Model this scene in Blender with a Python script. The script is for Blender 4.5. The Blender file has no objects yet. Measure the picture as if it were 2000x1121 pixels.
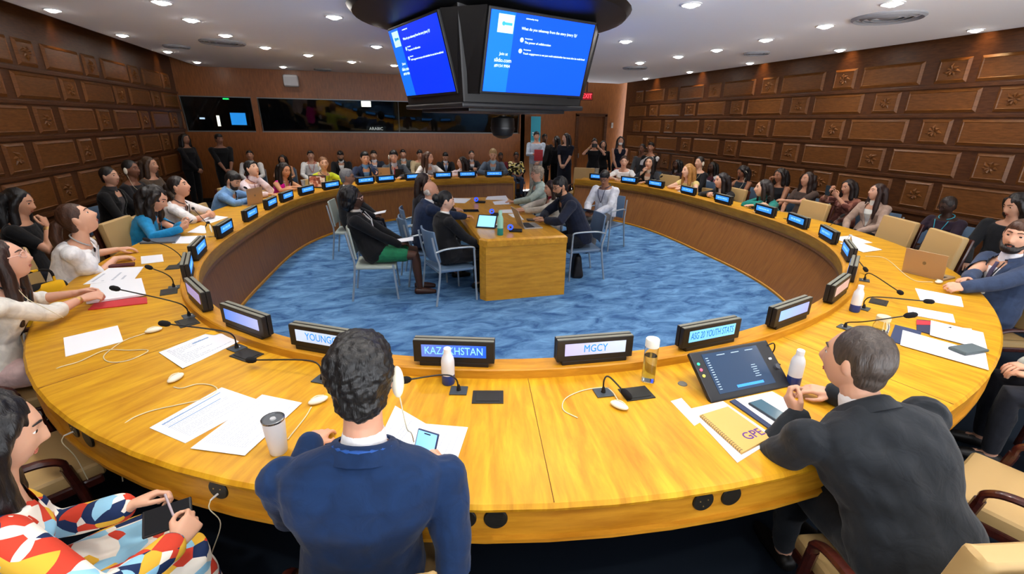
import bpy, bmesh, math, random
import numpy as np
from mathutils import Vector, Matrix, noise
random.seed(7)
rng = np.random.default_rng(11)
SC = bpy.context.scene
COL = SC.collection
R_ = math.radians

# ------------------------------------------------------------ camera
# world frame: +Y runs along the long side walls, +X along the back wall, Z up, metres
CAM_H, FPX, CXP, CYP = 2.0, 900.0, 1000.0, 560.5
def _cam_rot():
    y = np.array([700 - CXP, -(235 - CYP), -FPX]); yn = y / np.linalg.norm(y)
    h = np.array([1, -0.0135, 0.0])
    up = np.cross(h, y); up /= np.linalg.norm(up)
    if up[1] < 0: up = -up
    x = np.cross(yn, up)
    return np.array([x, yn, up])
CR = _cam_rot()
cam_data = bpy.data.cameras.new('camera')
cam_data.sensor_width = 36.0
cam_data.lens = FPX / 2000 * 36.0
cam_data.clip_start = 0.05
cam = bpy.data.objects.new('camera', cam_data)
COL.objects.link(cam)
cam.matrix_world = Matrix.Translation((0, 0, CAM_H)) @ Matrix(CR.tolist()).to_4x4()
SC.camera = cam

# ------------------------------------------------------------ world, exposure
world = bpy.data.worlds.new('world')
SC.world = world
world.use_nodes = True
# invented fill through the open side: bright below to lift the ceiling, dim above
_wn, _wl = world.node_tree.nodes, world.node_tree.links
_tc = _wn.new('ShaderNodeTexCoord'); _sx = _wn.new('ShaderNodeSeparateXYZ'); _wl.new(_tc.outputs['Generated'], _sx.inputs[0])
_rp = _wn.new('ShaderNodeValToRGB'); _mr = _wn.new('ShaderNodeMapRange')
_mr.inputs[1].default_value = -0.5; _mr.inputs[2].default_value = 0.5
_wl.new(_sx.outputs['Z'], _mr.inputs[0]); _wl.new(_mr.outputs[0], _rp.inputs[0])
_rp.color_ramp.elements[0].position = 0.40; _rp.color_ramp.elements[0].color = (0.92, 0.95, 1.0, 1)
_rp.color_ramp.elements[1].position = 0.60; _rp.color_ramp.elements[1].color = (0.10, 0.10, 0.11, 1)
_wl.new(_rp.outputs[0], _wn['Background'].inputs[0])
_wn['Background'].inputs[1].default_value = 4.8
SC.view_settings.view_transform = 'Standard'
SC.view_settings.look = 'None'
SC.view_settings.exposure = 0.86
SC.view_settings.gamma = 1.0
SC.view_settings.use_curve_mapping = False
SC.cycles.max_bounces = 7
SC.cycles.diffuse_bounces = 4
SC.cycles.sample_clamp_indirect = 6
SC.cycles.use_denoising = True

CEIL_Z = 3.14
LAMP_W = 36.0          # watts of one ceiling downlight
WASH_W = 24.0          # watts of one wall-wash lamp in the cornice slot

# ------------------------------------------------------------ measuring helpers (photo sight lines -> points in the room)
def sight(px, py):
    return CR @ np.array([px - CXP, -(py - CYP), -FPX])
def at_z(px, py, z):
    d = sight(px, py); t = (z - CAM_H) / d[2]
    return Vector((d[0] * t, d[1] * t, z))
def at_X(px, py, X):
    d = sight(px, py); t = X / d[0]
    return Vector((X, d[1] * t, CAM_H + d[2] * t))
def at_Y(px, py, Y):
    d = sight(px, py); t = Y / d[1]
    return Vector((d[0] * t, Y, CAM_H + d[2] * t))

# ------------------------------------------------------------ materials
def lin(c):
    if isinstance(c, str):
        c = c.lstrip('#'); c = [int(c[i:i + 2], 16) / 255 for i in (0, 2, 4)]
    return tuple((v / 12.92 if v <= 0.04045 else ((v + 0.055) / 1.055) ** 2.4) for v in c) + (1.0,)
_M = {}
def mat(key, color='#808080', rough=0.6, metal=0.0, emit=0.0, spec=0.5, trans=0.0, alpha=1.0, ior=1.45, coat=0.0):
    k = (key, str(color))
    if k in _M: return _M[k]
    m = bpy.data.materials.new(key); m.use_nodes = True
    b = m.node_tree.nodes['Principled BSDF']
    c = lin(color)
    b.inputs['Base Color'].default_value = c
    b.inputs['Roughness'].default_value = rough
    b.inputs['Metallic'].default_value = metal
    b.inputs['Specular IOR Level'].default_value = spec
    b.inputs['Transmission Weight'].default_value = trans
    b.inputs['Alpha'].default_value = alpha
    b.inputs['IOR'].default_value = ior
    b.inputs['Coat Weight'].default_value = coat
    if emit:
        b.inputs['Emission Color'].default_value = c
        b.inputs['Emission Strength'].default_value = emit
    m.diffuse_color = c
    _M[k] = m
    return m
def nt(m):
    return m.node_tree.nodes, m.node_tree.links, m.node_tree.nodes['Principled BSDF']
def grain_mat(key, dark, light, scale=(1, 1, 1), rough=0.4, uv=False, detail=6, bump=0.02, fleck=0.0, coat=0.0, spec=0.5, nscale=3.0):
    """wood: noise stretched along the grain"""
    if key in _M: return _M[key]
    m = mat(key + ' ', light, rough, coat=coat, spec=spec); m.name = key
    n, l, b = nt(m)
    tc = n.new('ShaderNodeTexCoord'); mp = n.new('ShaderNodeMapping')
    mp.inputs['Scale'].default_value = scale
    l.new(tc.outputs['UV' if uv else 'Object'], mp.inputs[0])
    ns = n.new('ShaderNodeTexNoise'); ns.inputs['Scale'].default_value = nscale; ns.inputs['Detail'].default_value = detail
    ns.inputs['Roughness'].default_value = 0.62; ns.inputs['Distortion'].default_value = 0.35
    l.new(mp.outputs[0], ns.inputs['Vector'])
    rp = n.new('ShaderNodeValToRGB')
    rp.color_ramp.elements[0].position = 0.32; rp.color_ramp.elements[0].color = lin(dark)
    rp.color_ramp.elements[1].position = 0.68; rp.color_ramp.elements[1].color = lin(light)
    l.new(ns.outputs['Fac'], rp.inputs[0])
    l.new(rp.outputs[0], b.inputs['Base Color'])
    if bump:
        bp = n.new('ShaderNodeBump'); bp.inputs['Strength'].default_value = bump * 4; bp.inputs['Distance'].default_value = 0.002
        l.new(ns.outputs['Fac'], bp.inputs['Height']); l.new(bp.outputs[0], b.inputs['Normal'])
    _M[key] = m
    return m
def cloth_mat(color, var=0.18, rough=0.85, scale=14.0, bump=0.25):
    """woven cloth: broad crease bump and a slight tone variation"""
    k = ('cloth', str(color), var)
    if k in _M: return _M[k]
    m = mat('cloth_' + str(color).strip('#'), color, rough, spec=0.25)
    n, l, b = nt(m)
    tc = n.new('ShaderNodeTexCoord')
    ns = n.new('ShaderNodeTexNoise'); ns.inputs['Scale'].default_value = scale; ns.inputs['Detail'].default_value = 3; ns.inputs['Distortion'].default_value = 0.8
    l.new(tc.outputs['Object'], ns.inputs['Vector'])
    hs = n.new('ShaderNodeHueSaturation'); hs.inputs['Color'].default_value = lin(color)
    mr = n.new('ShaderNodeMapRange'); mr.inputs[1].default_value = 0.3; mr.inputs[2].default_value = 0.7
    mr.inputs[3].default_value = 1 - var; mr.inputs[4].default_value = 1 + var
    l.new(ns.outputs['Fac'], mr.inputs[0]); l.new(mr.outputs[0], hs.inputs['Value'])
    l.new(hs.outputs[0], b.inputs['Base Color'])
    bp = n.new('ShaderNodeBump'); bp.inputs['Strength'].default_value = bump; bp.inputs['Distance'].default_value = 0.02
    l.new(ns.outputs['Fac'], bp.inputs['Height']); l.new(bp.outputs[0], b.inputs['Normal'])
    b.inputs['Sheen Weight'].default_value = 0.1
    _M[k] = m
    return m
def print_mat(key, colors, scale=6.0, kind='voronoi', seed=0.0):
    """printed cloth: flat colour cells"""
    if key in _M: return _M[key]
    m = mat(key + ' ', '#808080', 0.8, spec=0.25); m.name = key
    n, l, b = nt(m)
    tc = n.new('ShaderNodeTexCoord'); mp = n.new('ShaderNodeMapping'); mp.inputs['Location'].default_value = (seed, seed * 2, 0)
    mp.inputs['Scale'].default_value = (1, 0.8, 1.25); mp.inputs['Rotation'].default_value = (0.5, 0.4, 0.3)
    l.new(tc.outputs['Object'], mp.inputs[0])
    v = n.new('ShaderNodeTexVoronoi'); v.inputs['Scale'].default_value = scale
    if kind == 'blocks': v.distance = 'MANHATTAN'
    l.new(mp.outputs[0], v.inputs['Vector'])
    wn = n.new('ShaderNodeSeparateColor'); l.new(v.outputs['Color'], wn.inputs[0])
    rp = n.new('ShaderNodeValToRGB'); rp.color_ramp.interpolation = 'CONSTANT'
    el = rp.color_ramp.elements
    while len(el) < len(colors): el.new(0.5)
    for i, c in enumerate(colors):
        el[i].position = i / len(colors); el[i].color = lin(c)
    l.new(wn.outputs[0], rp.inputs[0]); l.new(rp.outputs[0], b.inputs['Base Color'])
    _M[key] = m
    return m
def skin_mat(color):
    k = ('skin', color)
    if k in _M: return _M[k]
    m = mat('skin_' + color.strip('#'), color, 0.5, spec=0.35)
    n, l, b = nt(m)
    b.inputs['Subsurface Weight'].default_value = 0.12
    b.inputs['Subsurface Radius'].default_value = (0.02, 0.008, 0.004)
    b.inputs['Subsurface Scale'].default_value = 0.3
    _M[k] = m
    return m
def hair_mat(color):
    k = ('hair', color)
    if k in _M: return _M[k]
    m = mat('hair_' + color.strip('#'), color, 0.42, spec=0.5)
    n, l, b = nt(m)
    tc = n.new('ShaderNodeTexCoord'); mp = n.new('ShaderNodeMapping'); mp.inputs['Scale'].default_value = (60, 60, 12)
    l.new(tc.outputs['Object'], mp.inputs[0])
    ns = n.new('ShaderNodeTexNoise'); ns.inputs['Scale'].default_value = 1.6; ns.inputs['Detail'].default_value = 4; ns.inputs['Distortion'].default_value = 1.0
    l.new(mp.outputs[0], ns.inputs['Vector'])
    hs = n.new('ShaderNodeHueSaturation'); hs.inputs['Color'].default_value = lin(color)
    mr = n.new('ShaderNodeMapRange'); mr.inputs[1].default_value = 0.3; mr.inputs[2].default_value = 0.7; mr.inputs[3].default_value = 0.55; mr.inputs[4].default_value = 1.6
    l.new(ns.outputs['Fac'], mr.inputs[0]); l.new(mr.outputs[0], hs.inputs['Value']); l.new(hs.outputs[0], b.inputs['Base Color'])
    bp = n.new('ShaderNodeBump'); bp.inputs['Strength'].default_value = 0.6; bp.inputs['Distance'].default_value = 0.006
    l.new(ns.outputs['Fac'], bp.inputs['Height']); l.new(bp.outputs[0], b.inputs['Normal'])
    _M[k] = m
    return m

# ------------------------------------------------------------ object helpers
def new_obj(name, me, parent=None, loc=None, rotz=None, material=None):
    o = bpy.data.objects.new(name, me); COL.objects.link(o)
    if material is not None and me is not None:
        if isinstance(material, (list, tuple)):
            for q in material: me.materials.append(q)
        else: me.materials.append(material)
    if parent is not None: o.parent = parent
    if loc is not None: o.location = loc
    if rotz is not None: o.rotation_euler = (0, 0, rotz)
    return o
def bm_obj(name, bm, material, parent=None, loc=None, rotz=None, smooth=False, kind=None):
    bmesh.ops.recalc_face_normals(bm, faces=bm.faces)
    me = bpy.data.meshes.new(name); bm.to_mesh(me); bm.free()
    if smooth:
        me.polygons.foreach_set('use_smooth', [True] * len(me.polygons))
        if smooth != 'all': me.set_sharp_from_angle(angle=R_(35))
    o = new_obj(name, me, parent, loc, rotz, material)
    if kind: o['kind'] = kind
    return o
def tag(o, label, cat, group=None, kind=None):
    o['label'] = label; o['category'] = cat
    if group: o['group'] = group
    if kind: o['kind'] = kind
    return o
def thing(name, label, cat, loc=(0, 0, 0), rotz=0.0, group=None):
    o = bpy.data.objects.new(name, None); COL.objects.link(o)
    o.location = loc; o.rotation_euler = (0, 0, rotz); o.empty_display_size = 0.1
    return tag(o, label, cat, group)
def struct(name, bm, material, smooth=False):
    return bm_obj(name, bm, material, smooth=smooth, kind='structure')
def dup(root, loc=None, rotz=None, label=None, group=None):
    c = root.copy(); COL.objects.link(c)
    if loc is not None: c.location = loc
    if rotz is not None: c.rotation_euler = (0, 0, rotz)
    if label: c['label'] = label
    if group: c['group'] = group
    for ch in list(root.children):
        d = ch.copy(); COL.objects.link(d); d.parent = c
        for g in list(ch.children):
            e = g.copy(); COL.objects.link(e); e.parent = d
    return c
def BM(): return bmesh.new()
def box(bm, c, s, bevel=0.0, rot=None, seg=2, taper=None):
    """axis-aligned (or rotated) box, centre c, size s"""
    m = Matrix.Translation(c)
    if rot is not None: m = m @ (rot if isinstance(rot, Matrix) else Matrix.Rotation(rot, 4, 'Z'))
    r = bmesh.ops.create_cube(bm, size=1.0)
    for v in r['verts']:
        v.co = Vector((v.co.x * s[0], v.co.y * s[1], v.co.z * s[2]))
        if taper and v.co.z > 0: v.co.x *= taper[0]; v.co.y *= taper[1]
    es = list({e for v in r['verts'] for e in v.link_edges})
    vs = r['verts']
    if bevel:
        q = bmesh.ops.bevel(bm, geom=es, offset=bevel, segments=seg, profile=0.6, affect='EDGES')
        vs = list({v for f in q['faces'] for v in f.verts} | {v for v in vs if v.is_valid})
    bmesh.ops.transform(bm, matrix=m, verts=vs)
    return bm
def tube(bm, pts, r, n=8, cap=True, flat=None):
    """round bar through points; r a number or one per point"""
    P = [Vector(p) for p in pts]
    rs = r if isinstance(r, (list, tuple)) else [r] * len(P)
    rings = []; up = None
    for i, p in enumerate(P):
        t = (P[min(i + 1, len(P) - 1)] - P[max(i - 1, 0)]).normalized()
        if up is None:
            up = Vector((0, 0, 1)) if abs(t.z) < 0.9 else Vector((1, 0, 0))
        u = (up - t * up.dot(t)).normalized(); up = u
        v = t.cross(u)
        k = flat or 1.0
        rings.append([bm.verts.new(p + (u * math.cos(a) * rs[i] * k + v * math.sin(a) * rs[i])) for a in [2 * math.pi * j / n for j in range(n)]])
    for a, b in zip(rings, rings[1:]):
        for j in range(n): bm.faces.new((a[j], a[(j + 1) % n], b[(j + 1) % n], b[j]))
    if cap:
        bm.faces.new(rings[0][::-1]); bm.faces.new(rings[-1])
    return bm
def curve_pts(pts, n=8):
    """Catmull-Rom through points"""
    P = [Vector(p) for p in pts]; P = [2 * P[0] - P[1]] + P + [2 * P[-1] - P[-2]]
    out = []
    for i in range(1, len(P) - 2):
        for k in range(n):
            t = k / n; a, b, c, d = P[i - 1], P[i], P[i + 1], P[i + 2]
            out.append(0.5 * ((2 * b) + (c - a) * t + (2 * a - 5 * b + 4 * c - d) * t * t + (3 * b - a - 3 * c + d) * t ** 3))
    out.append(P[-2]); return out
def lathe(bm, prof, n=24, c=(0, 0, 0)):
    """profile [(r, z)] turned about z through c"""
    c = Vector(c); rings = []
    for r, z in prof:
        if r < 1e-6: rings.append([bm.verts.new(c + Vector((0, 0, z)))])
        else: rings.append([bm.verts.new(c + Vector((r * math.cos(2 * math.pi * j / n), r * math.sin(2 * math.pi * j / n), z))) for j in range(n)])
    for a, b in zip(rings, rings[1:]):
        for j in range(n):
            k = (j + 1) % n
            if len(a) == 1 and len(b) == 1: continue
            if len(a) == 1: bm.faces.new((a[0], b[k], b[j]))
            elif len(b) == 1: bm.faces.new((a[j], a[k], b[0]))
            else: bm.faces.new((a[j], a[k], b[k], b[j]))
    return bm
def prism(bm, poly, z0, z1):
    """extrude polygon [(x, y)] from z0 to z1"""
    lo = [bm.verts.new((x, y, z0)) for x, y in poly]; hi = [bm.verts.new((x, y, z1)) for x, y in poly]
    n = len(poly)
    for i in range(n): bm.faces.new((lo[i], lo[(i + 1) % n], hi[(i + 1) % n], hi[i]))
    bm.faces.new(lo[::-1]); bm.faces.new(hi)
    return bm
def quadface(bm, pts):
    return bm.faces.new([bm.verts.new(p) for p in pts])
def frame_mat(origin, x, y):
    """matrix whose columns are x, y and their normal"""
    x = Vector(x).normalized(); y = Vector(y); y = (y - x * y.dot(x)).normalized(); z = x.cross(y)
    m = Matrix((x, y, z)).transposed().to_4x4(); m.translation = Vector(origin)
    return m
def text_mesh(name, body, size, M, material, parent=None, align='CENTER', extrude=0.0006, sx=1.0):
    cu = bpy.data.curves.new(name, 'FONT'); cu.body = body; cu.size = size; cu.extrude = extrude
    cu.align_x = align; cu.align_y = 'CENTER'; cu.resolution_u = 3
    o = bpy.data.objects.new(name + '_tmp', cu); COL.objects.link(o)
    dg = bpy.context.evaluated_depsgraph_get()
    me = bpy.data.meshes.new_from_object(o.evaluated_get(dg)); bpy.data.objects.remove(o)
    me.transform(M @ Matrix.Diagonal((sx, 1, 1, 1))); me.name = name
    me.materials.clear()
    return new_obj(name, me, parent, material=material)
# ============================================================ the room
WX0, WX1, WY0, WY1 = -4.0, 8.0, -2.2, 13.5     # left open behind the camera to let the world fill in
SLOT_L, SLOT_R = -3.45, 7.6        # inner edges of the ceiling; the slots beyond hold wall-wash lamps

carpet = mat('carpet', '#35557f', 0.95, spec=0.1)
n, l, b = nt(carpet)
tc = n.new('ShaderNodeTexCoord'); ns = n.new('ShaderNodeTexNoise'); ns.inputs['Scale'].default_value = 3.2; ns.inputs['Detail'].default_value = 7; ns.inputs['Roughness'].default_value = 0.65; ns.inputs['Distortion'].default_value = 0.7
mp = n.new('ShaderNodeMapping'); mp.inputs['Scale'].default_value = (1.0, 2.0, 1); mp.inputs['Rotation'].default_value = (0, 0, 0.3)
l.new(tc.outputs['Object'], mp.inputs[0]); l.new(mp.outputs[0], ns.inputs['Vector'])
rp = n.new('ShaderNodeValToRGB'); rp.color_ramp.elements[0].position = 0.34; rp.color_ramp.elements[0].color = lin('#2b4f7c')
rp.color_ramp.elements[1].position = 0.68; rp.color_ramp.elements[1].color = lin('#6c99c4')
l.new(ns.outputs['Fac'], rp.inputs[0]); l.new(rp.outputs[0], b.inputs['Base Color'])
n2 = n.new('ShaderNodeTexNoise'); n2.inputs['Scale'].default_value = 120; n2.inputs['Detail'].default_value = 2
l.new(tc.outputs['Object'], n2.inputs['Vector'])
bp = n.new('ShaderNodeBump'); bp.inputs['Strength'].default_value = 0.5; bp.inputs['Distance'].default_value = 0.01
l.new(n2.outputs['Fac'], bp.inputs['Height']); l.new(bp.outputs[0], b.inputs['Normal'])

plaster = mat('ceiling_paint', '#f0f0f2', 0.9, spec=0.2)
wall_wood = grain_mat('wall_oak', '#432410', '#5e381c', (2.5, 2.5, 16), 0.42, spec=0.4)
panel_wood = grain_mat('panel_oak', '#5e3716', '#7c4d24', (3, 3, 18), 0.4, spec=0.4)
back_wood = grain_mat('back_wall_veneer', '#70401c', '#8e5428', (14, 14, 1.6), 0.35, spec=0.45)
dark_trim = mat('dark_bronze_trim', '#1d1512', 0.5)
door_wood = grain_mat('door_veneer', '#5d3213', '#7f4a1c', (14, 14, 1.6), 0.4)
booth_dark = mat('booth_interior', '#1a1d22', 0.8)

bm = BM(); box(bm, ((WX0 + WX1) / 2, (WY0 + WY1) / 2, -0.05), (WX1 - WX0 + 0.4, WY1 - WY0 + 0.4, 0.1)); struct('floor', bm, mat('shaded_carpet', '#1a222c', 0.95, spec=0.1))  # outer floor takes the under-table shade as a darker carpet colour
bm = BM(); box(bm, ((SLOT_L + SLOT_R) / 2, (WY0 + WY1) / 2, CEIL_Z + 0.06), (SLOT_R - SLOT_L, WY1 - WY0, 0.12)); struct('ceiling', bm, plaster)
# lid over the slots
for nm, a, c in (('ceiling_slot_lid', WX0 - 0.1, SLOT_L), ('ceiling_slot_lid', SLOT_R, WX1 + 0.1)):
    bm = BM(); box(bm, ((a + c) / 2, (WY0 + WY1) / 2, CEIL_Z + 0.43), (c - a, WY1 - WY0, 0.06))
    box(bm, ((SLOT_L - 0.012) if a < 0 else (SLOT_R + 0.012), (WY0 + WY1) / 2, CEIL_Z + 0.2), (0.024, WY1 - WY0, 0.4)); struct(nm, bm, dark_trim)

ROWS = [(0.84, 1.24, 1), (1.33, 1.69, 0), (1.78, 2.12, 1), (2.21, 2.52, 0), (2.60, 2.92, 1)]
def panelled_wall(name, X, sgn):
    """frame-and-panel wall on plane X, raised fields facing sgn*X; wide panels alternate with carved squares, each row shifted half a repeat"""
    bm = BM(); box(bm, (X - sgn * 0.1, (WY0 + WY1) / 2, 1.78), (0.2, WY1 - WY0 + 0.4, 3.56)); struct(name, bm, wall_wood)
    bm = BM()
    for z0, z1, off in ROWS:      # rails
        box(bm, (X + sgn * 0.012, (WY0 + WY1) / 2, z0 - 0.045), (0.03, WY1 - WY0, 0.05), 0.008)
    box(bm, (X + sgn * 0.02, (WY0 + WY1) / 2, 0.78), (0.05, WY1 - WY0, 0.05), 0.01)
    struct('trim_' + ('right' if sgn < 0 else 'left'), bm, wall_wood)
    bm = BM(); sq = BM()
    for z0, z1, off in ROWS:
        y = -1.10 + (off - 1) * 0.8
        while y < WY1 - 0.4:
            zc, h = (z0 + z1) / 2, z1 - z0
            if y + 0.46 < WY1:
                for B, w, yc in ((bm, 0.92, y + 0.46), (sq, 0.40, y + 1.22)):
                    if yc + w / 2 > WY1 - 0.05: continue
                    # raised field with a bevelled border
                    o_, i_ = w / 2, w / 2 - 0.045
                    for (ya, za, xa, yb, zb, xb) in ((o_, h / 2, 0.004, i_ + 0.01, h / 2 - 0.035, 0.03), (i_ + 0.01, h / 2 - 0.035, 0.03, i_, h / 2 - 0.045, 0.022)):
                        A = [(X + sgn * xa, yc + s * ya, zc + t * za) for s, t in ((-1, -1), (1, -1), (1, 1), (-1, 1))]
                        Bq = [(X + sgn * xb, yc + s * yb, zc + t * zb) for s, t in ((-1, -1), (1, -1), (1, 1), (-1, 1))]
                        for k in range(4): quadface(B, (A[k], A[(k + 1) % 4], Bq[(k + 1) % 4], Bq[k]))
                    quadface(B, Bq)
                    if B is sq:   # low carved relief: a small four-leaf boss
                        for q in range(7):
                            a = q * 2 * math.pi / 7 + yc; rr_ = 0.062 if q % 2 else 0.05
                            tube(sq, [(X + sgn * 0.018, yc + 0.015 * math.cos(a), zc + 0.015 * math.sin(a)), (X + sgn * 0.03, yc + rr_ * math.cos(a), zc + rr_ * math.sin(a)), (X + sgn * 0.02, yc + rr_ * 1.75 * math.cos(a + 0.25), zc + rr_ * 1.55 * math.sin(a + 0.25))], [.012, .02, .006], 6)
            y += 1.60
    a = bm_obj('wall_panel_wide', bm, panel_wood, kind='structure')
    c = bm_obj('wall_panel_carved', sq, panel_wood, kind='structure')
panelled_wall('wall_left', WX0, 1)
panelled_wall('wall_right', WX1, -1)

bm = BM(); box(bm, (-3.0, WY0 - 0.1, 1.78), (2.4, 0.2, 3.56)); struct('light_block_near', bm, wall_wood)  # unseen partial wall, added to keep the world fill off the left wall
# back wall: veneer with two strips of interpreter booth glass, an opening with a recess on the right
GZ0, GZ1 = 1.69, 2.50
bm = BM()
def wpiece(x0, x1, z0, z1, y=WY1, t=0.2): box(bm, ((x0 + x1) / 2, y + t / 2, (z0 + z1) / 2), (x1 - x0, t, z1 - z0))
wpiece(WX0 - 0.2, 4.62, 0, GZ0); wpiece(WX0 - 0.2, 4.62, GZ1, 3.56); wpiece(-2.46, -2.33, GZ0, GZ1); wpiece(4.47, 4.62, GZ0, GZ1)
wpiece(WX0 - 0.2, -3.98, GZ0, GZ1)
struct('wall_back', bm, back_wood)
# recess wall right of the booth: set half a metre back, with a doorway
bm = BM(); YB = 14.0
def rp_(x0, x1, z0, z1): box(bm, ((x0 + x1) / 2, YB + 0.1, (z0 + z1) / 2), (x1 - x0, 0.2, z1 - z0))
rp_(4.5, 6.55, 0, 3.56); rp_(7.45, 8.3, 0, 3.56); rp_(6.55, 7.45, 2.2, 3.56)
box(bm, (4.56, 13.8, 1.78), (0.12, 0.6, 3.56)); struct('wall_back_recess', bm, back_wood)
bm = BM(); box(bm, (7.0, YB + 0.12, 1.1), (0.9, 0.06, 2.2), 0.004); d = struct('door_1', bm, door_wood)
bm = BM(); box(bm, (6.66, YB + 0.07, 1.02), (0.03, 0.05, 0.14), 0.008); bm_obj('door_handle', bm, mat('brushed_steel', '#b8b8b8', 0.3, 1.0), parent=d)
bm = BM()
for x in (6.51, 7.49): box(bm, (x, YB - 0.03, 1.13), (0.09, 0.1, 2.26), 0.006)
box(bm, (7.0, YB - 0.03, 2.25), (1.07, 0.1, 0.09), 0.006); struct('trim_1', bm, wall_wood)
# skirting
for nm, c, s in (('baseboard_left', (WX0 + 0.012, 5.65, 0.05), (0.024, 15.7, 0.1)), ('baseboard_right', (WX1 - 0.012, 5.65, 0.05), (0.024, 15.7, 0.1)), ('baseboard_back', (0.3, WY1 - 0.012, 0.05), (8.6, 0.024, 0.1))):
    bm = BM(); box(bm, c, s, 0.004); struct(nm, bm, dark_trim)

# interpreter booths: a dark room behind tilted glass
glass = mat('booth_glass', '#c8d2d6', 0.03, spec=0.5, trans=1.0, ior=1.45)
def booth_glass(name, x0, x1, mull):
    bm = BM()
    y0, y1 = WY1 + 0.02, WY1 + 0.17      # leans back at the top? bottom edge nearest the room
    for a, c in zip([x0] + mull, mull + [x1]):
        A = [(a, y1, GZ0), (c, y1, GZ0), (c, y0, GZ1), (a, y0, GZ1)]
        B = [(x, y + 0.012, z) for x, y, z in A]
        va = [bm.verts.new(p) for p in A]; vb = [bm.verts.new(p) for p in B]
        bm.faces.new(va); bm.faces.new(vb[::-1])
        for k in range(4): bm.faces.new((va[k], vb[k], vb[(k + 1) % 4], va[(k + 1) % 4]))
    g = struct(name, bm, glass)
    bm = BM()
    for x in [x0 + 0.01] + mull + [x1 - 0.01]:
        tube(bm, [(x, y1 - 0.01, GZ0), (x, y0 - 0.01, GZ1)], 0.012, 4)
    box(bm, ((x0 + x1) / 2, y1 - 0.02, GZ0 + 0.012), (x1 - x0, 0.06, 0.024)); box(bm, ((x0 + x1) / 2, y0 + 0.0, GZ1 - 0.01), (x1 - x0, 0.05, 0.02))
    bm_obj('window_frame', bm, mat('window_metal', '#6d7477', 0.4, 0.6), parent=g)
booth_glass('window_1', -3.98, -2.46, [])
booth_glass('window_2', -2.33, 4.47, [1.05])
bm = BM()
box(bm, (0.25, 15.3, 1.3), (8.9, 0.08, 3.2)); box(bm, (0.25, 14.5, 1.0), (8.9, 1.6, 0.04)); box(bm, (0.25, 14.5, 2.75), (8.9, 1.6, 0.04))
for x in (-4.2, -2.4, 1.05, 4.6): box(bm, (x, 14.5, 1.9), (0.06, 1.55, 1.8))
struct('wall_booth', bm, booth_dark)

# cornice slot lamps: small lamp bodies with a real spot each
def spot(loc, power, color, size, blend=0.5, radius=0.04, rot=(0, 0, 0)):
    d = bpy.data.lights.new('downlight_lamp', 'SPOT'); d.energy = power; d.color = color; d.spot_size = size; d.spot_blend = blend; d.shadow_soft_size = radius
    o = bpy.data.objects.new('downlight_lamp', d); COL.objects.link(o); o.location = loc; o.rotation_euler = rot
    return o
lamp_glow = mat('lamp_glow', '#fff8ee', 0.5, emit=38.0)
warm_glow = mat('warm_lamp_glow', '#ffc98a', 0.5, emit=5.0)
white_trim = mat('lamp_trim', '#e4e4e4', 0.4)
DL = {}
def downlight(x, y, label, r=0.085, group='ceiling downlights', power=LAMP_W, size=124):
    if 'p' not in DL:
        t = thing('ceiling_downlight', label, 'ceiling light', (x, y, CEIL_Z), 0, group)
        bm = BM(); lathe(bm, [(0.066, -0.004), (0.085, -0.012), (0.1, -0.006), (0.1, 0.0), (0.066, 0.0), (0.066, -0.004)], 28); bm_obj('trim_ring', bm, white_trim, t, smooth=True)
        bm = BM(); lathe(bm, [(0, -0.034), (0.03, -0.031), (0.054, -0.020), (0.066, -0.004), (0.066, 0.002), (0, 0.002)], 24); bm_obj('lens', bm, lamp_glow, t, smooth=True)
        DL['p'] = t
    else:
        t = dup(DL['p'], (x, y, CEIL_Z), 0, label, group)
    s = r / 0.085
    t.scale = (s, s, 1)
    spot((x, y, CEIL_Z - 0.05), power, (1.0, 0.95, 0.89), R_(size), 1.0, 0.07)
    return t
# ============================================================ lamps
ring_l = [(315, 3), (373, 38), (440, 68), (518, 92), (602, 107), (687, 120)]
ring_r = [(1612, 50), (1496, 77), (1400, 97), (1325, 110), (1250, 122)]
names_l = ['at the top edge of the photo', 'beside the left ceiling slot', 'touching the round vent', 'past the round vent', 'fourth past the round vent', 'nearest the screens of the left arc']
for k, p in enumerate(ring_l):
    q = at_z(*p, CEIL_Z); downlight(q.x, q.y, 'bright round downlight of the left arc over the table, ' + ['front one at the photo edge', 'second from the photo edge', 'beside the round vent', 'next after the round vent', 'second after the round vent', 'last before the hanging screens'][k], 0.09)
for k, p in enumerate(ring_r):
    q = at_z(*p, CEIL_Z); downlight(q.x, q.y, 'bright round downlight of the right arc over the table, ' + ['nearest the large vent', 'second from the large vent', 'third from the large vent', 'fourth from the large vent', 'farthest, near the door'][k], 0.09)
for p, s in (((652, 32), 'left of the hanging screens, nearer one'), ((735, 90), 'left of the hanging screens, beside their lower corner'), ((770, 127), 'behind the lower left edge of the hanging screens'), ((1350, 8), 'right of the hanging screens at the top edge of the photo'), ((1222, 80), 'just right of the hanging screens'), ((1743, 6), 'above the large vent at the top of the photo')):
    q = at_z(*p, CEIL_Z); downlight(q.x, q.y, 'round ceiling downlight ' + s, 0.09)
for k, y in enumerate((4.38, 6.15, 8.0, 9.8, 11.6)):
    downlight(7.3, y, 'slim downlight along the right ceiling edge, ' + ['nearest the camera', 'second from the camera', 'third from the camera', 'fourth from the camera', 'fifth from the camera', 'in the far corner'][k], 0.075, 'downlights along the ceiling edges', LAMP_W * 0.5, 150)
for k, y in enumerate((7.27, 8.99, 10.79, 12.5)):
    downlight(-3.2, y, 'slim downlight along the left ceiling edge, ' + ['nearest the camera', 'second from the camera', 'third from the camera', 'in the far corner'][k], 0.075, 'downlights along the ceiling edges', LAMP_W * 0.12)
downlight(-1.54, 12.7, 'round downlight above the speaker on the back wall', 0.08)
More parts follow.
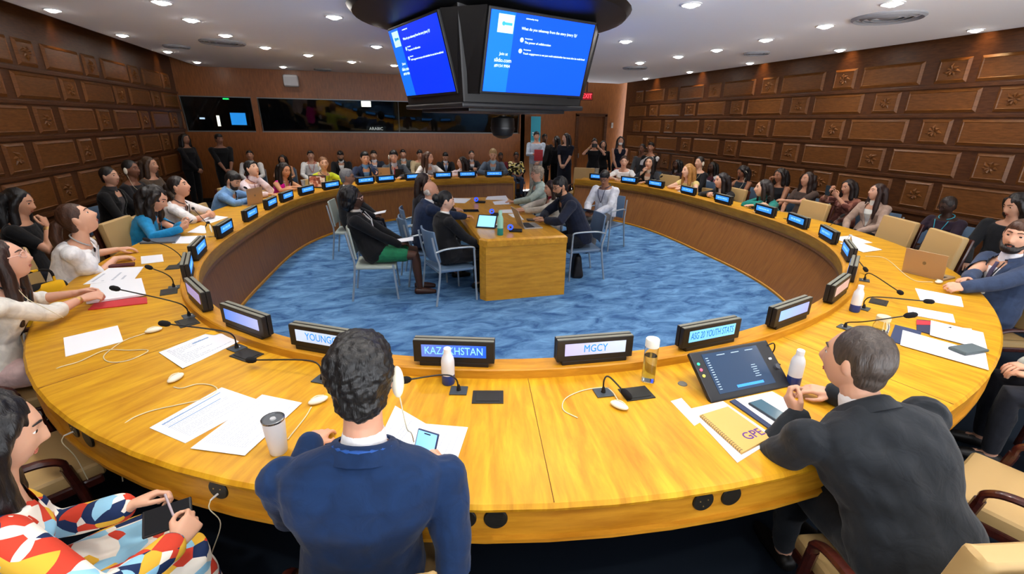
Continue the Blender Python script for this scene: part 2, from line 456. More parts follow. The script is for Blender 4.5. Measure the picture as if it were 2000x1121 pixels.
downlight(1.4, 12.4, 'round downlight above the back wall behind the hanging screens', 0.08)
downlight(3.6, 12.4, 'round downlight above the patterned blouse by the back wall', 0.08)
downlight(5.6, 12.6, 'round downlight above the standing people at the back', 0.075)
# the arc goes on above and behind the camera, outside the photo
for x, y in ((4.85, 3.6), (4.0, 2.4), (2.9, 1.6), (1.7, 1.2), (0.5, 1.4), (-0.6, 2.2), (-1.4, 3.4), (-1.8, 4.9), (1.3, 2.9), (2.6, 3.0), (0.2, 4.3), (1.0, -0.4), (2.8, -0.2), (-0.9, 0.3), (4.6, 0.9)):
    downlight(x, y, 'round ceiling downlight overhead, outside the photo', 0.09)
for k, y in enumerate((2.76, 4.63, 6.50, 8.36, 10.24, 12.12)):
    for X, sg, w in ((WX1 - 0.11, -1, WASH_W), (WX0 + 0.11, 1, WASH_W * 0.35)):
        if sg > 0: yy = y + 0.55
        else: yy = y
        if 'w' not in DL:
            t = thing('wall_wash_lamp', 'lamp', 'ceiling light', (X, yy, CEIL_Z + 0.3), 0, 'wall lamps in the ceiling slots')
            bm = BM(); lathe(bm, [(0, 0.1), (0.05, 0.1), (0.055, 0.0), (0.046, 0.0), (0.042, 0.06), (0, 0.06)], 20); bm_obj('lamp_housing', bm, dark_trim, t, smooth=True)
            bm = BM(); lathe(bm, [(0, 0.012), (0.04, 0.012), (0.04, 0.02), (0, 0.02)], 20); bm_obj('bulb', bm, warm_glow, t)
            DL['w'] = t
        else: t = dup(DL['w'], (X, yy, CEIL_Z + 0.3))
        t['label'] = 'warm lamp in the %s ceiling slot washing the wall, %s' % ('right' if sg < 0 else 'left', ['nearest the camera', 'second from the camera', 'third from the camera', 'fourth from the camera', 'fifth from the camera', 'in the far corner'][k])
        spot((X, yy, CEIL_Z + 0.28), w, (1.0, 0.66, 0.32), R_(66), 0.9, 0.04)
# round vents, flush speaker grilles
vent_m = mat('vent_paint', '#8d8d90', 0.6)
def vent(px, py, r, label, flat=False):
    q = at_z(px, py, CEIL_Z)
    t = thing('ceiling_vent', label, 'vent', (q.x, q.y, CEIL_Z), 0, 'round ceiling vents')
    bm = BM(); lathe(bm, [(r, 0.0), (r, -0.012), (r * 0.93, -0.03), (r * 0.86, -0.012), (r * 0.86, 0)], 36); bm_obj('outer_cone', bm, vent_m, t, smooth=True)
    bm = BM()
    for f in (0.68, 0.46): lathe(bm, [(r * (f + 0.1), -0.002), (r * f, -0.026), (r * (f - 0.04), -0.02), (r * (f + 0.05), -0.002)], 36)
    bm_obj('inner_cone', bm, vent_m, t, smooth=True)
    bm = BM(); lathe(bm, [(0, -0.018), (r * 0.22, -0.018), (r * 0.3, -0.002), (0, -0.002)], 30); bm_obj('centre_plate', bm, vent_m, t, smooth=True)
vent(435, 82, 0.33, 'large round ceiling vent beside a downlight on the left')
vent(1735, 33, 0.34, 'large round ceiling vent at the upper right of the photo')
vent(1240, 132, 0.26, 'round ceiling vent beyond the hanging screens on the right')
vent(630, 135, 0.2, 'small round ceiling vent above the booth windows')
vent(1478, 103, 0.2, 'small flush round ceiling vent on the right side')
vent(345, 90, 0.2, 'small flush round ceiling vent near the left slot')
# ============================================================ horseshoe table
TC = np.array([2.1, 6.4])
INC = [3.933, -0.116, -0.058, 0.386, 0.23, -0.033, -0.025, -0.108, 0.017]
def r_in(a):
    s = INC[0]
    for k in range(1, 5): s += INC[2 * k - 1] * math.cos(k * a) + INC[2 * k] * math.sin(k * a)
    return s
def ring_pt(a, off=0.0, z=0.0):
    """point at compass angle a about the middle, off metres outward of the inner lip"""
    r = r_in(a) + off
    return Vector((TC[0] + r * math.sin(a), TC[1] + r * math.cos(a), z))
def ring_frame(a):
    p0, p1 = ring_pt(a - 0.01), ring_pt(a + 0.01)
    t = (p1 - p0).normalized(); nrm = Vector((t.y, -t.x, 0))
    if nrm.dot(Vector((p0.x - TC[0], p0.y - TC[1], 0))) < 0: nrm = -nrm
    return t, nrm
def ang_of(p): return math.atan2(p[0] - TC[0], p[1] - TC[1])
A0 = ang_of((4.33, 9.44)); A1 = ang_of((3.30, 10.34)) + 2 * math.pi     # ends either side of the gap
def offs_pt(a, off, z):
    t, nr = ring_frame(a); return ring_pt(a) + nr * off + Vector((0, 0, z))
def base_in(a):          # foot of the inner panel leans in on the right side
    f = 0.5 * (1 - math.cos(a)) if False else max(0.0, math.sin(a))
    return -0.02 - 0.24 * f ** 0.8
OUTW = 0.89
def width(a):
    d = (math.degrees(a) + 180) % 360 - 180
    return OUTW + 0.06 * max(0, -math.cos(a)) ** 2 - 0.25 * math.exp(-((d - 82) / 30) ** 2)
def sweep(profile, NA=150, close=True, a0=None, a1=None):
    """profile(a) -> list of (offset, z); closed section swept along the ring with end caps and UVs (u along, v across)"""
    a0 = A0 if a0 is None else a0; a1 = A1 if a1 is None else a1
    bm = BM(); uvl = bm.loops.layers.uv.new('UVMap'); rows = []; us = []; u = 0; last = None
    for i in range(NA + 1):
        a = a0 + (a1 - a0) * i / NA
        pr = profile(a); rows.append(([bm.verts.new(offs_pt(a, o, z)) for o, z in pr], pr))
        c = offs_pt(a, 0.45, 0)
        if last is not None: u += (c - last).length
        last = c; us.append(u)
    m = len(rows[0][1]); vs = [0.0]
    for j in range(m):
        p, q = rows[0][1][j], rows[0][1][(j + 1) % m]; vs.append(vs[-1] + math.hypot(q[0] - p[0], q[1] - p[1]))
    for i in range(NA):
        for j in range(m if close else m - 1):
            k = (j + 1) % m
            f = bm.faces.new((rows[i][0][j], rows[i + 1][0][j], rows[i + 1][0][k], rows[i][0][k]))
            for lp, uv in zip(f.loops, ((us[i], vs[j]), (us[i + 1], vs[j]), (us[i + 1], vs[j + 1]), (us[i], vs[j + 1]))): lp[uvl].uv = uv
    if close:
        bm.faces.new(rows[0][0][::-1]); bm.faces.new(rows[-1][0])
    return bm
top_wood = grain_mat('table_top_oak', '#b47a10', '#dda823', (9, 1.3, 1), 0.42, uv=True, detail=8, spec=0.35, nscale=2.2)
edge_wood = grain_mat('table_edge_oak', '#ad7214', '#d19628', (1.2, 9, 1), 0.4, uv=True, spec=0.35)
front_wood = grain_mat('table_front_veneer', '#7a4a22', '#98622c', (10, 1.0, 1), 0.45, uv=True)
TZ = 0.75
ring = thing('conference_table', 'huge golden oak horseshoe conference table ringed with seats', 'table', (0, 0, 0))
o = bm_obj('tabletop', sweep(lambda a: [(0.10, TZ), (width(a) - 0.02, TZ), (width(a), TZ - 0.004), (width(a) + 0.012, TZ - 0.018), (width(a) + 0.006, TZ - 0.034), (width(a) - 0.012, TZ - 0.036), (0.10, TZ - 0.036)]), top_wood, ring, smooth=True)
bm_obj('ledge', sweep(lambda a: [(0.0, 0.67), (-0.012, 0.69), (-0.012, 0.792), (-0.004, 0.80), (0.105, 0.80), (0.112, 0.794), (0.115, TZ - 0.002), (0.05, 0.72), (0.02, 0.67)]), edge_wood, ring, smooth=True)
bm_obj('apron', sweep(lambda a: [(width(a) - 0.012, TZ - 0.036), (width(a) - 0.012, 0.59), (width(a) - 0.03, 0.59), (width(a) - 0.03, TZ - 0.036)]), edge_wood, ring, smooth=True)
bm_obj('apron_moulding', sweep(lambda a: [(width(a) - 0.02, 0.592), (width(a) + 0.006, 0.588), (width(a) + 0.006, 0.572), (width(a) - 0.04, 0.568), (width(a) - 0.04, 0.592)]), edge_wood, ring, smooth=True)
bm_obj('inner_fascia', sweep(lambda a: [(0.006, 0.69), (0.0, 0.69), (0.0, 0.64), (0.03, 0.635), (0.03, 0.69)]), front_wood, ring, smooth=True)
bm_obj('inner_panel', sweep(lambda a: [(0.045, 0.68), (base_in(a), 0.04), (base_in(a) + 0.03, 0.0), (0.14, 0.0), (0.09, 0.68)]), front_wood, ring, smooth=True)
bm_obj('base_moulding', sweep(lambda a: [(base_in(a) - 0.012, 0.0), (base_in(a) - 0.012, 0.03), (base_in(a) + 0.01, 0.045), (base_in(a) + 0.03, 0.0)]), edge_wood, ring, smooth=True)
bm_obj('knee_panel', sweep(lambda a: [(max(width(a) - 0.62, 0.18), 0.0), (max(width(a) - 0.62, 0.18), 0.71), (max(width(a) - 0.65, 0.155), 0.71), (max(width(a) - 0.65, 0.155), 0.0)]), mat('knee_panel_dark', '#2a1a0e', 0.6), ring, smooth=True)
# end boards either side of the gap
for a, s in ((A0, 1), (A1, -1)):
    bm = BM(); t, nr = ring_frame(a)
    box(bm, offs_pt(a, width(a) / 2, 0.35) + t * (-s * 0.012), (0.05, width(a) - 0.06, 0.70), 0.004, rot=math.atan2(t.y, t.x)); bm_obj('end_board', bm, edge_wood, ring)
# joints between sections of the top
for a in (math.radians(197.4), math.radians(222), math.radians(176)):
    bm = BM()
    p, q = offs_pt(a, 0.115, TZ), offs_pt(a, width(a), TZ)
    tube(bm, [p, q], 0.0016, 4); t, nr = ring_frame(a)
    bm_obj('joint', bm, mat('joint_line', '#6a3d10', 0.7), ring)
# round socket and speaker plates let into the apron
plate_m = mat('socket_plate', '#17150f', 0.45)
def plate_at(px, py, holes=0):
    q = at_z(px, py, 0.675); a = ang_of(q); t, nr = ring_frame(a)
    c = offs_pt(a, width(a) - 0.009, 0.672)
    M = Matrix((t, Vector((0, 0, 1)), t.cross(Vector((0, 0, 1))))).transposed().to_4x4(); M.translation = c
    if M.to_3x3().col[2].dot(nr) < 0: M = Matrix((-t, Vector((0, 0, 1)), nr)).transposed().to_4x4(); M.translation = c
    bm = BM(); lathe(bm, [(0, 0.004), (0.04, 0.004), (0.043, 0.0), (0.043, -0.004), (0, -0.004)], 32); bm.transform(M)
    o = bm_obj('socket_plate' if holes else 'speaker_plate', bm, plate_m, ring, smooth=True)
    if holes == 1:
        bm = BM()
        for x, y in ((-0.016, 0.005), (0.016, 0.008), (0.0, -0.02)): lathe(bm, [(0, 0.0062), (0.0026, 0.0062), (0.0026, 0.004)], 8, (x, y, 0))
        bm.transform(M); bm_obj('socket_contact', bm, mat('brass', '#c9a868', 0.3, 0.8), o)
    elif holes == 0:
        bm = BM()
        for k in range(7): box(bm, (0, -0.024 + 0.008 * k, 0.0045), (0.05, 0.0016, 0.001))
        bm.transform(M); bm_obj('grille_slot', bm, mat('grille_black', '#050505', 0.8), o)
for px, py, h in ((935, 1020, 0), (880, 1010, 1), (1333, 1004, 1), (1391, 998, 2), (456, 945, 1), (205, 838, 1), (228, 856, 2)): plate_at(px, py, h)
# flush tabletop wells
well_m = mat('table_well_plastic', '#22211c', 0.5)
def well(px, py, w=0.15, d=0.11, tilt=0.0):
    q = at_z(px, py, TZ); a = ang_of(q); t, nr = ring_frame(a)
    bm = BM(); box(bm, (0, 0, 0.002), (w, d, 0.006), 0.003); box(bm, (0, 0, 0.006), (w * 0.76, d * 0.72, 0.003), 0.001)
    bm_obj('cable_well', bm, well_m, ring, (q.x, q.y, TZ), math.atan2(t.y, t.x) + tilt)
for px, py in ((953, 776), (1243, 769), (482, 694), (366, 630), (330, 570), (340, 522), (1716, 590)): well(px, py)

# same carpet in its unshaded blue, only inside the horseshoe
bm = BM(); NC = 120
prism(bm, [tuple(ring_pt(A0 + (A1 - A0) * i / NC, 0.10 if 3 < i < NC - 3 else 0.5).xy) for i in range(NC + 1)], 0.0, 0.004); struct('floor_inner', bm, carpet)
# centre table
ctr = thing('center_table', 'long oak table with solid end panel standing inside the horseshoe', 'table', (0, 0, 0))
ct_wood = grain_mat('center_table_oak', '#b47b1a', '#d49c2c', (9, 1.3, 9), 0.35, detail=7, nscale=2.0)
ct_end = grain_mat('center_table_end_oak', '#b07a1a', '#d29a2c', (1.6, 9, 11), 0.38, detail=8, nscale=2.2)
def ctp(u, v):       # u across 0..1 left-right, v along 0..1 near-far
    a, b_, c = Vector((1.19, 4.93)), Vector((2.24, 4.89)), Vector((1.36, 8.0))
    return a + (b_ - a) * u + (c - a) * v
def ct_poly(i): return [ctp(i, 0), ctp(1 - i, 0), ctp(1 - i, 1), ctp(i, 1)]
bm = BM(); 
P0 = [ctp(0.075, 0), ctp(1.0 - 0.0, 0), ctp(1.0, 1), ctp(0.0, 1), ctp(0.0, 0.03)]
prism(bm, [tuple(p) for p in P0], 0.66, 0.75)
bmesh.ops.bevel(bm, geom=[e for e in bm.edges if abs(e.verts[0].co.z - 0.75) < 1e-4 and abs(e.verts[1].co.z - 0.75) < 1e-4], offset=0.022, segments=1, affect='EDGES')
bm_obj('tabletop', bm, ct_wood, ctr)
for v0, v1 in ((0.0, 0.035), (0.965, 1.0)):
    bm = BM(); prism(bm, [tuple(p) for p in (ctp(0.06, v0 + 0.002), ctp(1.0 - 0.005, v0 + 0.002), ctp(0.995, v1), ctp(0.005, v1), ctp(0.005, v0 + 0.03 if v0 == 0 else v0 + .005))], 0.0, 0.66); bm_obj('end_panel', bm, ct_end, ctr)
bm = BM(); prism(bm, [tuple(p) for p in (ctp(0.46, 0.04), ctp(0.54, 0.04), ctp(0.54, 0.96), ctp(0.46, 0.96))], 0.05, 0.66); bm_obj('middle_panel', bm, ct_end, ctr)
# ============================================================ hanging cluster of screens
pod_black = mat('pod_black', '#0b0b0d', 0.45)
scr_blue = mat('screen_blue', '#0348ff', 0.55, emit=0.52, spec=0.2)
scr_blue2 = mat('screen_blue_side', '#0431f0', 0.5, emit=0.5, spec=0.2)
scr_dim = mat('screen_blue_margin', '#0f66ff', 0.5, emit=0.58, spec=0.2)
scr_text = mat('screen_text_white', '#d8f4ff', 0.4, emit=0.7)
scr_card = mat('screen_card', '#bfeef0', 0.4, emit=0.55)
PC = Vector((1.53, 5.73, 0)); YAW0 = R_(164.8)
podt = thing('screen_cluster', 'black hanging cluster of tilted display screens above the center table', 'screen', (PC.x, PC.y, 0))
SW, SH = 1.22, 0.687
def fdir(yaw): return Vector((math.sin(yaw), math.cos(yaw), 0))
corners = []
for k in range(4):
    yaw = YAW0 + R_(88) * k if k < 2 else YAW0 + R_(90) * k
    tilt = R_(15)
    nrm = Vector((math.sin(yaw) * math.cos(tilt), math.cos(yaw) * math.cos(tilt), -math.sin(tilt)))
    rt = Vector((0, 0, 1)).cross(nrm).normalized(); up = nrm.cross(rt)
    cz = 2.615
    c = Vector((1.781, 4.767, cz)) if k == 0 else (Vector((0.679, 5.456, cz)) if k == 1 else PC + fdir(yaw) * 0.98 + Vector((0, 0, cz)))
    M = Matrix((rt, up, nrm)).transposed().to_4x4(); M.translation = c - PC
    bm = BM(); box(bm, (0, 0, -0.035), (SW + 0.05, SH + 0.05, 0.066), 0.008); bm.transform(M); cab = bm_obj('screen_cabinet', bm, pod_black, podt)
    bm = BM(); box(bm, (0, 0, 0.0), (SW, SH, 0.004)); bm.transform(M)
    bm_obj('display_panel', bm, scr_blue if k != 1 else scr_blue2, cab)
    bm = BM(); box(bm, (-SW / 2 + 0.13, 0, 0.0032), (0.26, SH, 0.002))
    bm.transform(M); bm_obj('display_margin', bm, scr_dim, cab)
    bm = BM(); box(bm, (-0.445, 0.245, 0.005), (0.17, 0.15, 0.002)); bm.transform(M); bm_obj('display_card', bm, scr_card, cab)
    bm = BM(); lathe(bm, [(0, 0.0022), (0.018, 0.0022), (0.018, 0)], 16, (-0.47, 0.245, 0.006)); box(bm, (-0.415, 0.245, 0.0068), (0.075, 0.022, 0.001)); bm.transform(M); bm_obj('display_emblem', bm, mat('emblem_blue', '#2a9ad0', 0.5, emit=0.5), cab)
    def tx(s, x, y, size, al='LEFT'):
        text_mesh('screen_text', s, size, M @ Matrix.Translation((x, y, 0.0055)), scr_text, cab, al)
    tx('What do you takeaway from the story (story 5)?', -0.27, 0.225, 0.034)
    tx('Anonymous', -0.215, 0.145, 0.018); tx('The power of collaboration', -0.215, 0.112, 0.028)
    tx('Anonymous', -0.215, 0.05, 0.018); tx('Youth engagement is not just multi-stakeholder but must also be multi-level', -0.215, 0.017, 0.0255)
    tx('Join at', -0.43, -0.005, 0.036, 'CENTER'); tx('slido.com', -0.43, -0.06, 0.05, 'CENTER'); tx('#9154 9904', -0.43, -0.11, 0.036, 'CENTER')
    tx('community story', -0.235, 0.31, 0.02)
    bm = BM()
    for y in (0.13, 0.035): lathe(bm, [(0, 0.001), (0.02, 0.001), (0.02, 0)], 16, (-0.25, y, 0.006))
    bm.transform(M); bm_obj('avatar_dot', bm, scr_card, cab)
    corners.append([M @ Vector((s * (SW / 2 + 0.03), t * (SH / 2 + 0.03), -0.03)) for s, t in ((-1, 1), (1, 1), (1, -1), (-1, -1))])
# corner infill between neighbouring screens, soffit above and tray below
for k in range(4):
    bm = BM()
    a, c = corners[k], corners[(k + 1) % 4]
    # right side of view k meets ... order by angle
    best = min(((i, j) for i in (0, 1) for j in (0, 1)), key=lambda ij: (a[ij[0]] - c[ij[1]]).length)
    i, j = best; ib = 3 if i == 0 else 2; jb = 3 if j == 0 else 2
    inn = Vector((0, 0, 0))
    A, B, C_, D = a[i], c[j], c[jb], a[ib]
    vs = [bm.verts.new(p) for p in (A, B, C_, D)]
    ws = [bm.verts.new(p * 0.85 + Vector((0, 0, p.z * 0.15))) for p in (A, B, C_, D)]
    bm.faces.new(vs); bm.faces.new(ws[::-1])
    for q in range(4): bm.faces.new((vs[q], ws[q], ws[(q + 1) % 4], vs[(q + 1) % 4]))
    bm_obj('corner_infill', bm, pod_black, podt)
bm = BM(); yaw = YAW0
rot = Matrix.Rotation(-YAW0, 4, 'Z')
box(bm, (0, 0, 2.62), (1.5, 1.5, 0.9), 0.02, rot=rot, taper=(1.12, 1.12)); bm_obj('core_housing', bm, pod_black, podt)
bm = BM(); lathe(bm, [(0, CEIL_Z), (1.55, CEIL_Z), (1.5, CEIL_Z - 0.06), (1.1, CEIL_Z - 0.14), (0, CEIL_Z - 0.14)], 48); bm_obj('ceiling_soffit', bm, pod_black, podt, smooth=True)
bm = BM(); box(bm, (0, 0, 2.16), (1.55, 1.55, 0.05), 0.015, rot=rot); box(bm, (0, 0, 2.12), (1.25, 1.25, 0.04), 0.01, rot=rot); bm_obj('bottom_tray', bm, mat('tray_dark', '#15161a', 0.35), podt)
# round black camera housing hanging below
dp = PC + Vector((0.62, 0.55, 0))
q = at_Y(982, 228, 5.95)
t = thing('dome_camera', 'round black camera housing hanging under the screen cluster', 'camera', (q.x, q.y, 0), 0)
bm = BM(); lathe(bm, [(0, 2.08), (0.05, 2.08), (0.05, 2.07), (0.14, 2.05), (0.15, 2.0), (0.15, 1.9), (0.12, 1.84), (0.06, 1.81), (0, 1.80)], 28); bm_obj('housing', bm, pod_black, t, smooth=True)
bm = BM(); lathe(bm, [(0.151, 1.94), (0.156, 1.94), (0.156, 1.92), (0.151, 1.92)], 28); bm_obj('collar', bm, mat('tray_dark', '#15161a', 0.35), t, smooth=True)
# ============================================================ people: one continuous body each, hair and clothing as children
V = lambda *a: np.array(a, float)
def unit(v):
    v = np.asarray(v, float); return v / (np.linalg.norm(v) + 1e-12)
def ring_verts(c, u, v, a, b, n=16, p=2.0):
    t = np.linspace(0, 2 * math.pi, n, endpoint=False)
    cs, sn = np.cos(t), np.sin(t)
    cx = np.sign(cs) * np.abs(cs) ** (2 / p); sy = np.sign(sn) * np.abs(sn) ** (2 / p)
    return c + np.outer(cx * a, u) + np.outer(sy * b, v)
def loft(bm, rings):
    R = [[bm.verts.new(p) for p in r] for r in rings]
    n = len(R[0])
    for a, b in zip(R, R[1:]):
        for j in range(n): bm.faces.new((a[j], a[(j + 1) % n], b[(j + 1) % n], b[j]))
    bm.faces.new(R[0][::-1]); bm.faces.new(R[-1])
    return R
def limb(bm, pts, rad, n=12, flat=1.0, side=None):
    """tapered limb with rounded ends; pts joints, rad radius per point"""
    P = [np.asarray(p, float) for p in pts]; ring = []
    d0 = unit(P[1] - P[0]); d1 = unit(P[-1] - P[-2])
    ref = np.asarray(side, float) if side is not None else (V(1, 0, 0) if abs(d0[0]) < 0.8 else V(0, 1, 0))
    def fr(t):
        nonlocal ref
        u = ref - t * ref.dot(t); u = unit(u); ref = u; return u, np.cross(t, u)
    for q, s in ((0.35, 0.75), (0.75, 0.35)):
        u, v = fr(d0); ring.insert(0, ring_verts(P[0] - d0 * rad[0] * q, u, v, rad[0] * (1 - q * q * 0.7), rad[0] * flat * (1 - q * q * 0.7), n))
    for i, p in enumerate(P):
        t = unit(P[min(i + 1, len(P) - 1)] - P[max(i - 1, 0)]); u, v = fr(t)
        ring.append(ring_verts(p, u, v, rad[i], rad[i] * flat, n))
    for q in (0.35, 0.75):
        u, v = fr(d1); ring.append(ring_verts(P[-1] + d1 * rad[-1] * q, u, v, rad[-1] * (1 - q * q * 0.7), rad[-1] * flat * (1 - q * q * 0.7), n))
    loft(bm, ring)
def blob(bm, c, r, M=None, n=14, m=10):
    """ellipsoid; M 3x3 axes as columns"""
    M = np.eye(3) if M is None else np.asarray(M); c = np.asarray(c, float)
    rings = []
    for i in range(m + 1):
        th = math.pi * (0.03 + 0.94 * i / m); z = math.cos(th); s = math.sin(th)
        t = np.linspace(0, 2 * math.pi, n, endpoint=False)
        loc = np.stack([np.cos(t) * s * r[0], np.sin(t) * s * r[1], np.full(n, z * r[2])], 1)
        rings.append(c + loc @ M.T)
    loft(bm, rings[::-1])
def remesh(bm, voxel, smooth=2, fac=0.5, disp=None):
    bmesh.ops.recalc_face_normals(bm, faces=bm.faces)
    me = bpy.data.meshes.new('t'); bm.to_mesh(me); bm.free()
    o = bpy.data.objects.new('t', me); COL.objects.link(o)
    m = o.modifiers.new('r', 'REMESH'); m.mode = 'VOXEL'; m.voxel_size = voxel; m.use_smooth_shade = True
    if smooth:
        s = o.modifiers.new('s', 'SMOOTH'); s.factor = fac; s.iterations = smooth
    dg = bpy.context.evaluated_depsgraph_get()
    out = bpy.data.meshes.new_from_object(o.evaluated_get(dg))
    bpy.data.objects.remove(o); bpy.data.meshes.remove(me)
    if disp:
        n = len(out.vertices); co = np.empty(n * 3); no = np.empty(n * 3)
        out.vertices.foreach_get('co', co); out.vertices.foreach_get('normal', no)
        co = co.reshape(-1, 3); no = no.reshape(-1, 3)
        d = disp(co)
        out.vertices.foreach_set('co', (co + no * d[:, None]).ravel())
    out.polygons.foreach_set('use_smooth', [True] * len(out.polygons))
    out.update()
    return out
def noise_field(co, f, seed=0.0, oct=2):
    r = np.zeros(len(co))
    rs = np.random.default_rng(int(seed * 100) + 5)
    for k in range(6 * oct):
        w = rs.normal(size=3) * f * (1 + 0.6 * (k // 6)); ph = rs.uniform(0, 6.28)
        r += np.sin(co @ w + ph) / (1 + k // 6)
    return r / (2.2 * oct)

def rot3(yaw, pitch, roll):
    """yaw right, pitch up, roll clockwise; columns are right, forward, up"""
    y, p, r = R_(yaw), R_(pitch), R_(roll)
    fw = V(math.sin(y) * math.cos(p), math.cos(y) * math.cos(p), math.sin(p))
    rt = V(math.cos(y), -math.sin(y), 0); up = np.cross(rt, fw)
    rt2 = rt * math.cos(r) - up * math.sin(r); up2 = np.cross(rt2, fw)
    return np.stack([rt2, fw, up2], 1)
def head_grid(nu=44, nv=34, fem=True):
    rows = []
    for i in range(nv + 1):
        th = math.pi * (0.02 + 0.96 * i / nv); row = []
        for j in range(nu):
            ph = 2 * math.pi * j / nu
            dx, dy, dz = math.sin(th) * math.sin(ph), math.sin(th) * math.cos(ph), math.cos(th)
            x, y, z = dx * 0.076, dy * 0.095, dz * 0.117
            if z < 0:
                t = -z / 0.117
                x *= 1 - (0.36 if fem else 0.26) * t ** 1.6
                if y < 0: y *= 1 - 0.45 * t
                else: y *= 1 - 0.02 * t; 
                if y > 0: y += 0.016 * t ** 2
            if z > 0.05 and y > 0: y *= 1 - 0.10 * (z - 0.05) / 0.067
            if y > 0.01:
                g = lambda a, s: math.exp(-(a / s) ** 2)
                nb = 0.0
                if -0.045 < z < 0.03: nb = max(0.0, (0.03 - z) / 0.055) if z > -0.025 else max(0.0, (z + 0.045) / 0.02)
                y += 0.029 * g(x, 0.0115 + 0.004 * max(0, -z / 0.03)) * min(1, nb)
                y -= 0.009 * g(abs(x) - 0.031, 0.016) * g(z - 0.016, 0.012)
                y += 0.004 * g(z - 0.037, 0.009) * g(x, 0.05)
                y += 0.006 * g(x, 0.022) * (g(z + 0.055, 0.006) + g(z + 0.067, 0.007)) - 0.003 * g(x, 0.024) * g(z + 0.061, 0.003)
                y += 0.007 * g(x, 0.02) * g(z + 0.098, 0.014)
                y += 0.004 * g(abs(x) - 0.042, 0.018) * g(z + 0.012, 0.018)
            row.append((x, y, z))
        rows.append(np.array(row))
    return rows
HEAD = {True: head_grid(fem=True), False: head_grid(fem=False)}

def hand(bm, W, d, nrm, side, k=1.0, curl=0.35, fr=0.0088, spread=1.0, thumb=0.6, seg=8, point=None):
    """palm and five separate fingers; W wrist, d pointing, nrm out of the palm, side +1 right hand, -1 left"""
    d = unit(d); nrm = unit(nrm - d * np.dot(nrm, d)); s = np.cross(d, nrm) * side      # s: towards the thumb
    k *= 1.0
    P = lambda a, b, c: W + (d * a + s * b + nrm * c) * k
    rings = []
    for a, wd, th, off in ((-0.02, 0.024, 0.019, 0), (0.01, 0.028, 0.018, 0.0), (0.035, 0.036, 0.017, 0.002), (0.065, 0.040, 0.0145, 0.002), (0.088, 0.038, 0.011, 0.0)):
        rings.append(ring_verts(P(a, off, 0), s, nrm, wd * k, th * k, 12, 2.6))
    loft(bm, rings)
    for i, (b, L, sp) in enumerate(((0.029, 0.072, 0.10), (0.010, 0.080, 0.03), (-0.010, 0.075, -0.04), (-0.028, 0.060, -0.13))):
        p = P(0.084 - 0.004 * abs(i - 1), b, 0.0); ang = 0.0; pts = [p]
        c_ = curl * (1 + 0.12 * i) if not (point is not None and i == 0) else point
        dd = unit(d + s * sp * spread)
        for f, a in ((0.45, 0.55), (0.31, 1.0), (0.24, 0.8)):
            ang += c_ * a * 1.25
            p = p + (dd * math.cos(ang) + nrm * math.sin(ang)) * L * f * k; pts.append(p)
        limb(bm, pts, [fr * k, fr * 0.95 * k, fr * 0.88 * k, fr * 0.72 * k], seg, side=s)
    p0 = P(0.022, 0.026, 0.006); p1 = P(0.05, 0.05, 0.012 + 0.01 * thumb); p2 = P(0.078, 0.058 - 0.012 * thumb, 0.016 + 0.02 * thumb); p3 = P(0.10, 0.054 - 0.022 * thumb, 0.018 + 0.028 * thumb)
    limb(bm, [p0, p1, p2, p3], [fr * 1.35 * k, fr * 1.15 * k, fr * 1.05 * k, fr * 0.8 * k], seg, side=nrm)

def ik(S, W, l1, l2, pole):
    dv = W - S; D = np.linalg.norm(dv)
    if D > (l1 + l2) * 0.995:
        W = S + dv / D * (l1 + l2) * 0.995; dv = W - S; D = np.linalg.norm(dv)
    a = (l1 * l1 - l2 * l2 + D * D) / (2 * D); h = math.sqrt(max(l1 * l1 - a * a, 1e-6))
    u = dv / D; pl = np.asarray(pole, float); pl = pl - u * pl.dot(u)
    return S + u * a + unit(pl) * h, W

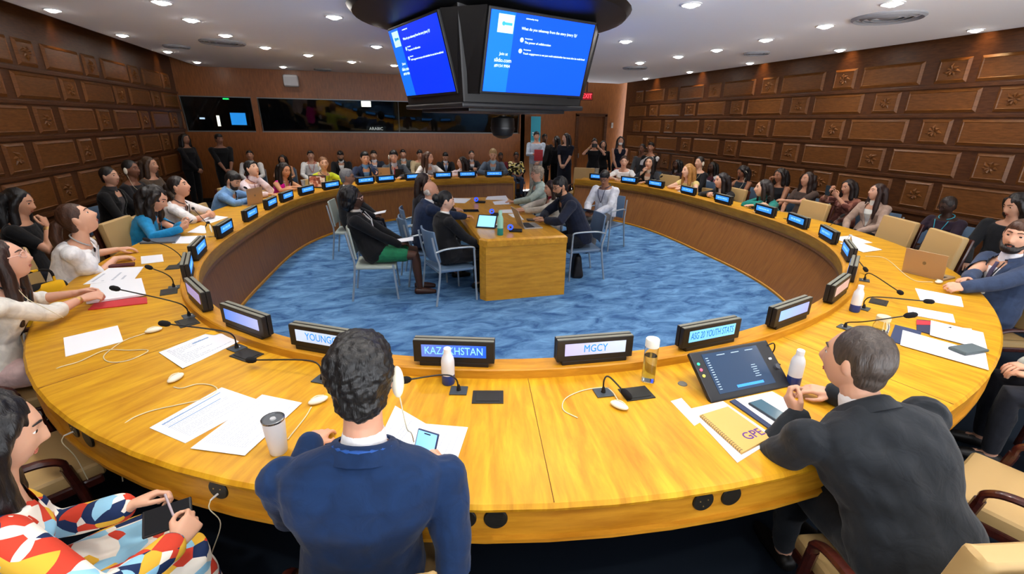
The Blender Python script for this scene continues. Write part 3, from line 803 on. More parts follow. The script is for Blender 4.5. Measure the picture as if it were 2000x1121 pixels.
# arm presets in the person's own frame (x right, y forward, z up), right hand; left mirrors x
ARMS = {
    'table': dict(p=(0.10, 0.43, 0.80), d=(-0.45, 1, 0.06), n=(0.1, 0, -1), curl=0.16, pole=(1, -0.2, -0.1)),
    'clasp': dict(p=(0.055, 0.42, 0.81), d=(-0.85, 0.6, 0.05), n=(-0.3, -0.7, -0.5), curl=0.75, pole=(1, -0.2, -0.2)),
    'lap': dict(p=(0.10, 0.33, 0.63), d=(-0.6, 0.8, -0.1), n=(0, 0, -1), curl=0.35, pole=(1, -0.6, -0.2)),
    'phone': dict(p=(0.075, 0.33, 0.86), d=(-0.35, 0.75, 0.5), n=(-0.8, -0.3, 0.4), curl=0.7, pole=(1, -0.3, -0.8)),
    'chin': dict(p=(0.06, 0.20, 1.02), d=(-0.25, -0.2, 1), n=(-0.2, -1, -0.1), curl=0.9, pole=(0.6, 0.4, -1)),
    'cheek': dict(p=(0.10, 0.16, 1.06), d=(-0.1, -0.25, 1), n=(-1, -0.4, 0), curl=0.7, pole=(0.7, 0.5, -1)),
    'fold': dict(p=(-0.10, 0.33, 0.83), d=(-1, 0.25, 0), n=(0, -0.4, -1), curl=0.3, pole=(1, 0.1, -0.2)),
    'chest': dict(p=(0.06, 0.30, 1.0), d=(-0.7, 0.2, 0.7), n=(-0.4, -1, 0), curl=0.6, pole=(1, 0, -1)),
    'side': dict(p=(0.27, 0.04, 0.80), d=(0.0, 0.12, -1), n=(-1, 0.2, 0), curl=0.35, pole=(0.4, -1, 0)),
    'front': dict(p=(0.06, 0.24, 0.92), d=(-0.75, 0.45, -0.5), n=(-0.2, -0.8, -0.2), curl=0.6, pole=(1, -0.5, -0.2)),
    'camera': dict(p=(0.12, 0.22, 1.50), d=(-0.6, 0.5, 0.6), n=(-0.8, -0.3, 0), curl=0.8, pole=(1, 0.2, -1)),
    'hold': dict(p=(0.02, 0.25, 1.14), d=(-0.8, 0.2, 0.45), n=(-0.1, -1, 0), curl=0.6, pole=(1, -0.2, -0.6)),
}
eye_white = mat('eye_white', '#e8e4de', 0.3); iris_m = mat('iris', '#1c120c', 0.25); 
PEOPLE = []
def person(label, loc=None, face=0.0, headpx=None, hz=1.20, lean=0.06, side=0.0, k=1.0, hk=1.0, fem=True, stand=False,
           head=(0, 0, 0), skin='#c99878', hair=('short', '#17120f'), top=None, bottom=('pants', '#20222a'), arms=('table', 'table'),
           vox=0.0095, shoes='#151210', extras=(), twist=0.0, knees=(0.0, 0.0), seat=0.45, group=None, legs=True, feet=0.0, shw=1.0, lip=None, shoff=(0, 0), neckx=0.0, drop=0.0):
    """head=(yaw, pitch, roll) relative to the body; arms=(left, right): preset names or dicts; face: compass heading of the body"""
    fa = R_(face); fwd = V(math.sin(fa), math.cos(fa), 0); rgt = V(math.cos(fa), -math.sin(fa), 0)
    if headpx is not None:
        hw = np.array(at_z(headpx[0], headpx[1], hz)); base = hw - fwd * lean - rgt * side; base[2] = 0
    else:
        base = np.array([loc[0], loc[1], 0.0])
    root = thing('person', label, 'person', base, -fa, group); PEOPLE.append(root)
    Hd = V(side, lean, hz)                                    # head centre, own frame
    sk = skin_mat(skin); sw = (0.165 if fem else 0.19) * k * shw
    hipz = (seat + 0.09) if not stand else 0.92 * k
    Hip = V(0, 0, hipz)
    hd = unit(Hd - Hip); neckL = 0.155 * k * hk + neckx
    HM = rot3(*head)
    Nb = Hd - unit(hd * 0.75 + V(0, 0, 0.35) + HM[:, 2] * 0.45) * neckL - HM[:, 1] * 0.012       # base of the neck
    spine = Nb - Hip; L = np.linalg.norm(spine)
    bend = V(0, -0.035 * k, 0)
    def sp(t): return Hip + spine * t + bend * (4 * t * (1 - t)) * (1 if not stand else 0.4)
    lx0 = V(1, 0, 0); tw = R_(twist)
    def axes(t):
        tg = unit(sp(min(t + 0.05, 1.1)) - sp(t - 0.05))
        a_ = tw * max(0, min(1, t)); lx = V(math.cos(a_), -math.sin(a_), 0); lx = unit(lx - tg * lx.dot(tg)); return lx, np.cross(tg, lx), tg
    if fem: prof = [(-0.12, .15, .11), (0.0, .178, .128), (.18, .162, .115), (.42, .128, .098), (.62, .145, .108), (.74, .155, .118), (.86, .158, .092), (.94, .125, .072), (1.0, .062, .056)]
    else: prof = [(-0.12, .15, .11), (0.0, .168, .122), (.18, .165, .118), (.42, .158, .112), (.62, .172, .116), (.74, .182, .118), (.86, .180, .098), (.94, .130, .078), (1.0, .07, .062)]
    def torso(bm, e=0.0, t0=-0.2, t1=2.0, flare=0.0, eb=None):
        rings = []
        for t, a, b in prof:
            if t < t0 or t > t1: continue
            lx, fy, tg = axes(t); ee = e + (flare if t < 0.3 else 0)
            rings.append(ring_verts(sp(t) + fy * (0.012 if 0.5 < t < 0.8 and fem else 0), lx, fy, a * k * (shw if t > .6 else 1) + ee, b * k + (ee if eb is None else eb), 22, 2.35))
        loft(bm, rings)
    lx, fy, tg = axes(0.86)
    Sh = {}
    for s_, nm in ((1, 'R'), (-1, 'L')): Sh[nm] = sp(0.885) + lx * s_ * sw + V(0, 0, -0.012 * k - drop) + fy * (shoff[0 if s_ < 0 else 1])
    l1, l2 = 0.285 * k, 0.245 * k
    A = {}
    for nm, s_, spec in (('R', 1, arms[1]), ('L', -1, arms[0])):
        q = dict(ARMS[spec]) if isinstance(spec, str) else dict(spec)
        mir = lambda v: V(v[0] * s_, v[1], v[2])
        if 'w' in q:      # absolute world wrist and directions
            r_ = np.array(q['w'], float) - base; W = V(r_.dot(rgt), r_.dot(fwd), r_[2])
            tl = lambda v: V(np.dot(v, rgt), np.dot(v, fwd), v[2])
            d, n_ = tl(np.array(q['d'], float)), tl(np.array(q['n'], float)); pole = tl(np.array(q['pole'], float)) if 'pole' in q else V(s_, -.3, -.6)
        else:
            W = mir(q['p']); d = mir(q['d']); n_ = mir(q['n']); pole = mir(q['pole'])
            W = V(W[0] * k, W[1] * (k if stand else 1) + (0.25 * lean if not stand else 0), W[2] * (k if stand else 1))
        E, W = ik(Sh[nm], W, l1, l2, pole)
        A[nm] = (E, W, unit(d), n_, q.get('curl', 0.4), s_, q.get('thumb', 0.6), q.get('point'))
    fr = 0.0088 if vox < 0.007 else 0.0095
    def arm(bm, nm, e=0.0, frac=2.0, cuff=0.0):
        S, (E, W) = Sh[nm], A[nm][:2]; f = (0.9 if fem else 1.05) * k
        pts = [S, S + (E - S) * 0.45, E, E + (W - E) * 0.35, W]; rad = [.056 * f, .047 * f, .040 * f, .040 * f, .026 * f]
        rad = [r + e for r in rad]
        if frac < 1.0: pts = [S, S + (E - S) * frac * .5, S + (E - S) * frac]; rad = [.058 * f + e, .052 * f + e, .046 * f + e + cuff]
        elif frac < 2.0:
            g = frac - 1; pts = [S, S + (E - S) * .45, E, E + (W - E) * g]; rad = [.056 * f + e, .048 * f + e, .042 * f + e, .036 * f + e + cuff]
        else: rad[-1] += cuff
        limb(bm, pts, rad, 14)
    # legs
    lg = {}
    for nm, s_ in (('R', 1), ('L', -1)):
        if stand:
            h = V(0.085 * s_ * k, 0, 0.90 * k); kn = V(0.09 * s_ * k, 0.02, 0.49 * k); an = V(0.09 * s_ * k, -0.015, 0.085)
        else:
            h = V(0.09 * s_ * k, 0.02, hipz - 0.01); kn = V((0.10 + 0.02) * s_ * k + knees[0], 0.43 * k, seat + 0.045); an = V(0.10 * s_ * k + knees[0], 0.41 * k + feet + knees[1] * s_, 0.085)
        lg[nm] = (h, kn, an)
    def leg(bm, nm, e=0.0, frac=2.0):
        h, kn, an = lg[nm]; f = k * (1.0 if fem else 1.05)
        if frac <= 1: limb(bm, [h, h + (kn - h) * .5 * frac, h + (kn - h) * frac], [.088 * f + e, .078 * f + e, (.078 - .02 * frac) * f + e], 14); return
        pts = [h, h + (kn - h) * .5, kn, kn + (an - kn) * .35, an + (kn - an) * max(0, 2 - frac)]
        limb(bm, pts, [.088 * f + e, .074 * f + e, .056 * f + e, .053 * f + e, .034 * f + e], 14)
    # ---------------- body
    HS = 1.0 * k * hk
    def hpt(p): return Hd + HM @ (np.asarray(p, float) * HS)
    bm = BM()
    torso(bm)
    limb(bm, [Nb - tg * 0.03 * k, Nb + (Hd - Nb) * 0.4, hpt((0, -0.022, -0.03))], [.06 * k * (1 if fem else 1.12), .05 * k * (1 if fem else 1.14), .05 * k * (1 if fem else 1.12)], 16)
    loft(bm, [np.array([hpt(p) for p in r]) for r in HEAD[fem]][::-1])
    for s_ in (-1, 1):
        blob(bm, hpt((0.077 * s_, -0.008, 0.0)), (0.010 * HS, 0.019 * HS, 0.031 * HS), HM @ rot3(18 * s_, 0, 6 * s_), 10, 8)
        blob(bm, hpt((0.031 * s_, 0.0755, 0.0235)), (0.0175 * HS, 0.0095 * HS, 0.0072 * HS), HM, 12, 8); blob(bm, hpt((0.031 * s_, 0.0745, 0.0055)), (0.0155 * HS, 0.008 * HS, 0.0052 * HS), HM, 12, 8)
        arm(bm, 'R' if s_ > 0 else 'L'); blob(bm, Sh['R' if s_ > 0 else 'L'], (.055 * k, .055 * k, .05 * k))
        if legs:
            h, kn, an = lg['R' if s_ > 0 else 'L']; leg(bm, 'R' if s_ > 0 else 'L')
            limb(bm, [an + V(0, -0.03, -0.035), an + V(0, 0.06, -0.04), an + V(0.01 * s_, 0.16, -0.055)], [.033 * k, .034 * k, .024 * k], 10)
    for nm in ('R', 'L'):
        E, W, d, n_, cu, s_, th, pt = A[nm]
        if vox <= 0.0075: hand(bm, W, d, n_, s_, k, cu, fr, thumb=th, point=pt)
    me = remesh(bm, vox, 2 if vox < 0.008 else 1)
    if vox > 0.0075:                       # far figures: fine finger mesh joined to the same body mesh
        hb = BM(); hb.from_mesh(me)
        for nm in ('R', 'L'):
            E, W, d, n_, cu, s_, th, pt = A[nm]; hand(hb, W, d, n_, s_, k, cu, fr, thumb=th, seg=6, point=pt)
        hb.to_mesh(me); hb.free()
        me.polygons.foreach_set('use_smooth', [True] * len(me.polygons))
    body = new_obj('body', me, root, material=sk)
    # ---------------- face
    hc = hair[1]
    for s_ in (-1, 1):
        bm = BM(); c = V(0.031 * s_, 0.0735, 0.0145)
        lathe(bm, [(0, 0.0118), (0.004, 0.0111), (0.0062, 0.01), (0.0095, 0.0068), (0.0118, 0.0), (0.008, -0.008), (0, -0.011)], 14)
        pu = [f for f in bm.faces if f.calc_center_median().z > 0.0082]
        for f in bm.faces: f.material_index = 1 if f in pu else 0
        T = np.stack([HM[:, 0], HM[:, 2], HM[:, 1]], 1)
        for v in bm.verts: v.co = hpt(c) + T @ (np.array(v.co) * V(1.15, 0.8, 1) * HS)
        bm_obj('eye', bm, [eye_white, iris_m], root, smooth='all')
        bm = BM(); z0 = 0.0385
        limb(bm, [hpt((0.014 * s_, 0.0905, z0 - .001)), hpt((0.03 * s_, 0.0875, z0 + 0.004)), hpt((0.049 * s_, 0.073, z0 - 0.001))], [.0032 * HS, .0036 * HS, .002 * HS], 6)
        bm_obj('eyebrow', bm, hair_mat(hc if hair[0] != 'bald' else '#6a625a'), root, smooth='all')
    bm = BM(); blob(bm, hpt((0, 0.0868, -0.0565)), (0.020 * HS, 0.0060 * HS, 0.0036 * HS), HM, 12, 6); blob(bm, hpt((0, 0.0858, -0.0640)), (0.0175 * HS, 0.0066 * HS, 0.0044 * HS), HM, 12, 6)
    lipc = lip or tuple(v * f for v, f in zip([int(skin[i:i + 2], 16) / 255 for i in (1, 3, 5)], (0.82, 0.6, 0.58)))
    bm_obj('mouth', bm, mat('lips_' + str(lipc), lipc, 0.45), root, smooth='all')
    # ---------------- hair
    hm = hair_mat(hc); st = hair[0]; ln = hair[2] if len(hair) > 2 else 0.30
    hv = min(vox, 0.008)
    bm = BM(); HMo = HM
    def hb_(p, r, M=None): blob(bm, hpt(p), [x * HS for x in r], HM if M is None else M, 20, 14)
    amp, frq = 0.003, 90.0
    if st in ('short', 'crew', 'curlytop'):
        hb_((0, -0.017, 0.026), (.0845, .097, .104)); hb_((0, -0.045, -0.035), (.066, .05, .06))
        if st == 'curlytop':
            hb_((0, 0.0, 0.062), (.08, .088, .075)); hb_((0, -0.05, 0.04), (.088, .065, .085)); amp, frq = 0.0065, 120.0
        elif st == 'short': hb_((0, 0.012, 0.068), (.068, .072, .058))
    elif st == 'bald':
        hb_((0.05, -0.03, -0.02), (.033, .05, .045)); hb_((-0.05, -0.03, -0.02), (.033, .05, .045)); hb_((0, -0.055, -0.025), (.06, .036, .04)); amp = 0.001
    elif st in ('bun', 'pulled', 'pony'):
        hb_((0, -0.013, 0.028), (.0825, .0945, .1005)); hb_((0, -0.05, -0.03), (.062, .045, .055))
        if st == 'bun': hb_((0, -0.118, 0.02 if ln < 0.2 else 0.09), (.05, .045, .048))
        if st == 'pony':
            g = hpt((0, -0.12, 0.03)); limb(bm, [hpt((0, -0.095, 0.035)), g, g + V(0, -0.03, -0.10), g + V(0, -0.02, -0.12 - ln * 0.5), g + V(0, 0.0, -0.12 - ln)], [.028 * HS, .034 * HS, .04 * HS, .036 * HS, .014 * HS], 12)
    elif st in ('long', 'longcurl', 'bob', 'afro'):
        hb_((0, -0.02, 0.028), (.086, .099, .104)); w = 1.0
        if st == 'longcurl': amp, frq, w = 0.008, 75.0, 1.18
        if st == 'afro': hb_((0, -0.035, 0.03), (.115, .11, .12)); hb_((0, -0.05, -0.05), (.11, .085, .09)); amp, frq = 0.006, 130
        else:
            back = -0.10
            for s_ in (-1, 1):       # side falls, framing the face, then straight down
                a0 = hpt((0.062 * s_, 0.022, 0.062)); a1 = hpt((0.086 * s_, 0.005, 0.0)); a2 = hpt((0.085 * s_, 0.0, -0.075))
                e = V(0.012 * s_, -0.012 + (0.05 if hair[-1] == 'fwd' else 0), -ln) * k
                limb(bm, [a0, a1, a2, a2 + e * 0.5, a2 + e], [.026 * HS * w, .032 * HS * w, .034 * HS * w, .036 * HS * w, .014 * HS], 12)
            for x in (-0.05, 0.0, 0.05):
                b0 = hpt((x, -0.075, 0.045)); b1 = hpt((x * 1.2, -0.094, -0.03)); b2 = b1 + V(x * 0.1, -0.01, -0.09) * k
                limb(bm, [b0, b1, b2, b2 + V(0, -0.005, -ln * 0.5) * k, b2 + V(0, 0.0, -ln) * k], [.045 * HS * w, .046 * HS * w, .046 * HS * w, .042 * HS * w, .016 * HS], 12)
    sd = rng.uniform(0, 50)
    if st == 'curlytop':
        dispf = lambda co: amp * (noise_field(co, frq, sd, 3) + 0.8 * np.abs(noise_field(co, frq * 0.5, sd + 3)) - 0.3)
    else:
        dispf = lambda co: amp * noise_field(co * V(1, 1, 0.35), frq, sd, 2)
    bm_h = remesh(bm, hv if st != 'curlytop' else min(hv, 0.0055), 1, disp=dispf)
    new_obj('hair', bm_h, root, material=hm)
    # ---------------- clothes
    cv = max(vox, 0.008) if vox > 0.0075 else 0.0075
    t = dict(kind='blouse', color='#888888', sleeve=2.0); t.update(top or {})
    cm = t.get('mat') or cloth_mat(t['color'])
    wr = t.get('wrinkle', 0.003)
    sdc = rng.uniform(0, 50)
    creases = lambda co: wr * noise_field(co * V(1.0, 1.0, 1.7), 17.0, sdc, 3)
    def del_region(me, test):
        b = BM(); b.from_mesh(me)
        b.verts.ensure_lookup_table()
        bmesh.ops.delete(b, geom=[f for f in b.faces if test(np.array(f.calc_center_median()))], context='FACES'); b.to_mesh(me); b.free()
    def torso_coord(p):
        """(t along the spine, x across, y forward of the spine)"""
        r_ = p - Hip; tt = r_.dot(spine) / (L * L); q = p - sp(tt); lx, fy, tg = axes(tt); return tt, q.dot(lx), q.dot(fy)
    kind = t['kind']
    if kind in ('blazer', 'suit', 'vest'):
        bm = BM(); torso(bm, 0.005 * k, 0.0, 0.9 if kind != 'vest' else 2.0)
        limb(bm, [Nb - tg * 0.03, Nb + (Hd - Nb) * 0.14], [.066 * k * (1 if fem else 1.12), .058 * k * (1 if fem else 1.14)], 16)
        if kind == 'vest':
            for nm in 'RL': arm(bm, nm, 0.012, 2.0, 0.004)
        else:
            for nm in 'RL':                                     # shirt cuffs
                E_, W__ = A[nm][:2]; dd = unit(W__ - E_); limb(bm, [W__ - dd * 0.05, W__ + dd * 0.006], [.033 * k, .032 * k], 14)
        inner = new_obj('shirt', remesh(bm, cv, 2, disp=creases if kind == 'vest' else None), root, material=cloth_mat(t.get('shirt', '#e6e6e8'), 0.08))
        if 'shirt_label' in t: inner['label'] = t['shirt_label']
        if t.get('tie'):
            bm = BM(); rings = []
            for tt, w in ((0.95, .017), (.92, .013), (.8, .02), (.62, .026), (.45, .03), (.40, .004)):
                lx, fy, tg_ = axes(tt); bq = np.interp(tt, [p[0] for p in prof], [p[2] for p in prof]) * k
                rings.append(ring_verts(sp(tt) + fy * (bq + 0.014), lx, fy, w, 0.006, 10, 3))
            loft(bm, rings); bm_obj('tie', bm, cloth_mat(t['tie'], 0.1), root, smooth='all')
    bm = BM()
    neck_t = t.get('neck', 1.02 if kind in ('blazer', 'suit', 'vest') else 0.97)
    e = t.get('e', 0.020 if kind in ('blazer', 'suit') else 0.013) * k
    torso(bm, e, -0.13 if kind in ('blazer', 'suit') or t.get('untucked') else 0.0, neck_t, t.get('flare', 0.012 if kind in ('blazer', 'suit') else 0))
    slv = t.get('sleeve', 2.0)
    if kind == 'vest': slv = 0
    if slv:
        for nm in 'RL':
            arm(bm, nm, e * (0.8 if kind in ('blazer', 'suit') else 0.75), slv, t.get('cuff', 0.004))
            blob(bm, Sh[nm] + V(0, 0, -0.004), (.058 * k + e * .8, .056 * k + e * .7, .05 * k + e * .6))
            if t.get('puff'): blob(bm, Sh[nm] + (A[nm][0] - Sh[nm]) * 0.45 + V(0, 0, 0.0), (.085 * k, .085 * k, .10 * k))
    if t.get('collar'):
        limb(bm, [Nb - tg * 0.01, Nb + (Hd - Nb) * 0.22], [.072 * k, .066 * k], 16)
    me = remesh(bm, cv, 2, disp=creases)
    if kind in ('blazer', 'suit', 'vest'):
        vb = t.get('vopen', 0.36 if kind != 'blazer' else 0.25)
        vw = t.get('vwidth', 0.078) * k
        def vtest(p):
            tt, x, y = torso_coord(p)
            return (tt > 0.965 and math.hypot(x, y) < (0.068 if fem else 0.078) * k) or (y > 0.02 and tt > vb and abs(x) < vw * min(1, (tt - vb) / (0.97 - vb)) ** 0.9 + 0.006)
        del_region(me, vtest)
    elif 'scoop' in t:
        sc_, sw_ = t['scoop']
        def stest(p):
            tt, x, y = torso_coord(p)
            return tt > 0.93 and abs(x) < 0.07 * k * 1.0 or (y > 0 and tt > sc_ and abs(x) < sw_ * k * math.sqrt(max(0, (tt - sc_) / (1 - sc_))))
        del_region(me, stest)
    gname = {'blazer': 'jacket', 'suit': 'suit_jacket', 'vest': 'vest', 'dress': 'dress', 'tee': 'shirt', 'sweater': 'sweater'}.get(kind, 'blouse')
    new_obj(gname, me, root, material=cm)
    if kind in ('blazer', 'suit'):                              # folded lapels and collar
        bm = BM()
        for s_ in (-1, 1):
            rows = []
            for q in np.linspace(0, 1, 9):
                tt = vb + (0.985 - vb) * q; lx, fy, tg_ = axes(min(tt, 0.98))
                a_ = np.interp(tt, [p[0] for p in prof], [p[1] for p in prof]) * k + e; b_ = np.interp(tt, [p[0] for p in prof], [p[2] for p in prof]) * k + e
                xin = s_ * (vw * min(1, (tt - vb) / (0.97 - vb)) ** 0.9); wl = (0.012 + 0.05 * math.sin(min(1, q * 1.15) * math.pi * 0.8)) * k
                row = []
                for w_, up_ in ((0, 0.005), (0.5, 0.010), (1.0, 0.006)):
                    x = xin + s_ * wl * w_; yy = b_ * max(0.05, 1 - abs(x / a_) ** 2.35) ** (1 / 2.35) + up_
                    row.append(sp(tt) + lx * x + fy * yy)
                rows.append(row)
            vs = [[bm.verts.new(p) for p in r_] for r_ in rows]
            for a_, b_ in zip(vs, vs[1:]):
                for j in range(2): bm.faces.new((a_[j], a_[j + 1], b_[j + 1], b_[j]))
        ge = bmesh.ops.extrude_face_region(bm, geom=bm.faces[:])
        for v in [g for g in ge['geom'] if isinstance(g, bmesh.types.BMVert)]: v.co -= Vector(axes(0.7)[1]) * 0.006
        bm_obj('lapel', bm, t.get('lapel') or cm, root, smooth='all')
        bm = BM()                                               # collar round the back of the neck
        rows = []
        for an in np.linspace(-2.4, 2.4, 17):
            lx, fy, tg_ = axes(0.98); dirv = lx * math.sin(an) - fy * math.cos(an)
            rr = (.066 if fem else .074) * k + 0.010
            c0 = sp(0.985) + dirv * rr * 0.98 + tg_ * (0.030 * k * (0.5 + 0.5 * math.cos(an * .6)))
            c1 = sp(0.985) + dirv * (rr + 0.012) + tg_ * (0.022 * k * (0.5 + 0.5 * math.cos(an * .6)))
            c2 = sp(0.955) + dirv * (rr + 0.026 + 0.010 * abs(math.sin(an))) - tg_ * 0.006
            rows.append([bm.verts.new(p) for p in (c0 - dirv * 0.008, c0, c1, c2)])
        for a_, b_ in zip(rows, rows[1:]):
            for j in range(3): bm.faces.new((a_[j], a_[j + 1], b_[j + 1], b_[j]))
        bm_obj('collar', bm, t.get('lapel') or cm, root, smooth='all')
    if legs:
        bk, bc = bottom[0], bottom[1]; bmtl = bottom[2] if len(bottom) > 2 else cloth_mat(bc)
        bm = BM()
        if bk == 'pants':
            torso(bm, 0.012, -0.2, 0.2)
            for nm in 'RL': leg(bm, nm, 0.010, 1.93)
            nmq = 'trousers'
        else:
            torso(bm, 0.012, -0.2, 0.2)
            if stand:
                limb(bm, [V(0, 0, hipz), V(0, 0, 0.6), V(0, 0.0, 0.25 if bk == 'longskirt' else 0.5)], [.185 * k, .20 * k, .23 * k], 18)
            else:
                for nm in 'RL': leg(bm, nm, 0.014, 0.72 if bk == 'skirt' else 1.0)
                h = (lg['R'][0] + lg['L'][0]) / 2; kn = (lg['R'][1] + lg['L'][1]) / 2
                limb(bm, [h, h + (kn - h) * (0.62 if bk == 'skirt' else .95)], [.09 * k, .075 * k], 12)
                if bk == 'longskirt':
                    for nm in 'RL': leg(bm, nm, 0.03, 1.7)
            nmq = 'skirt'
        new_obj(nmq, remesh(bm, max(cv, 0.009), 2, disp=creases), root, material=bmtl)
        for nm, s_ in (('R', 1), ('L', -1)):
            an = lg[nm][2]; bm = BM()
            limb(bm, [an + V(0, -0.035, -0.042), an + V(0, 0.03, -0.045), an + V(0.004 * s_, 0.10, -0.052), an + V(0.008 * s_, 0.175, -0.058)], [.040 * k, .041 * k, .039 * k, .026 * k], 12)
            for v in bm.verts: v.co.z = max(v.co.z, 0.003)
            bm_obj('shoe', bm, mat('shoe_leather', shoes, 0.45), root, smooth='all')
    # ---------------- extras worn on the head or round the neck
    for ex in extras:
        if ex == 'glasses':
            bm = BM()
            for s_ in (-1, 1):
                tube(bm, [hpt((0.031 * s_ + 0.021 * math.cos(a), 0.099 - 0.012 * abs(math.cos(a)) * (1 if s_ * math.cos(a) > 0 else 0), 0.013 + 0.017 * math.sin(a))) for a in np.linspace(0, 2 * math.pi, 15)], 0.0022 * HS, 5)
                tube(bm, [hpt((0.051 * s_, 0.088, 0.018)), hpt((0.078 * s_, 0.03, 0.018)), hpt((0.08 * s_, -0.02, 0.012))], 0.002 * HS, 5)
            tube(bm, [hpt((-0.011, 0.1, 0.017)), hpt((0.011, 0.1, 0.017))], 0.002 * HS, 5)
            bm_obj('glasses', bm, mat('glasses_frame', '#1a1414', 0.3), root, smooth='all')
        elif ex == 'glasses_pale':
            bm = BM()
            for s_ in (-1, 1):
                tube(bm, [hpt((0.031 * s_ + 0.023 * math.cos(a), 0.099 - 0.012 * abs(math.cos(a)) * (1 if s_ * math.cos(a) > 0 else 0), 0.013 + 0.018 * math.sin(a))) for a in np.linspace(0, 2 * math.pi, 15)], 0.003 * HS, 5)
                tube(bm, [hpt((0.051 * s_, 0.088, 0.018)), hpt((0.082 * s_, 0.03, 0.018)), hpt((0.083 * s_, -0.02, 0.012))], 0.003 * HS, 5)
            bm_obj('glasses', bm, mat('glasses_pale', '#e0b8a8', 0.3), root, smooth='all')
        elif ex.startswith('ear'):
            s_ = 1 if ex.endswith('R') else -1
            bm = BM(); blob(bm, hpt((0.092 * s_, -0.006, -0.012)), (0.017 * HS, 0.024 * HS, 0.043 * HS), HM, 14, 10); bm_obj('earpiece', bm, mat('earpiece_ivory', '#e6dfca', 0.5), root, smooth='all')
            bm = BM(); e0 = hpt((0.094 * s_, 0.0, -0.05)); e1 = e0 + V(0.02 * s_, 0.10, -0.22); tube(bm, curve_pts([e0, (e0 + e1) / 2 + V(0, 0.0, -0.05), e1, e1 + V(0, 0.08, -0.10)], 5), 0.0022, 5); bm_obj('earpiece_cord', bm, mat('cord_ivory', '#d9cfae', 0.6), root, smooth='all')
        elif ex == 'mask':
            bm = BM(); blob(bm, hpt((0, 0.072, -0.058)), (0.052 * HS, 0.040 * HS, 0.042 * HS), HM, 16, 10); bm_obj('face_mask', bm, mat('mask_white', '#e4e6ea', 0.7), root, smooth='all')
        elif ex == 'beard':
            bm = BM(); blob(bm, hpt((0, 0.045, -0.085)), (0.056 * HS, 0.058 * HS, 0.038 * HS), HM, 16, 10)
            for s_ in (-1, 1): limb(bm, [hpt((0.066 * s_, 0.02, -0.01)), hpt((0.062 * s_, 0.035, -0.055)), hpt((0.035 * s_, 0.07, -0.085))], [.010 * HS, .014 * HS, .016 * HS], 8)
            limb(bm, [hpt((-0.026, 0.086, -0.052)), hpt((0, 0.098, -0.046)), hpt((0.026, 0.086, -0.052))], [.005 * HS, .006 * HS, .005 * HS], 8)
            me_ = remesh(bm, 0.006, 1); new_obj('beard', me_, root, material=hair_mat('#1d1613'))
        elif ex.startswith('lanyard'):
            col = ex.split(':')[1] if ':' in ex else '#22334f'
            bm = BM(); pts_l = []
            for q in np.linspace(0, 1, 9):
                tt = 0.98 - 0.5 * q; lx, fy, tg_ = axes(min(tt, .97)); b_ = np.interp(tt, [p[0] for p in prof], [p[2] for p in prof]) * k + e + 0.008
                pts_l.append((sp(tt), lx, fy, b_, (1 - q) ** 0.8))
            for s_ in (-1, 1): tube(bm, [Vector(c + lx * s_ * 0.07 * w + fy * b_) for c, lx, fy, b_, w in pts_l], 0.005, 5)
            an_ = np.linspace(-2.6, 2.6, 15); rr = (.066 if fem else .078) * k + 0.012
            tube(bm, [Vector(sp(1.0) + axes(.98)[0] * math.sin(a) * rr - axes(.98)[1] * math.cos(a) * rr + V(0, 0, 0.012 * math.cos(a * .6))) for a in an_], 0.006, 5)
            bm_obj('lanyard', bm, mat('lanyard', col, 0.7), root, smooth='all')
            c, lx, fy, b_, w = pts_l[-1]; bm = BM(); blob(bm, c + fy * (b_ + 0.004) + V(0, 0, -0.05), (0.04, 0.004, 0.055), np.stack([lx, fy, V(0, 0, 1)], 1), 8, 6); bm_obj('badge', bm, mat('badge_card', '#dfe6ee', 0.5), root)
        elif ex == 'watch':
            E, W = A['R'][:2]; bm = BM(); dd = unit(W - E); limb(bm, [W - dd * 0.032, W - dd * 0.02], [.031 * k, .031 * k], 12); bm_obj('watch', bm, mat('watch_silver', '#c8c8c4', 0.3, 0.8), root, smooth='all')
        elif ex == 'bracelet':
            E, W = A['R'][:2]; bm = BM(); dd = unit(W - E); limb(bm, [W - dd * 0.032, W - dd * 0.027], [.030 * k, .030 * k], 12); bm_obj('bracelet', bm, mat('bracelet_gold', '#d8b070', 0.3, 0.8), root, smooth='all')
    root['_wr'] = 0; del root['_wr']
    inv = lambda p: Vector(base) + Vector(rgt) * p[0] + Vector(fwd) * p[1] + Vector((0, 0, p[2]))
    return dict(seat=seat, root=root, base=base, R=inv(A['R'][1]), L=inv(A['L'][1]), Rd=A['R'][2], head=inv(Hd), fwd=Vector(fwd), rgt=Vector(rgt), inv=inv, hpt=lambda p: inv(hpt(p)), spt=lambda t, x=0, y=0: inv(sp(t) + axes(t)[0] * x + axes(t)[1] * y))
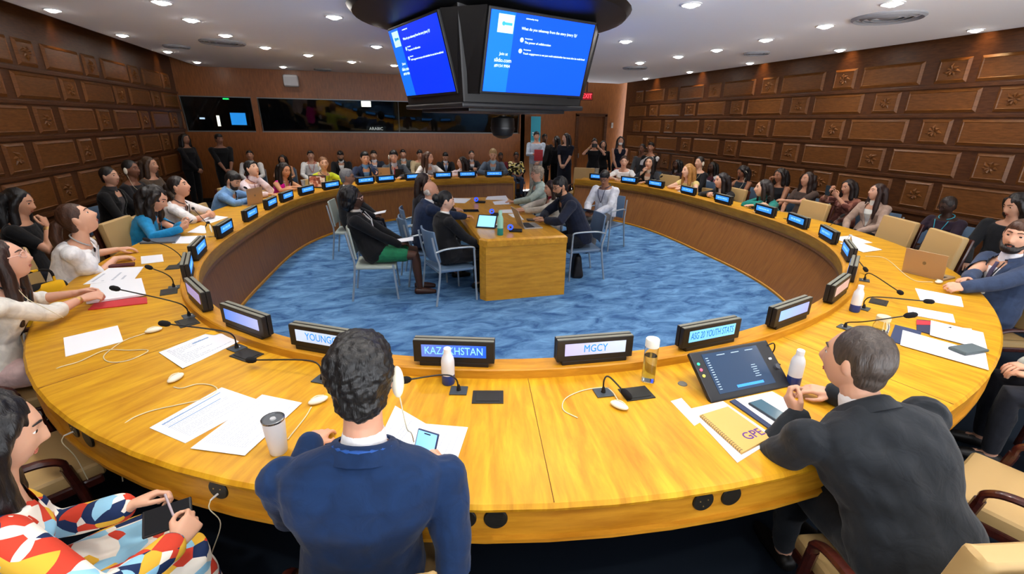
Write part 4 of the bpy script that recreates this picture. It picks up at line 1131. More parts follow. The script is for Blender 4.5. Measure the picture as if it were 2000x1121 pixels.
# ============================================================ who is where
LADY = True; MAN = False
def P_(label, px, plane, face, gaze=None, pitch=0, roll=0, **kw):
    """seated or standing figure from its head in the photo; plane = ('z'|'Y'|'X', value)"""
    q = {'z': at_z, 'Y': at_Y, 'X': at_X, 'ring': at_ring}[plane[0]](px[0], px[1], plane[1])
    hz = q.z; stand = kw.get('stand', False)
    if plane[0] == 'ring':
        kw.setdefault('lean', 0.2); kw.setdefault('hk', 1.1); kw.setdefault('k', max(1.0, min(1.12, hz / 1.2)) * 1.03); kw['seat'] = max(0.30, 0.45 - max(0, 1.2 * kw['k'] - hz) * 0.8)
    if 'k' not in kw: kw['k'] = max(0.9, min(1.14, hz / (1.60 if stand else 1.2)))
    lean = kw.pop('lean', 0.02 if stand else 0.06); side = kw.pop('side', 0.0)
    fa = R_(face); fw = Vector((math.sin(fa), math.cos(fa), 0)); rt = Vector((math.cos(fa), -math.sin(fa), 0))
    b = q - fw * lean - rt * side
    g = face if gaze is None else gaze
    yaw = ((g - face + 180) % 360) - 180
    return person(label, (b.x, b.y), face, hz=hz, lean=lean, side=side, head=(yaw, pitch, roll), **kw)
def W_(px, py, z): return tuple(at_z(px, py, z))
S1, S2, S3, S4, S5, S6 = '#e0b394', '#cf9d7c', '#b98561', '#8f5f42', '#5f3c29', '#3f281c'
BLK = '#110f10'; DBR = '#2a1a12'; BRN = '#4d3222'; BLD = '#b58a52'
blz = lambda c, sh='#e8e8ea', **k: dict(kind='blazer', color=c, shirt=sh, **k)
suit = lambda c, sh='#e8e8ea', **k: dict(kind='suit', color=c, shirt=sh, **k)
tee = lambda c, sl=0.55, **k: dict(kind='tee', color=c, sleeve=sl, **k)
blo = lambda c, sl=2.0, **k: dict(kind='blouse', color=c, sleeve=sl, **k)
def ring_off(p):
    v = Vector((p.x - TC[0], p.y - TC[1], 0)); a0 = math.atan2(v.x, v.y); best = 9
    for k in range(-14, 15):
        q = ring_pt(a0 + k * 0.04); best = min(best, math.hypot(p.x - q.x, p.y - q.y))
    return best if v.length > r_in(a0) else -best
def at_ring(px, py, off):
    """point on the sight line that stands off metres outside the inner lip of the horseshoe"""
    return min((at_z(px, py, 0.62 + 0.01 * i) for i in range(90)), key=lambda p: abs(ring_off(p) - off))
PP = {}
# ---- nearest three
dress_print = print_mat('geometric_print', ['#c8402c', '#e9e3d6', '#8fc3dd', '#1d2f55', '#e9e3d6', '#e0b03a', '#8fc3dd', '#1d2f55', '#e9e3d6', '#c8402c'], 21.0)
PP['N1'] = P_('man in a bright navy suit seen from behind reading a phone at the table', (706, 742), ('z', 1.25), 8, 6, -14, k=1.04, hk=1.12, fem=MAN, lean=0.05, side=0.05, skin='#d9a184', hair=('curlytop', '#141313'), vox=0.0055,
    top=suit('#0f294e', wrinkle=0.009), bottom=('pants', '#0f294e'), arms=(dict(w=W_(606, 868, 0.80), d=(0.35, 0.9, -0.1), n=(0, 0, -1), curl=0.35, pole=(-0.3, -0.6, -1)), dict(w=W_(868, 950, 0.83), d=(-0.15, 0.75, 0.55), n=(-0.8, -0.35, 0.45), curl=0.75, pole=(0.0, -0.6, -1))), extras=('earR', 'lanyard:#1d4f9a'), shw=1.26, neckx=0.035, drop=0.05)
PP['N2'] = P_('man in a charcoal suit leaning on the table behind the recording monitor', (1672, 705), ('z', 1.15), 14, -14, -2, k=1.1, hk=1.02, fem=MAN, lean=0.36, side=-0.11, skin='#cf9f85', hair=('crew', '#3d342e'), vox=0.0055,
    top=suit('#1c2025', wrinkle=0.010), bottom=('pants', '#1c2025'), arms=(dict(w=W_(1560, 815, 0.83), d=(-0.1, 0.7, 0.7), n=(0.7, -0.3, 0.2), curl=0.8, pole=(-1.0, -0.4, -0.6)), dict(w=(2.05, 1.35, 0.80), d=(-0.6, 0.6, 0), n=(0, 0, -1), curl=0.4, pole=(1, -0.4, -0.6))), shw=1.18)
PP['L1'] = P_('woman in a colourful geometric print dress with long black hair, holding a stylus', (-14, 850), ('z', 1.17), 52, 62, -18, k=1.0, fem=LADY, lean=0.12, skin='#d0a084', hair=('longcurl', '#0e0c0d', 0.34), vox=0.0055,
    top=dict(kind='dress', mat=dress_print, sleeve=1.9, scoop=(0.82, 0.10), e=0.014, wrinkle=0.007, cuff=0.006), bottom=('longskirt', '#888888', dress_print), arms=(dict(w=W_(250, 990, 0.74), d=(0.85, 0.5, 0.05), n=(0.2, -0.5, -0.8), curl=0.75, pole=(-0.6, 0.3, -0.7)), dict(w=W_(345, 1062, 0.70), d=(0.35, 0.9, 0.15), n=(-0.75, 0.2, -0.5), curl=0.85, pole=(0.7, -0.6, -0.6))), knees=(0.0, 0.0))
# ---- left arc of the horseshoe
PP['L2'] = P_('woman in a white shirt wearing an ivory earpiece, hands clasped over a white folder', (10, 508), ('z', 1.2), 72, 76, 10, fem=LADY, lean=0.22, k=1.02, hk=1.0, skin='#d7a58c', hair=('long', '#2c1a13', 0.30), vox=0.0065,
    top=blo('#e3e0d6', 1.25, scoop=(0.84, 0.09), wrinkle=0.006, e=0.018), bottom=('pants', '#d6b9b6'), arms=(dict(w=W_(150, 572, 0.84), d=(0.85, 0.45, 0.0), n=(0.3, -0.5, -0.7), curl=0.7), dict(w=W_(158, 584, 0.83), d=(0.9, 0.4, 0.1), n=(0.1, 0.5, -0.8), curl=0.7)), extras=('earR', 'lanyard:#1b1b1e', 'bracelet', 'glasses_pale'))
PP['L3'] = P_('woman in a white puff-sleeved blouse tilting her head back', (152, 428), ('z', 1.2), 82, 70, 26, fem=LADY, lean=0.2, k=1.06, hk=1.07, skin='#e0ad90', hair=('pony', '#3d2416', 0.16), vox=0.0065,
    top=blo('#ececec', 0.9, puff=True, wrinkle=0.007, e=0.02, scoop=(0.85, 0.08)), arms=(dict(w=W_(230, 487, 0.80), d=(0.9, 0.3, 0), n=(0, 0, -1), curl=0.4), dict(w=W_(225, 505, 0.79), d=(0.9, 0.5, 0), n=(0, 0, -1), curl=0.4)), extras=('lanyard:#b9b9b9',))
PP['L4'] = P_('woman in a bright blue blazer looking down at a phone', (303, 388), ('ring', 0.88), 84, 96, -28, fem=LADY, lean=0.27, hk=1.14, skin='#d9a68a', hair=('longcurl', '#17110f', 0.26), vox=0.007,
    top=blz('#1d86bd', '#2a2a30', wrinkle=0.006), arms=(dict(w=W_(352, 440, 0.84), d=(0.9, 0.0, 0.3), n=(0.1, -0.6, 0.6), curl=0.7), dict(w=W_(350, 448, 0.83), d=(0.8, 0.5, 0.3), n=(-0.3, 0.6, 0.6), curl=0.7)))
PP['L5'] = P_('woman in a white blouse with dark hair in a bun beside the bright blue blazer', (350, 365), ('ring', 0.95), 92, 98, 12, fem=LADY, skin='#d4a084', hair=('bun', '#1d1412', 0.1), vox=0.0075,
    top=blo('#e6e3e2', 0.95, e=0.018, scoop=(0.8, 0.08)), arms=('clasp', 'clasp'), extras=('lanyard:#30343c',))
PP['L6'] = P_('man in a light blue blazer bending over the table', (455, 352), ('ring', 0.86), 100, 116, -32, fem=MAN, lean=0.30, skin='#c99c80', hair=('short', '#151313'), top=blz('#6d96c4', '#a8cfe6', wrinkle=0.006), arms=('table', 'table'), extras=('beard',))
PP['L7'] = P_('man in a pale pink shirt gazing up with a hand on his chin', (492, 330), ('ring', 1.0), 118, 122, 18, fem=MAN, skin='#dcae92', hair=('short', '#141212'), top=blo('#e2cfd2', 2.0, collar=True, e=0.02), arms=('chin', 'table'), extras=('lanyard:#7a2a3a',))
PP['L8'] = P_('woman in a fuchsia sleeveless top with straight black hair, arms folded on the table', (556, 333), ('ring', 0.9), 126, 136, -12, fem=LADY, skin='#c48d68', hair=('long', '#120d0d', 0.26), top=blo('#e0179c', 0, scoop=(0.8, 0.08)), arms=('fold', 'table'), extras=('lanyard:#d8d8d8',))
PP['L9'] = P_('woman in a lime yellow top with an ivory earpiece', (632, 320), ('ring', 1.0), 150, 165, 2, fem=LADY, skin='#d6a587', hair=('pulled', '#6b4526'), top=blo('#b9c224', 1.6, e=0.02), arms=('table', 'table'), extras=('earR', 'lanyard:#6e6a30'))
# ---- far side of the horseshoe
PP['F1'] = P_('man in a navy suit and blue shirt resting his cheek on his hand', (713, 309), ('ring', 1.08), 172, 168, -5, fem=MAN, skin='#dba98b', hair=('short', '#121111'), top=suit('#1f2c47', '#6d9fd0'), arms=('cheek', 'table'))
PP['F2'] = P_('man in a grey suit with a red tie and headset', (769, 306), ('ring', 1.08), 180, 186, -8, fem=MAN, skin='#e0ae94', hair=('short', '#121111'), top=suit('#3d434b', '#c8ccd6', tie='#b3374c'), arms=('table', 'table'), extras=('earR',))
PP['F3'] = P_('woman in a white blazer with long brown hair turned to her left', (837, 308), ('ring', 1.08), 178, 128, 0, fem=LADY, skin='#dba98c', hair=('long', '#4a2f20', 0.28), top=blz('#e6e3df', '#cfcac6'), arms=('table', 'table'))
PP['F4'] = P_('woman in a pale pink jacket with long dark hair seen in profile', (902, 318), ('ring', 0.97), 195, 262, -2, fem=LADY, lean=0.17, skin='#e0b096', hair=('long', '#1e1411', 0.26), top=blz('#e3d2d4', '#e9e4e2'), arms=('table', 'table'))
PP['F5'] = P_('fair-haired man in a blue-grey suit at the end of the far table arm', (963, 302), ('ring', 1.1), 196, 196, -16, fem=MAN, skin='#e0ae90', hair=('short', '#b49566'), top=suit('#566677', '#a9d4e6'), arms=('table', 'table'), extras=('lanyard:#e6e6e6',))
# ---- right arc
PP['R1'] = P_('woman in a white tee with pulled-back hair beside the gap in the table', (1219, 316), ('ring', 0.95), 222, 212, -4, fem=LADY, skin='#e2b49b', hair=('pulled', '#3a2418'), top=tee('#ececec', 1.1, e=0.02), arms=('table', 'table'))
PP['R2'] = P_('woman in a black blazer raising her hands before her chest', (1268, 319), ('ring', 0.86), 240, 228, 6, fem=LADY, skin='#d8a98c', hair=('long', '#171212', 0.24), top=blz('#22242a', '#d8c2ac'), arms=('table', 'chest'))
PP['R3'] = P_('woman with long blonde hair in a pale yellow top', (1343, 334), ('ring', 0.7), 252, 272, 2, fem=LADY, lean=0.28, skin='#e2b398', hair=('long', '#a4753c', 0.30), top=blo('#dcc882', 0.25, e=0.015), arms=('table', 'clasp'))
PP['R4'] = P_('woman in a black blazer over a white top with dark hair tucked behind her ear', (1409, 353), ('ring', 0.63), 264, 285, -4, fem=LADY, lean=0.30, skin='#dcab8f', hair=('long', '#191214', 0.2), top=blz('#16171a', '#e3e3e3'), arms=('clasp', 'clasp'))
PP['R5'] = P_('woman in an emerald green blouse looking across the room', (1490, 368), ('ring', 0.66), 270, 300, 0, fem=LADY, lean=0.32, skin='#dfb195', hair=('long', '#1d1413', 0.2), top=blo('#17796f', 2.0, e=0.024, wrinkle=0.007, collar=True), arms=('table', 'fold'), vox=0.008)
PP['R6'] = P_('bearded man in a navy suit and tie at the right edge of the photo', (1990, 462), ('ring', 1.13), 292, 262, -2, roll=-4, fem=MAN, lean=-0.03, k=1.05, skin='#d9a68a', hair=('short', '#4a3022'), vox=0.0065,
    top=suit('#33415c', '#e6e6ec', tie='#4d4763'), arms=(dict(w=W_(1880, 562, 0.80), d=(-0.9, 0.25, 0.05), n=(0.2, 0.5, -0.7), curl=0.65), dict(w=W_(1885, 552, 0.82), d=(-0.9, 0.0, 0.1), n=(0.2, -0.4, -0.7), curl=0.65)), extras=('beard', 'lanyard:#22242c'))
PP['R7'] = person('person in a pale grey jacket at the lower right edge, only an arm showing', (3.95, 1.12), 320, hz=1.2, lean=0.06, fem=MAN, skin='#d9a68a', hair=('short', '#2a2220'), vox=0.0085, top=suit('#a3a69f', '#e6e6ec'), arms=('lap', 'lap'))
# ---- at the centre table
PP['C1'] = P_('woman in a black blazer and green skirt, wearing pale glasses', (690, 388), ('z', 1.16), 96, 100, -4, fem=LADY, lean=-0.20, skin='#4a2f22', hair=('afro', '#0d0a0a'), vox=0.0065, k=1.04,
    top=blz('#0f0f12', '#b9b4ae', wrinkle=0.006), bottom=('skirt', '#1f6f4a'), arms=('lap', 'lap'), shoes='#3a1f14', extras=('glasses_pale', 'lanyard:#c9c9c9'), feet=0.06)
PP['C2'] = P_('grey-haired man in a dark suit behind the woman with the green skirt', (678, 346), ('z', 1.2), 98, 96, -4, fem=MAN, lean=0.0, skin='#a87a60', hair=('short', '#6f6e6d'), top=suit('#191a1d', '#d0d0d0'), arms=('lap', 'lap'), extras=('glasses',), feet=0.08)
PP['C3'] = P_('woman with very long dark brown hair behind the bald man', (829, 356), ('z', 1.2), 92, 100, 0, fem=LADY, skin='#cf9f84', hair=('long', '#24140f', 0.40), top=blz('#1b1a20', '#3a3038'), arms=('table', 'table'))
PP['C4'] = P_('bald man in a navy jacket reaching over the center table', (841, 372), ('z', 1.17), 84, 94, -6, fem=MAN, lean=0.12, skin='#d7a288', hair=('bald', '#bdb6ae'), top=suit('#1d2b47', '#e6e6e6'), arms=('table', dict(w=W_(915, 424, 0.80), d=(0.95, 0.2, 0.0), n=(0, 0, -1), curl=0.35)), vox=0.008)
PP['C5'] = P_('woman in a black trouser suit with tied-back black hair at the center table', (870, 393), ('z', 1.15), 78, 92, -10, fem=LADY, lean=-0.03, skin='#dcae94', hair=('bun', '#0e0c0d', 0.1), vox=0.0065,
    top=blz('#121215', '#e3e3e3', wrinkle=0.006), bottom=('pants', '#101013'), arms=('lap', 'lap'))
PP['C6'] = P_('woman in a mint jacket with curly ash-blonde hair', (1049, 340), ('Y', 7.15), 272, 268, -6, fem=LADY, skin='#d9a78c', hair=('curlytop', '#8d7f6c'), top=blz('#aebfb2', '#7b8f84'), arms=('table', 'lap'), extras=('glasses',))
PP['C7'] = P_('woman in a cream jacket and red scarf half hidden by the laptop user', (1075, 368), ('Y', 6.35), 272, 265, -12, fem=LADY, skin='#d9a78c', hair=('long', '#2b1b15', 0.2), top=blz('#cdc4b4', '#8f1f38'), arms=('table', 'table'))
PP['C8'] = P_('man in a navy suit with glasses and beard typing on a laptop', (1094, 364), ('Y', 5.62), 276, 262, -20, fem=MAN, lean=0.32, skin='#c08f70', hair=('short', '#100f10'), vox=0.0065,
    top=suit('#1b2133', '#20222c', wrinkle=0.006), bottom=('pants', '#15171d'), arms=('table', 'table'), extras=('glasses', 'beard', 'watch'))
PP['C9'] = P_('man in a white sweater looking down at a tablet, seated apart on the right', (1181, 347), ('z', 1.17), 244, 232, -32, fem=MAN, lean=0.08, skin='#a9765a', hair=('short', '#15110f'), vox=0.0075,
    top=dict(kind='sweater', color='#d9dbdf', sleeve=2.0, e=0.03, wrinkle=0.005, scoop=(0.9, 0.07)), bottom=('pants', '#6d6a66'), arms=('lap', 'lap'), extras=('lanyard:#22314f', 'glasses'))
# ---- row against the left wall
PP['B1'] = P_('woman in black with black hair holding a hand to her mouth by the left wall', (38, 396), ('X', -3.05), 80, 90, -14, fem=LADY, skin='#c99577', hair=('long', '#0d0b0c', 0.22), vox=0.0085, top=tee('#131315', 0.6), arms=('lap', 'chin'), extras=('bracelet',))
PP['B2'] = P_('woman in a black jacket with two white buttons by the left wall', (214, 345), ('X', -3.2), 95, 105, 2, fem=LADY, skin='#c99a80', hair=('pulled', '#15100f'), top=blz('#101012', '#3a3638'), arms=('lap', 'lap'))
PP['B3'] = P_('woman in dark clothes with a pale earpiece by the left wall', (256, 331), ('X', -3.2), 98, 108, 0, fem=LADY, skin='#7d5440', hair=('pulled', '#100d0d'), top=blo('#17161a', 2.0), arms=('lap', 'lap'), extras=('earR',))
PP['B4'] = P_('woman in a brown cardigan at the far end of the left wall', (293, 323), ('X', -3.2), 100, 105, 0, fem=LADY, skin='#c29074', hair=('long', '#3b2a1e', 0.16), top=blo('#4d4034', 2.0), arms=('lap', 'lap'))
PP['B5'] = P_('person in dark clothes standing in the dark left corner', (362, 272), ('Y', 12.6), 120, 130, 0, fem=LADY, stand=True, skin='#a8795f', hair=('long', '#15100f', 0.16), top=blo('#1b1a1d', 2.0), arms=('front', 'front'), bottom=('pants', '#141416'))
PP['B6'] = P_('person in black standing in the left corner under the small booth window', (428, 272), ('Y', 12.4), 150, 140, -4, fem=MAN, stand=True, skin='#8f6450', hair=('short', '#15100f'), top=blo('#111114', 1.1), arms=('front', 'front'), bottom=('pants', '#141416'))
# ---- row against the back wall
def back(label, px, fem, gaze, pitch, **kw): return P_(label, px, ('Y', kw.pop('Y', 12.75)), kw.pop('face', 180), gaze, pitch, fem=fem, **kw)
PP['D1'] = back('man in a black vest with white sleeves below the booth window', (488, 304), MAN, 172, 8, skin='#b98468', hair=('short', '#15100f'), top=dict(kind='vest', color='#17171a', shirt='#e2e2e2'), arms=('lap', 'lap'))
PP['D2'] = back('woman in white with dark hair hidden behind the fuchsia top', (552, 312), LADY, 190, -6, skin='#c08c6c', hair=('long', '#100d0d', 0.3), top=tee('#dcdcdc', 0), arms=('lap', 'lap'))
PP['D3'] = back('man in a white shirt left of the lime yellow top', (607, 304), MAN, 170, 0, skin='#d9a88c', hair=('short', '#15110f'), top=blo('#e3e3e3', 2.0, e=0.02), arms=('lap', 'lap'), extras=('lanyard:#c0392f',))
PP['D4'] = back('man in a black suit looking down by the back wall', (665, 304), MAN, 182, -24, skin='#b5866c', hair=('short', '#121010'), top=suit('#141518', '#e0e0e0'), arms=('lap', 'lap'), extras=('beard',))
PP['D5'] = back('man in a dark suit behind the man resting his cheek', (730, 303), MAN, 180, -8, skin='#d4a58b', hair=('short', '#121010'), top=suit('#1b2130', '#d8d8e0'), arms=('lap', 'lap'))
PP['D6'] = back('person in a grey-green jacket behind the red tie', (787, 301), MAN, 188, -5, Y=13.0, skin='#cf9d82', hair=('short', '#171312'), top=suit('#454a48', '#d0d0d0'), arms=('lap', 'lap'))
PP['D7'] = back('person in a beige shirt behind the white blazer', (820, 302), MAN, 175, -10, skin='#c99478', hair=('short', '#171312'), top=blo('#b5a583', 2.0, e=0.02), arms=('lap', 'lap'))
PP['D8'] = back('man in a black suit and blue tie looking down by the back wall', (870, 306), MAN, 182, -26, skin='#cf9d82', hair=('short', '#121010'), top=suit('#17191d', '#dfe5f0', tie='#6d86b4'), arms=('lap', 'lap'))
PP['D9'] = back('woman in a dark jacket between the pale pink jacket and the fair-haired man', (921, 303), LADY, 186, -6, skin='#d4a48c', hair=('pulled', '#1b1413'), top=blz('#1b1b22', '#c9c5c8'), arms=('clasp', 'clasp'))
PP['D10'] = back('person in dark red hidden behind the fair-haired man', (978, 306), MAN, 180, -10, Y=13.0, skin='#6d4837', hair=('short', '#121010'), top=blo('#5d1420', 2.0), arms=('lap', 'lap'))
floral = print_mat('floral_print', ['#e0cf7a', '#1c1a16', '#cdbd6a', '#2a2520', '#e6dcae', '#1c1a16'], 22.0)
PP['D11'] = back('person in a black and yellow patterned blouse seated by the back wall', (1008, 305), LADY, 186, -22, face=186, skin='#7a4f3a', hair=('pulled', '#120f0e'), top=dict(kind='blouse', mat=floral, sleeve=1.5, e=0.02), bottom=('pants', '#3d4a63'), arms=('lap', 'lap'))
# ---- standing by the doorway
def stood(label, px, Y, fem, face, gaze, pitch=0, **kw): return P_(label, px, ('Y', Y), face, gaze, pitch, fem=fem, stand=True, **kw)
PP['S1'] = stood('person in a pale blue shirt and cream trousers holding a red folder', (1048, 266), 12.7, MAN, 195, 190, -6, skin='#d0a088', hair=('short', '#1b1514'), top=blo('#b9c6d6', 1.5, e=0.02, untucked=True), bottom=('pants', '#cfc9ba'), arms=('front', 'hold'))
PP['S2'] = stood('dark-haired person half hidden behind the red folder', (1064, 270), 13.2, MAN, 190, 190, 0, skin='#5f3c29', hair=('short', '#0e0c0c'), top=blo('#1d1a1c', 2.0), bottom=('pants', '#18181a'), arms=('side', 'side'))
PP['S3'] = stood('person in a black jacket standing by the doorway with the back turned', (1086, 274), 12.9, LADY, 250, 300, 0, skin='#b98468', hair=('long', '#141010', 0.3), top=blo('#17171b', 2.0), bottom=('pants', '#141416'), arms=('side', 'side'))
PP['S4'] = stood('woman in a navy dress with long dark hair and clasped hands', (1105, 270), 12.0, LADY, 215, 260, -6, skin='#d9aa90', hair=('long', '#171112', 0.32), top=dict(kind='dress', color='#171a28', sleeve=0.7, e=0.016), bottom=('longskirt', '#171a28'), arms=('front', 'front'))
PP['S5'] = stood('woman in a black tee and cream trousers raising a camera', (1161, 280), 11.4, LADY, 205, 205, -4, skin='#d2a085', hair=('bun', '#15100f', 0.3), top=tee('#131316', 0.6), bottom=('pants', '#c9c2b2'), arms=('camera', 'camera'), extras=('bracelet',))
PP['S6'] = stood('person standing right behind the photographer', (1178, 283), 12.0, LADY, 205, 200, 0, skin='#d2a085', hair=('long', '#15100f', 0.3), top=blo('#131316', 2.0), bottom=('pants', '#1b1b1d'), arms=('side', 'side'))
PP['S7'] = stood('woman in a navy sleeveless top wearing a white face mask', (1212, 276), 11.2, LADY, 205, 205, 0, skin='#d2a085', hair=('long', '#120e0e', 0.24), top=tee('#14182a', 0, e=0.015, scoop=(0.7, 0.06)), bottom=('pants', '#191a20'), arms=('front', 'front'), extras=('mask',))
# ---- row against the right wall
def rw(label, px, fem, gaze, pitch, **kw): return P_(label, px, ('X', kw.pop('X', 6.95)), kw.pop('face', 268), gaze, pitch, fem=fem, **kw)
PP['E1'] = rw('person in grey at the far end of the right wall', (1254, 291), MAN, 240, 0, X=7.0, face=250, skin='#7d5440', hair=('crew', '#171312'), top=blo('#55585c', 2.0), arms=('lap', 'lap'), k=1.0)
PP['E2'] = rw('person in a white and black sweater at the far end of the right wall', (1271, 288), LADY, 230, 0, X=6.9, face=240, skin='#b98468', hair=('short', '#171312'), top=dict(kind='sweater', mat=print_mat('bold_bands', ['#dcdcdc', '#1a1a1c', '#dcdcdc', '#202022'], 3.2), sleeve=2.0, e=0.024), arms=('lap', 'lap'), k=1.0)
PP['E3'] = rw('woman with dark curls and a burgundy top by the right wall', (1322, 322), LADY, 262, -4, skin='#4f3224', hair=('longcurl', '#0e0b0b', 0.18), top=blz('#2d1a20', '#8d8486'), arms=('lap', 'lap'))
PP['E4'] = rw('woman in black with a light complexion behind the blonde woman', (1366, 318), LADY, 258, 2, X=6.75, skin='#d9a98e', hair=('pulled', '#17110f'), top=blo('#1b1c20', 2.0), arms=('lap', 'lap'), extras=('earL',))
PP['E5'] = rw('woman with braids and a striped scarf beside the wall panelling', (1391, 327), LADY, 265, -2, X=7.3, skin='#4a2f22', hair=('long', '#0e0b0b', 0.2), top=dict(kind='blouse', mat=print_mat('scarf_stripes', ['#b9b9bd', '#4c2430', '#cfcfd2', '#1c1c20', '#7a4a58'], 9.0), sleeve=2.0), arms=('lap', 'lap'))
PP['E6'] = rw('woman in a dark sleeveless dress looking down at her phone by the right wall', (1450, 336), LADY, 275, -26, skin='#8c5d45', hair=('long', '#161011', 0.16), top=tee('#20272f', 0), bottom=('skirt', '#20272f'), arms=('phone', 'phone'), extras=('earL',))
PP['E7'] = rw('woman in a black sleeveless top behind the emerald blouse', (1523, 343), LADY, 270, -8, skin='#9a6a50', hair=('longcurl', '#120d0d', 0.14), top=tee('#17171b', 0), arms=('lap', 'cheek'))
PP['E8'] = rw('woman in a grey-brown dress with long wavy hair by the right wall', (1576, 351), LADY, 272, 4, skin='#c08f74', hair=('longcurl', '#22140f', 0.26), top=tee('#4a3c36', 0.55, e=0.016), bottom=('skirt', '#2c2523'), arms=('fold', 'lap'))
rose = print_mat('rose_print', ['#6d4038', '#8c5a4c', '#55302a', '#a3776a', '#6d4038'], 16.0)
PP['E9'] = rw('woman in a patterned rose-brown blouse taking a picture with her phone', (1656, 366), LADY, 276, -8, X=7.05, skin='#c79377', hair=('long', '#1c1210', 0.18), top=dict(kind='blouse', mat=rose, sleeve=1.3, e=0.02), bottom=('pants', '#141416'), arms=('chest', dict(p=(0.05, 0.36, 1.06), d=(-0.5, 0.4, 0.8), n=(-0.7, -0.5, 0.2), curl=0.7, pole=(1, -0.2, -1))), vox=0.0085)
PP['E10'] = rw('woman in a beige jacket with long brown hair and a notebook on her lap', (1712, 375), LADY, 290, 6, X=6.8, skin='#d4a48a', hair=('long', '#2c1a15', 0.30, 'fwd'), top=blz('#a88f80', '#d9dad4'), bottom=('pants', '#141416'), arms=('lap', 'lap'), vox=0.0085)
PP['E11'] = rw('woman in a plum top with braided hair and a bright lanyard', (1851, 402), LADY, 285, -24, X=6.75, skin='#3f2a21', hair=('pulled', '#241a15'), top=tee('#2c1f2c', 0.6, e=0.02), arms=('lap', 'lap'), extras=('lanyard:#3aa0b4', 'glasses'), vox=0.0085)
PP['E12'] = rw('dark-haired person in black at the far right edge by the wall', (1985, 402), MAN, 290, -20, X=6.4, skin='#c08f74', hair=('longcurl', '#17110f', 0.06), top=blo('#16171a', 2.0), arms=('lap', 'lap'), vox=0.0085)
# ============================================================ seats
leather = mat('tan_leather', '#b99a66', 0.5, spec=0.4)
n, l, b = nt(leather); tc = n.new('ShaderNodeTexCoord'); ns = n.new('ShaderNodeTexNoise'); ns.inputs['Scale'].default_value = 9; l.new(tc.outputs['Object'], ns.inputs['Vector'])
bp = n.new('ShaderNodeBump'); bp.inputs['Strength'].default_value = 0.25; bp.inputs['Distance'].default_value = 0.01; l.new(ns.outputs['Fac'], bp.inputs['Height']); l.new(bp.outputs[0], b.inputs['Normal'])
mahog = grain_mat('dark_mahogany', '#2c100c', '#4a1d14', (3, 14, 14), 0.3, coat=0.3)
blue_shell = mat('blue_seat_shell', '#5d7691', 0.5)
pale_shell = mat('pale_seat_shell', '#a9b3aa', 0.5)
chrome = mat('grey_steel_tube', '#aab4bb', 0.35, 0.5)
PROTO = {}
def armchair_proto():
    t = thing('armchair', 'x', 'chair', (0, 0, 0), 0, 'tan leather armchairs round the horseshoe table')
    bm = BM(); box(bm, (0, 0.03, 0.362), (0.50, 0.50, 0.085), 0.03, seg=3); bm_obj('seat', bm, leather, t, smooth=True)
    bm = BM(); box(bm, (0, 0, 0), (0.52, 0.075, 0.50), 0.03, seg=3); 
    for v in bm.verts:
        v.co.y += 0.05 * (v.co.x / 0.26) ** 2
    bm.transform(Matrix.Translation((0, -0.295, 0.70)) @ Matrix.Rotation(R_(8), 4, 'X')); bm_obj('backrest', bm, leather, t, smooth=True)
    bm = BM(); box(bm, (0, 0, 0), (0.48, 0.03, 0.46), 0.012); bm.transform(Matrix.Translation((0, -0.335, 0.70)) @ Matrix.Rotation(R_(8), 4, 'X')); bm_obj('back_shell', bm, mahog, t, smooth=True)
    for s in (-1, 1):
        bm = BM(); tube(bm, curve_pts([(0.285 * s, -0.29, 0.535), (0.29 * s, -0.10, 0.542), (0.29 * s, 0.06, 0.537), (0.285 * s, 0.135, 0.50), (0.28 * s, 0.145, 0.45)], 5), 0.024, 8, flat=0.7); bm_obj('armrest', bm, mahog, t, smooth=True)
        bm = BM(); tube(bm, [(0.28 * s, 0.145, 0.46), (0.27 * s, 0.17, 0.3), (0.26 * s, 0.2, 0.0)], [.022, .022, .017], 8); bm_obj('leg', bm, mahog, t, smooth=True)
        bm = BM(); tube(bm, [(0.285 * s, -0.29, 0.55), (0.27 * s, -0.25, 0.35), (0.26 * s, -0.28, 0.0)], [.022, .022, .017], 8); bm_obj('leg', bm, mahog, t, smooth=True)
    bm = BM(); box(bm, (0, 0.01, 0.315), (0.52, 0.50, 0.05), 0.012); bm_obj('seat_rail', bm, mahog, t)
    return t
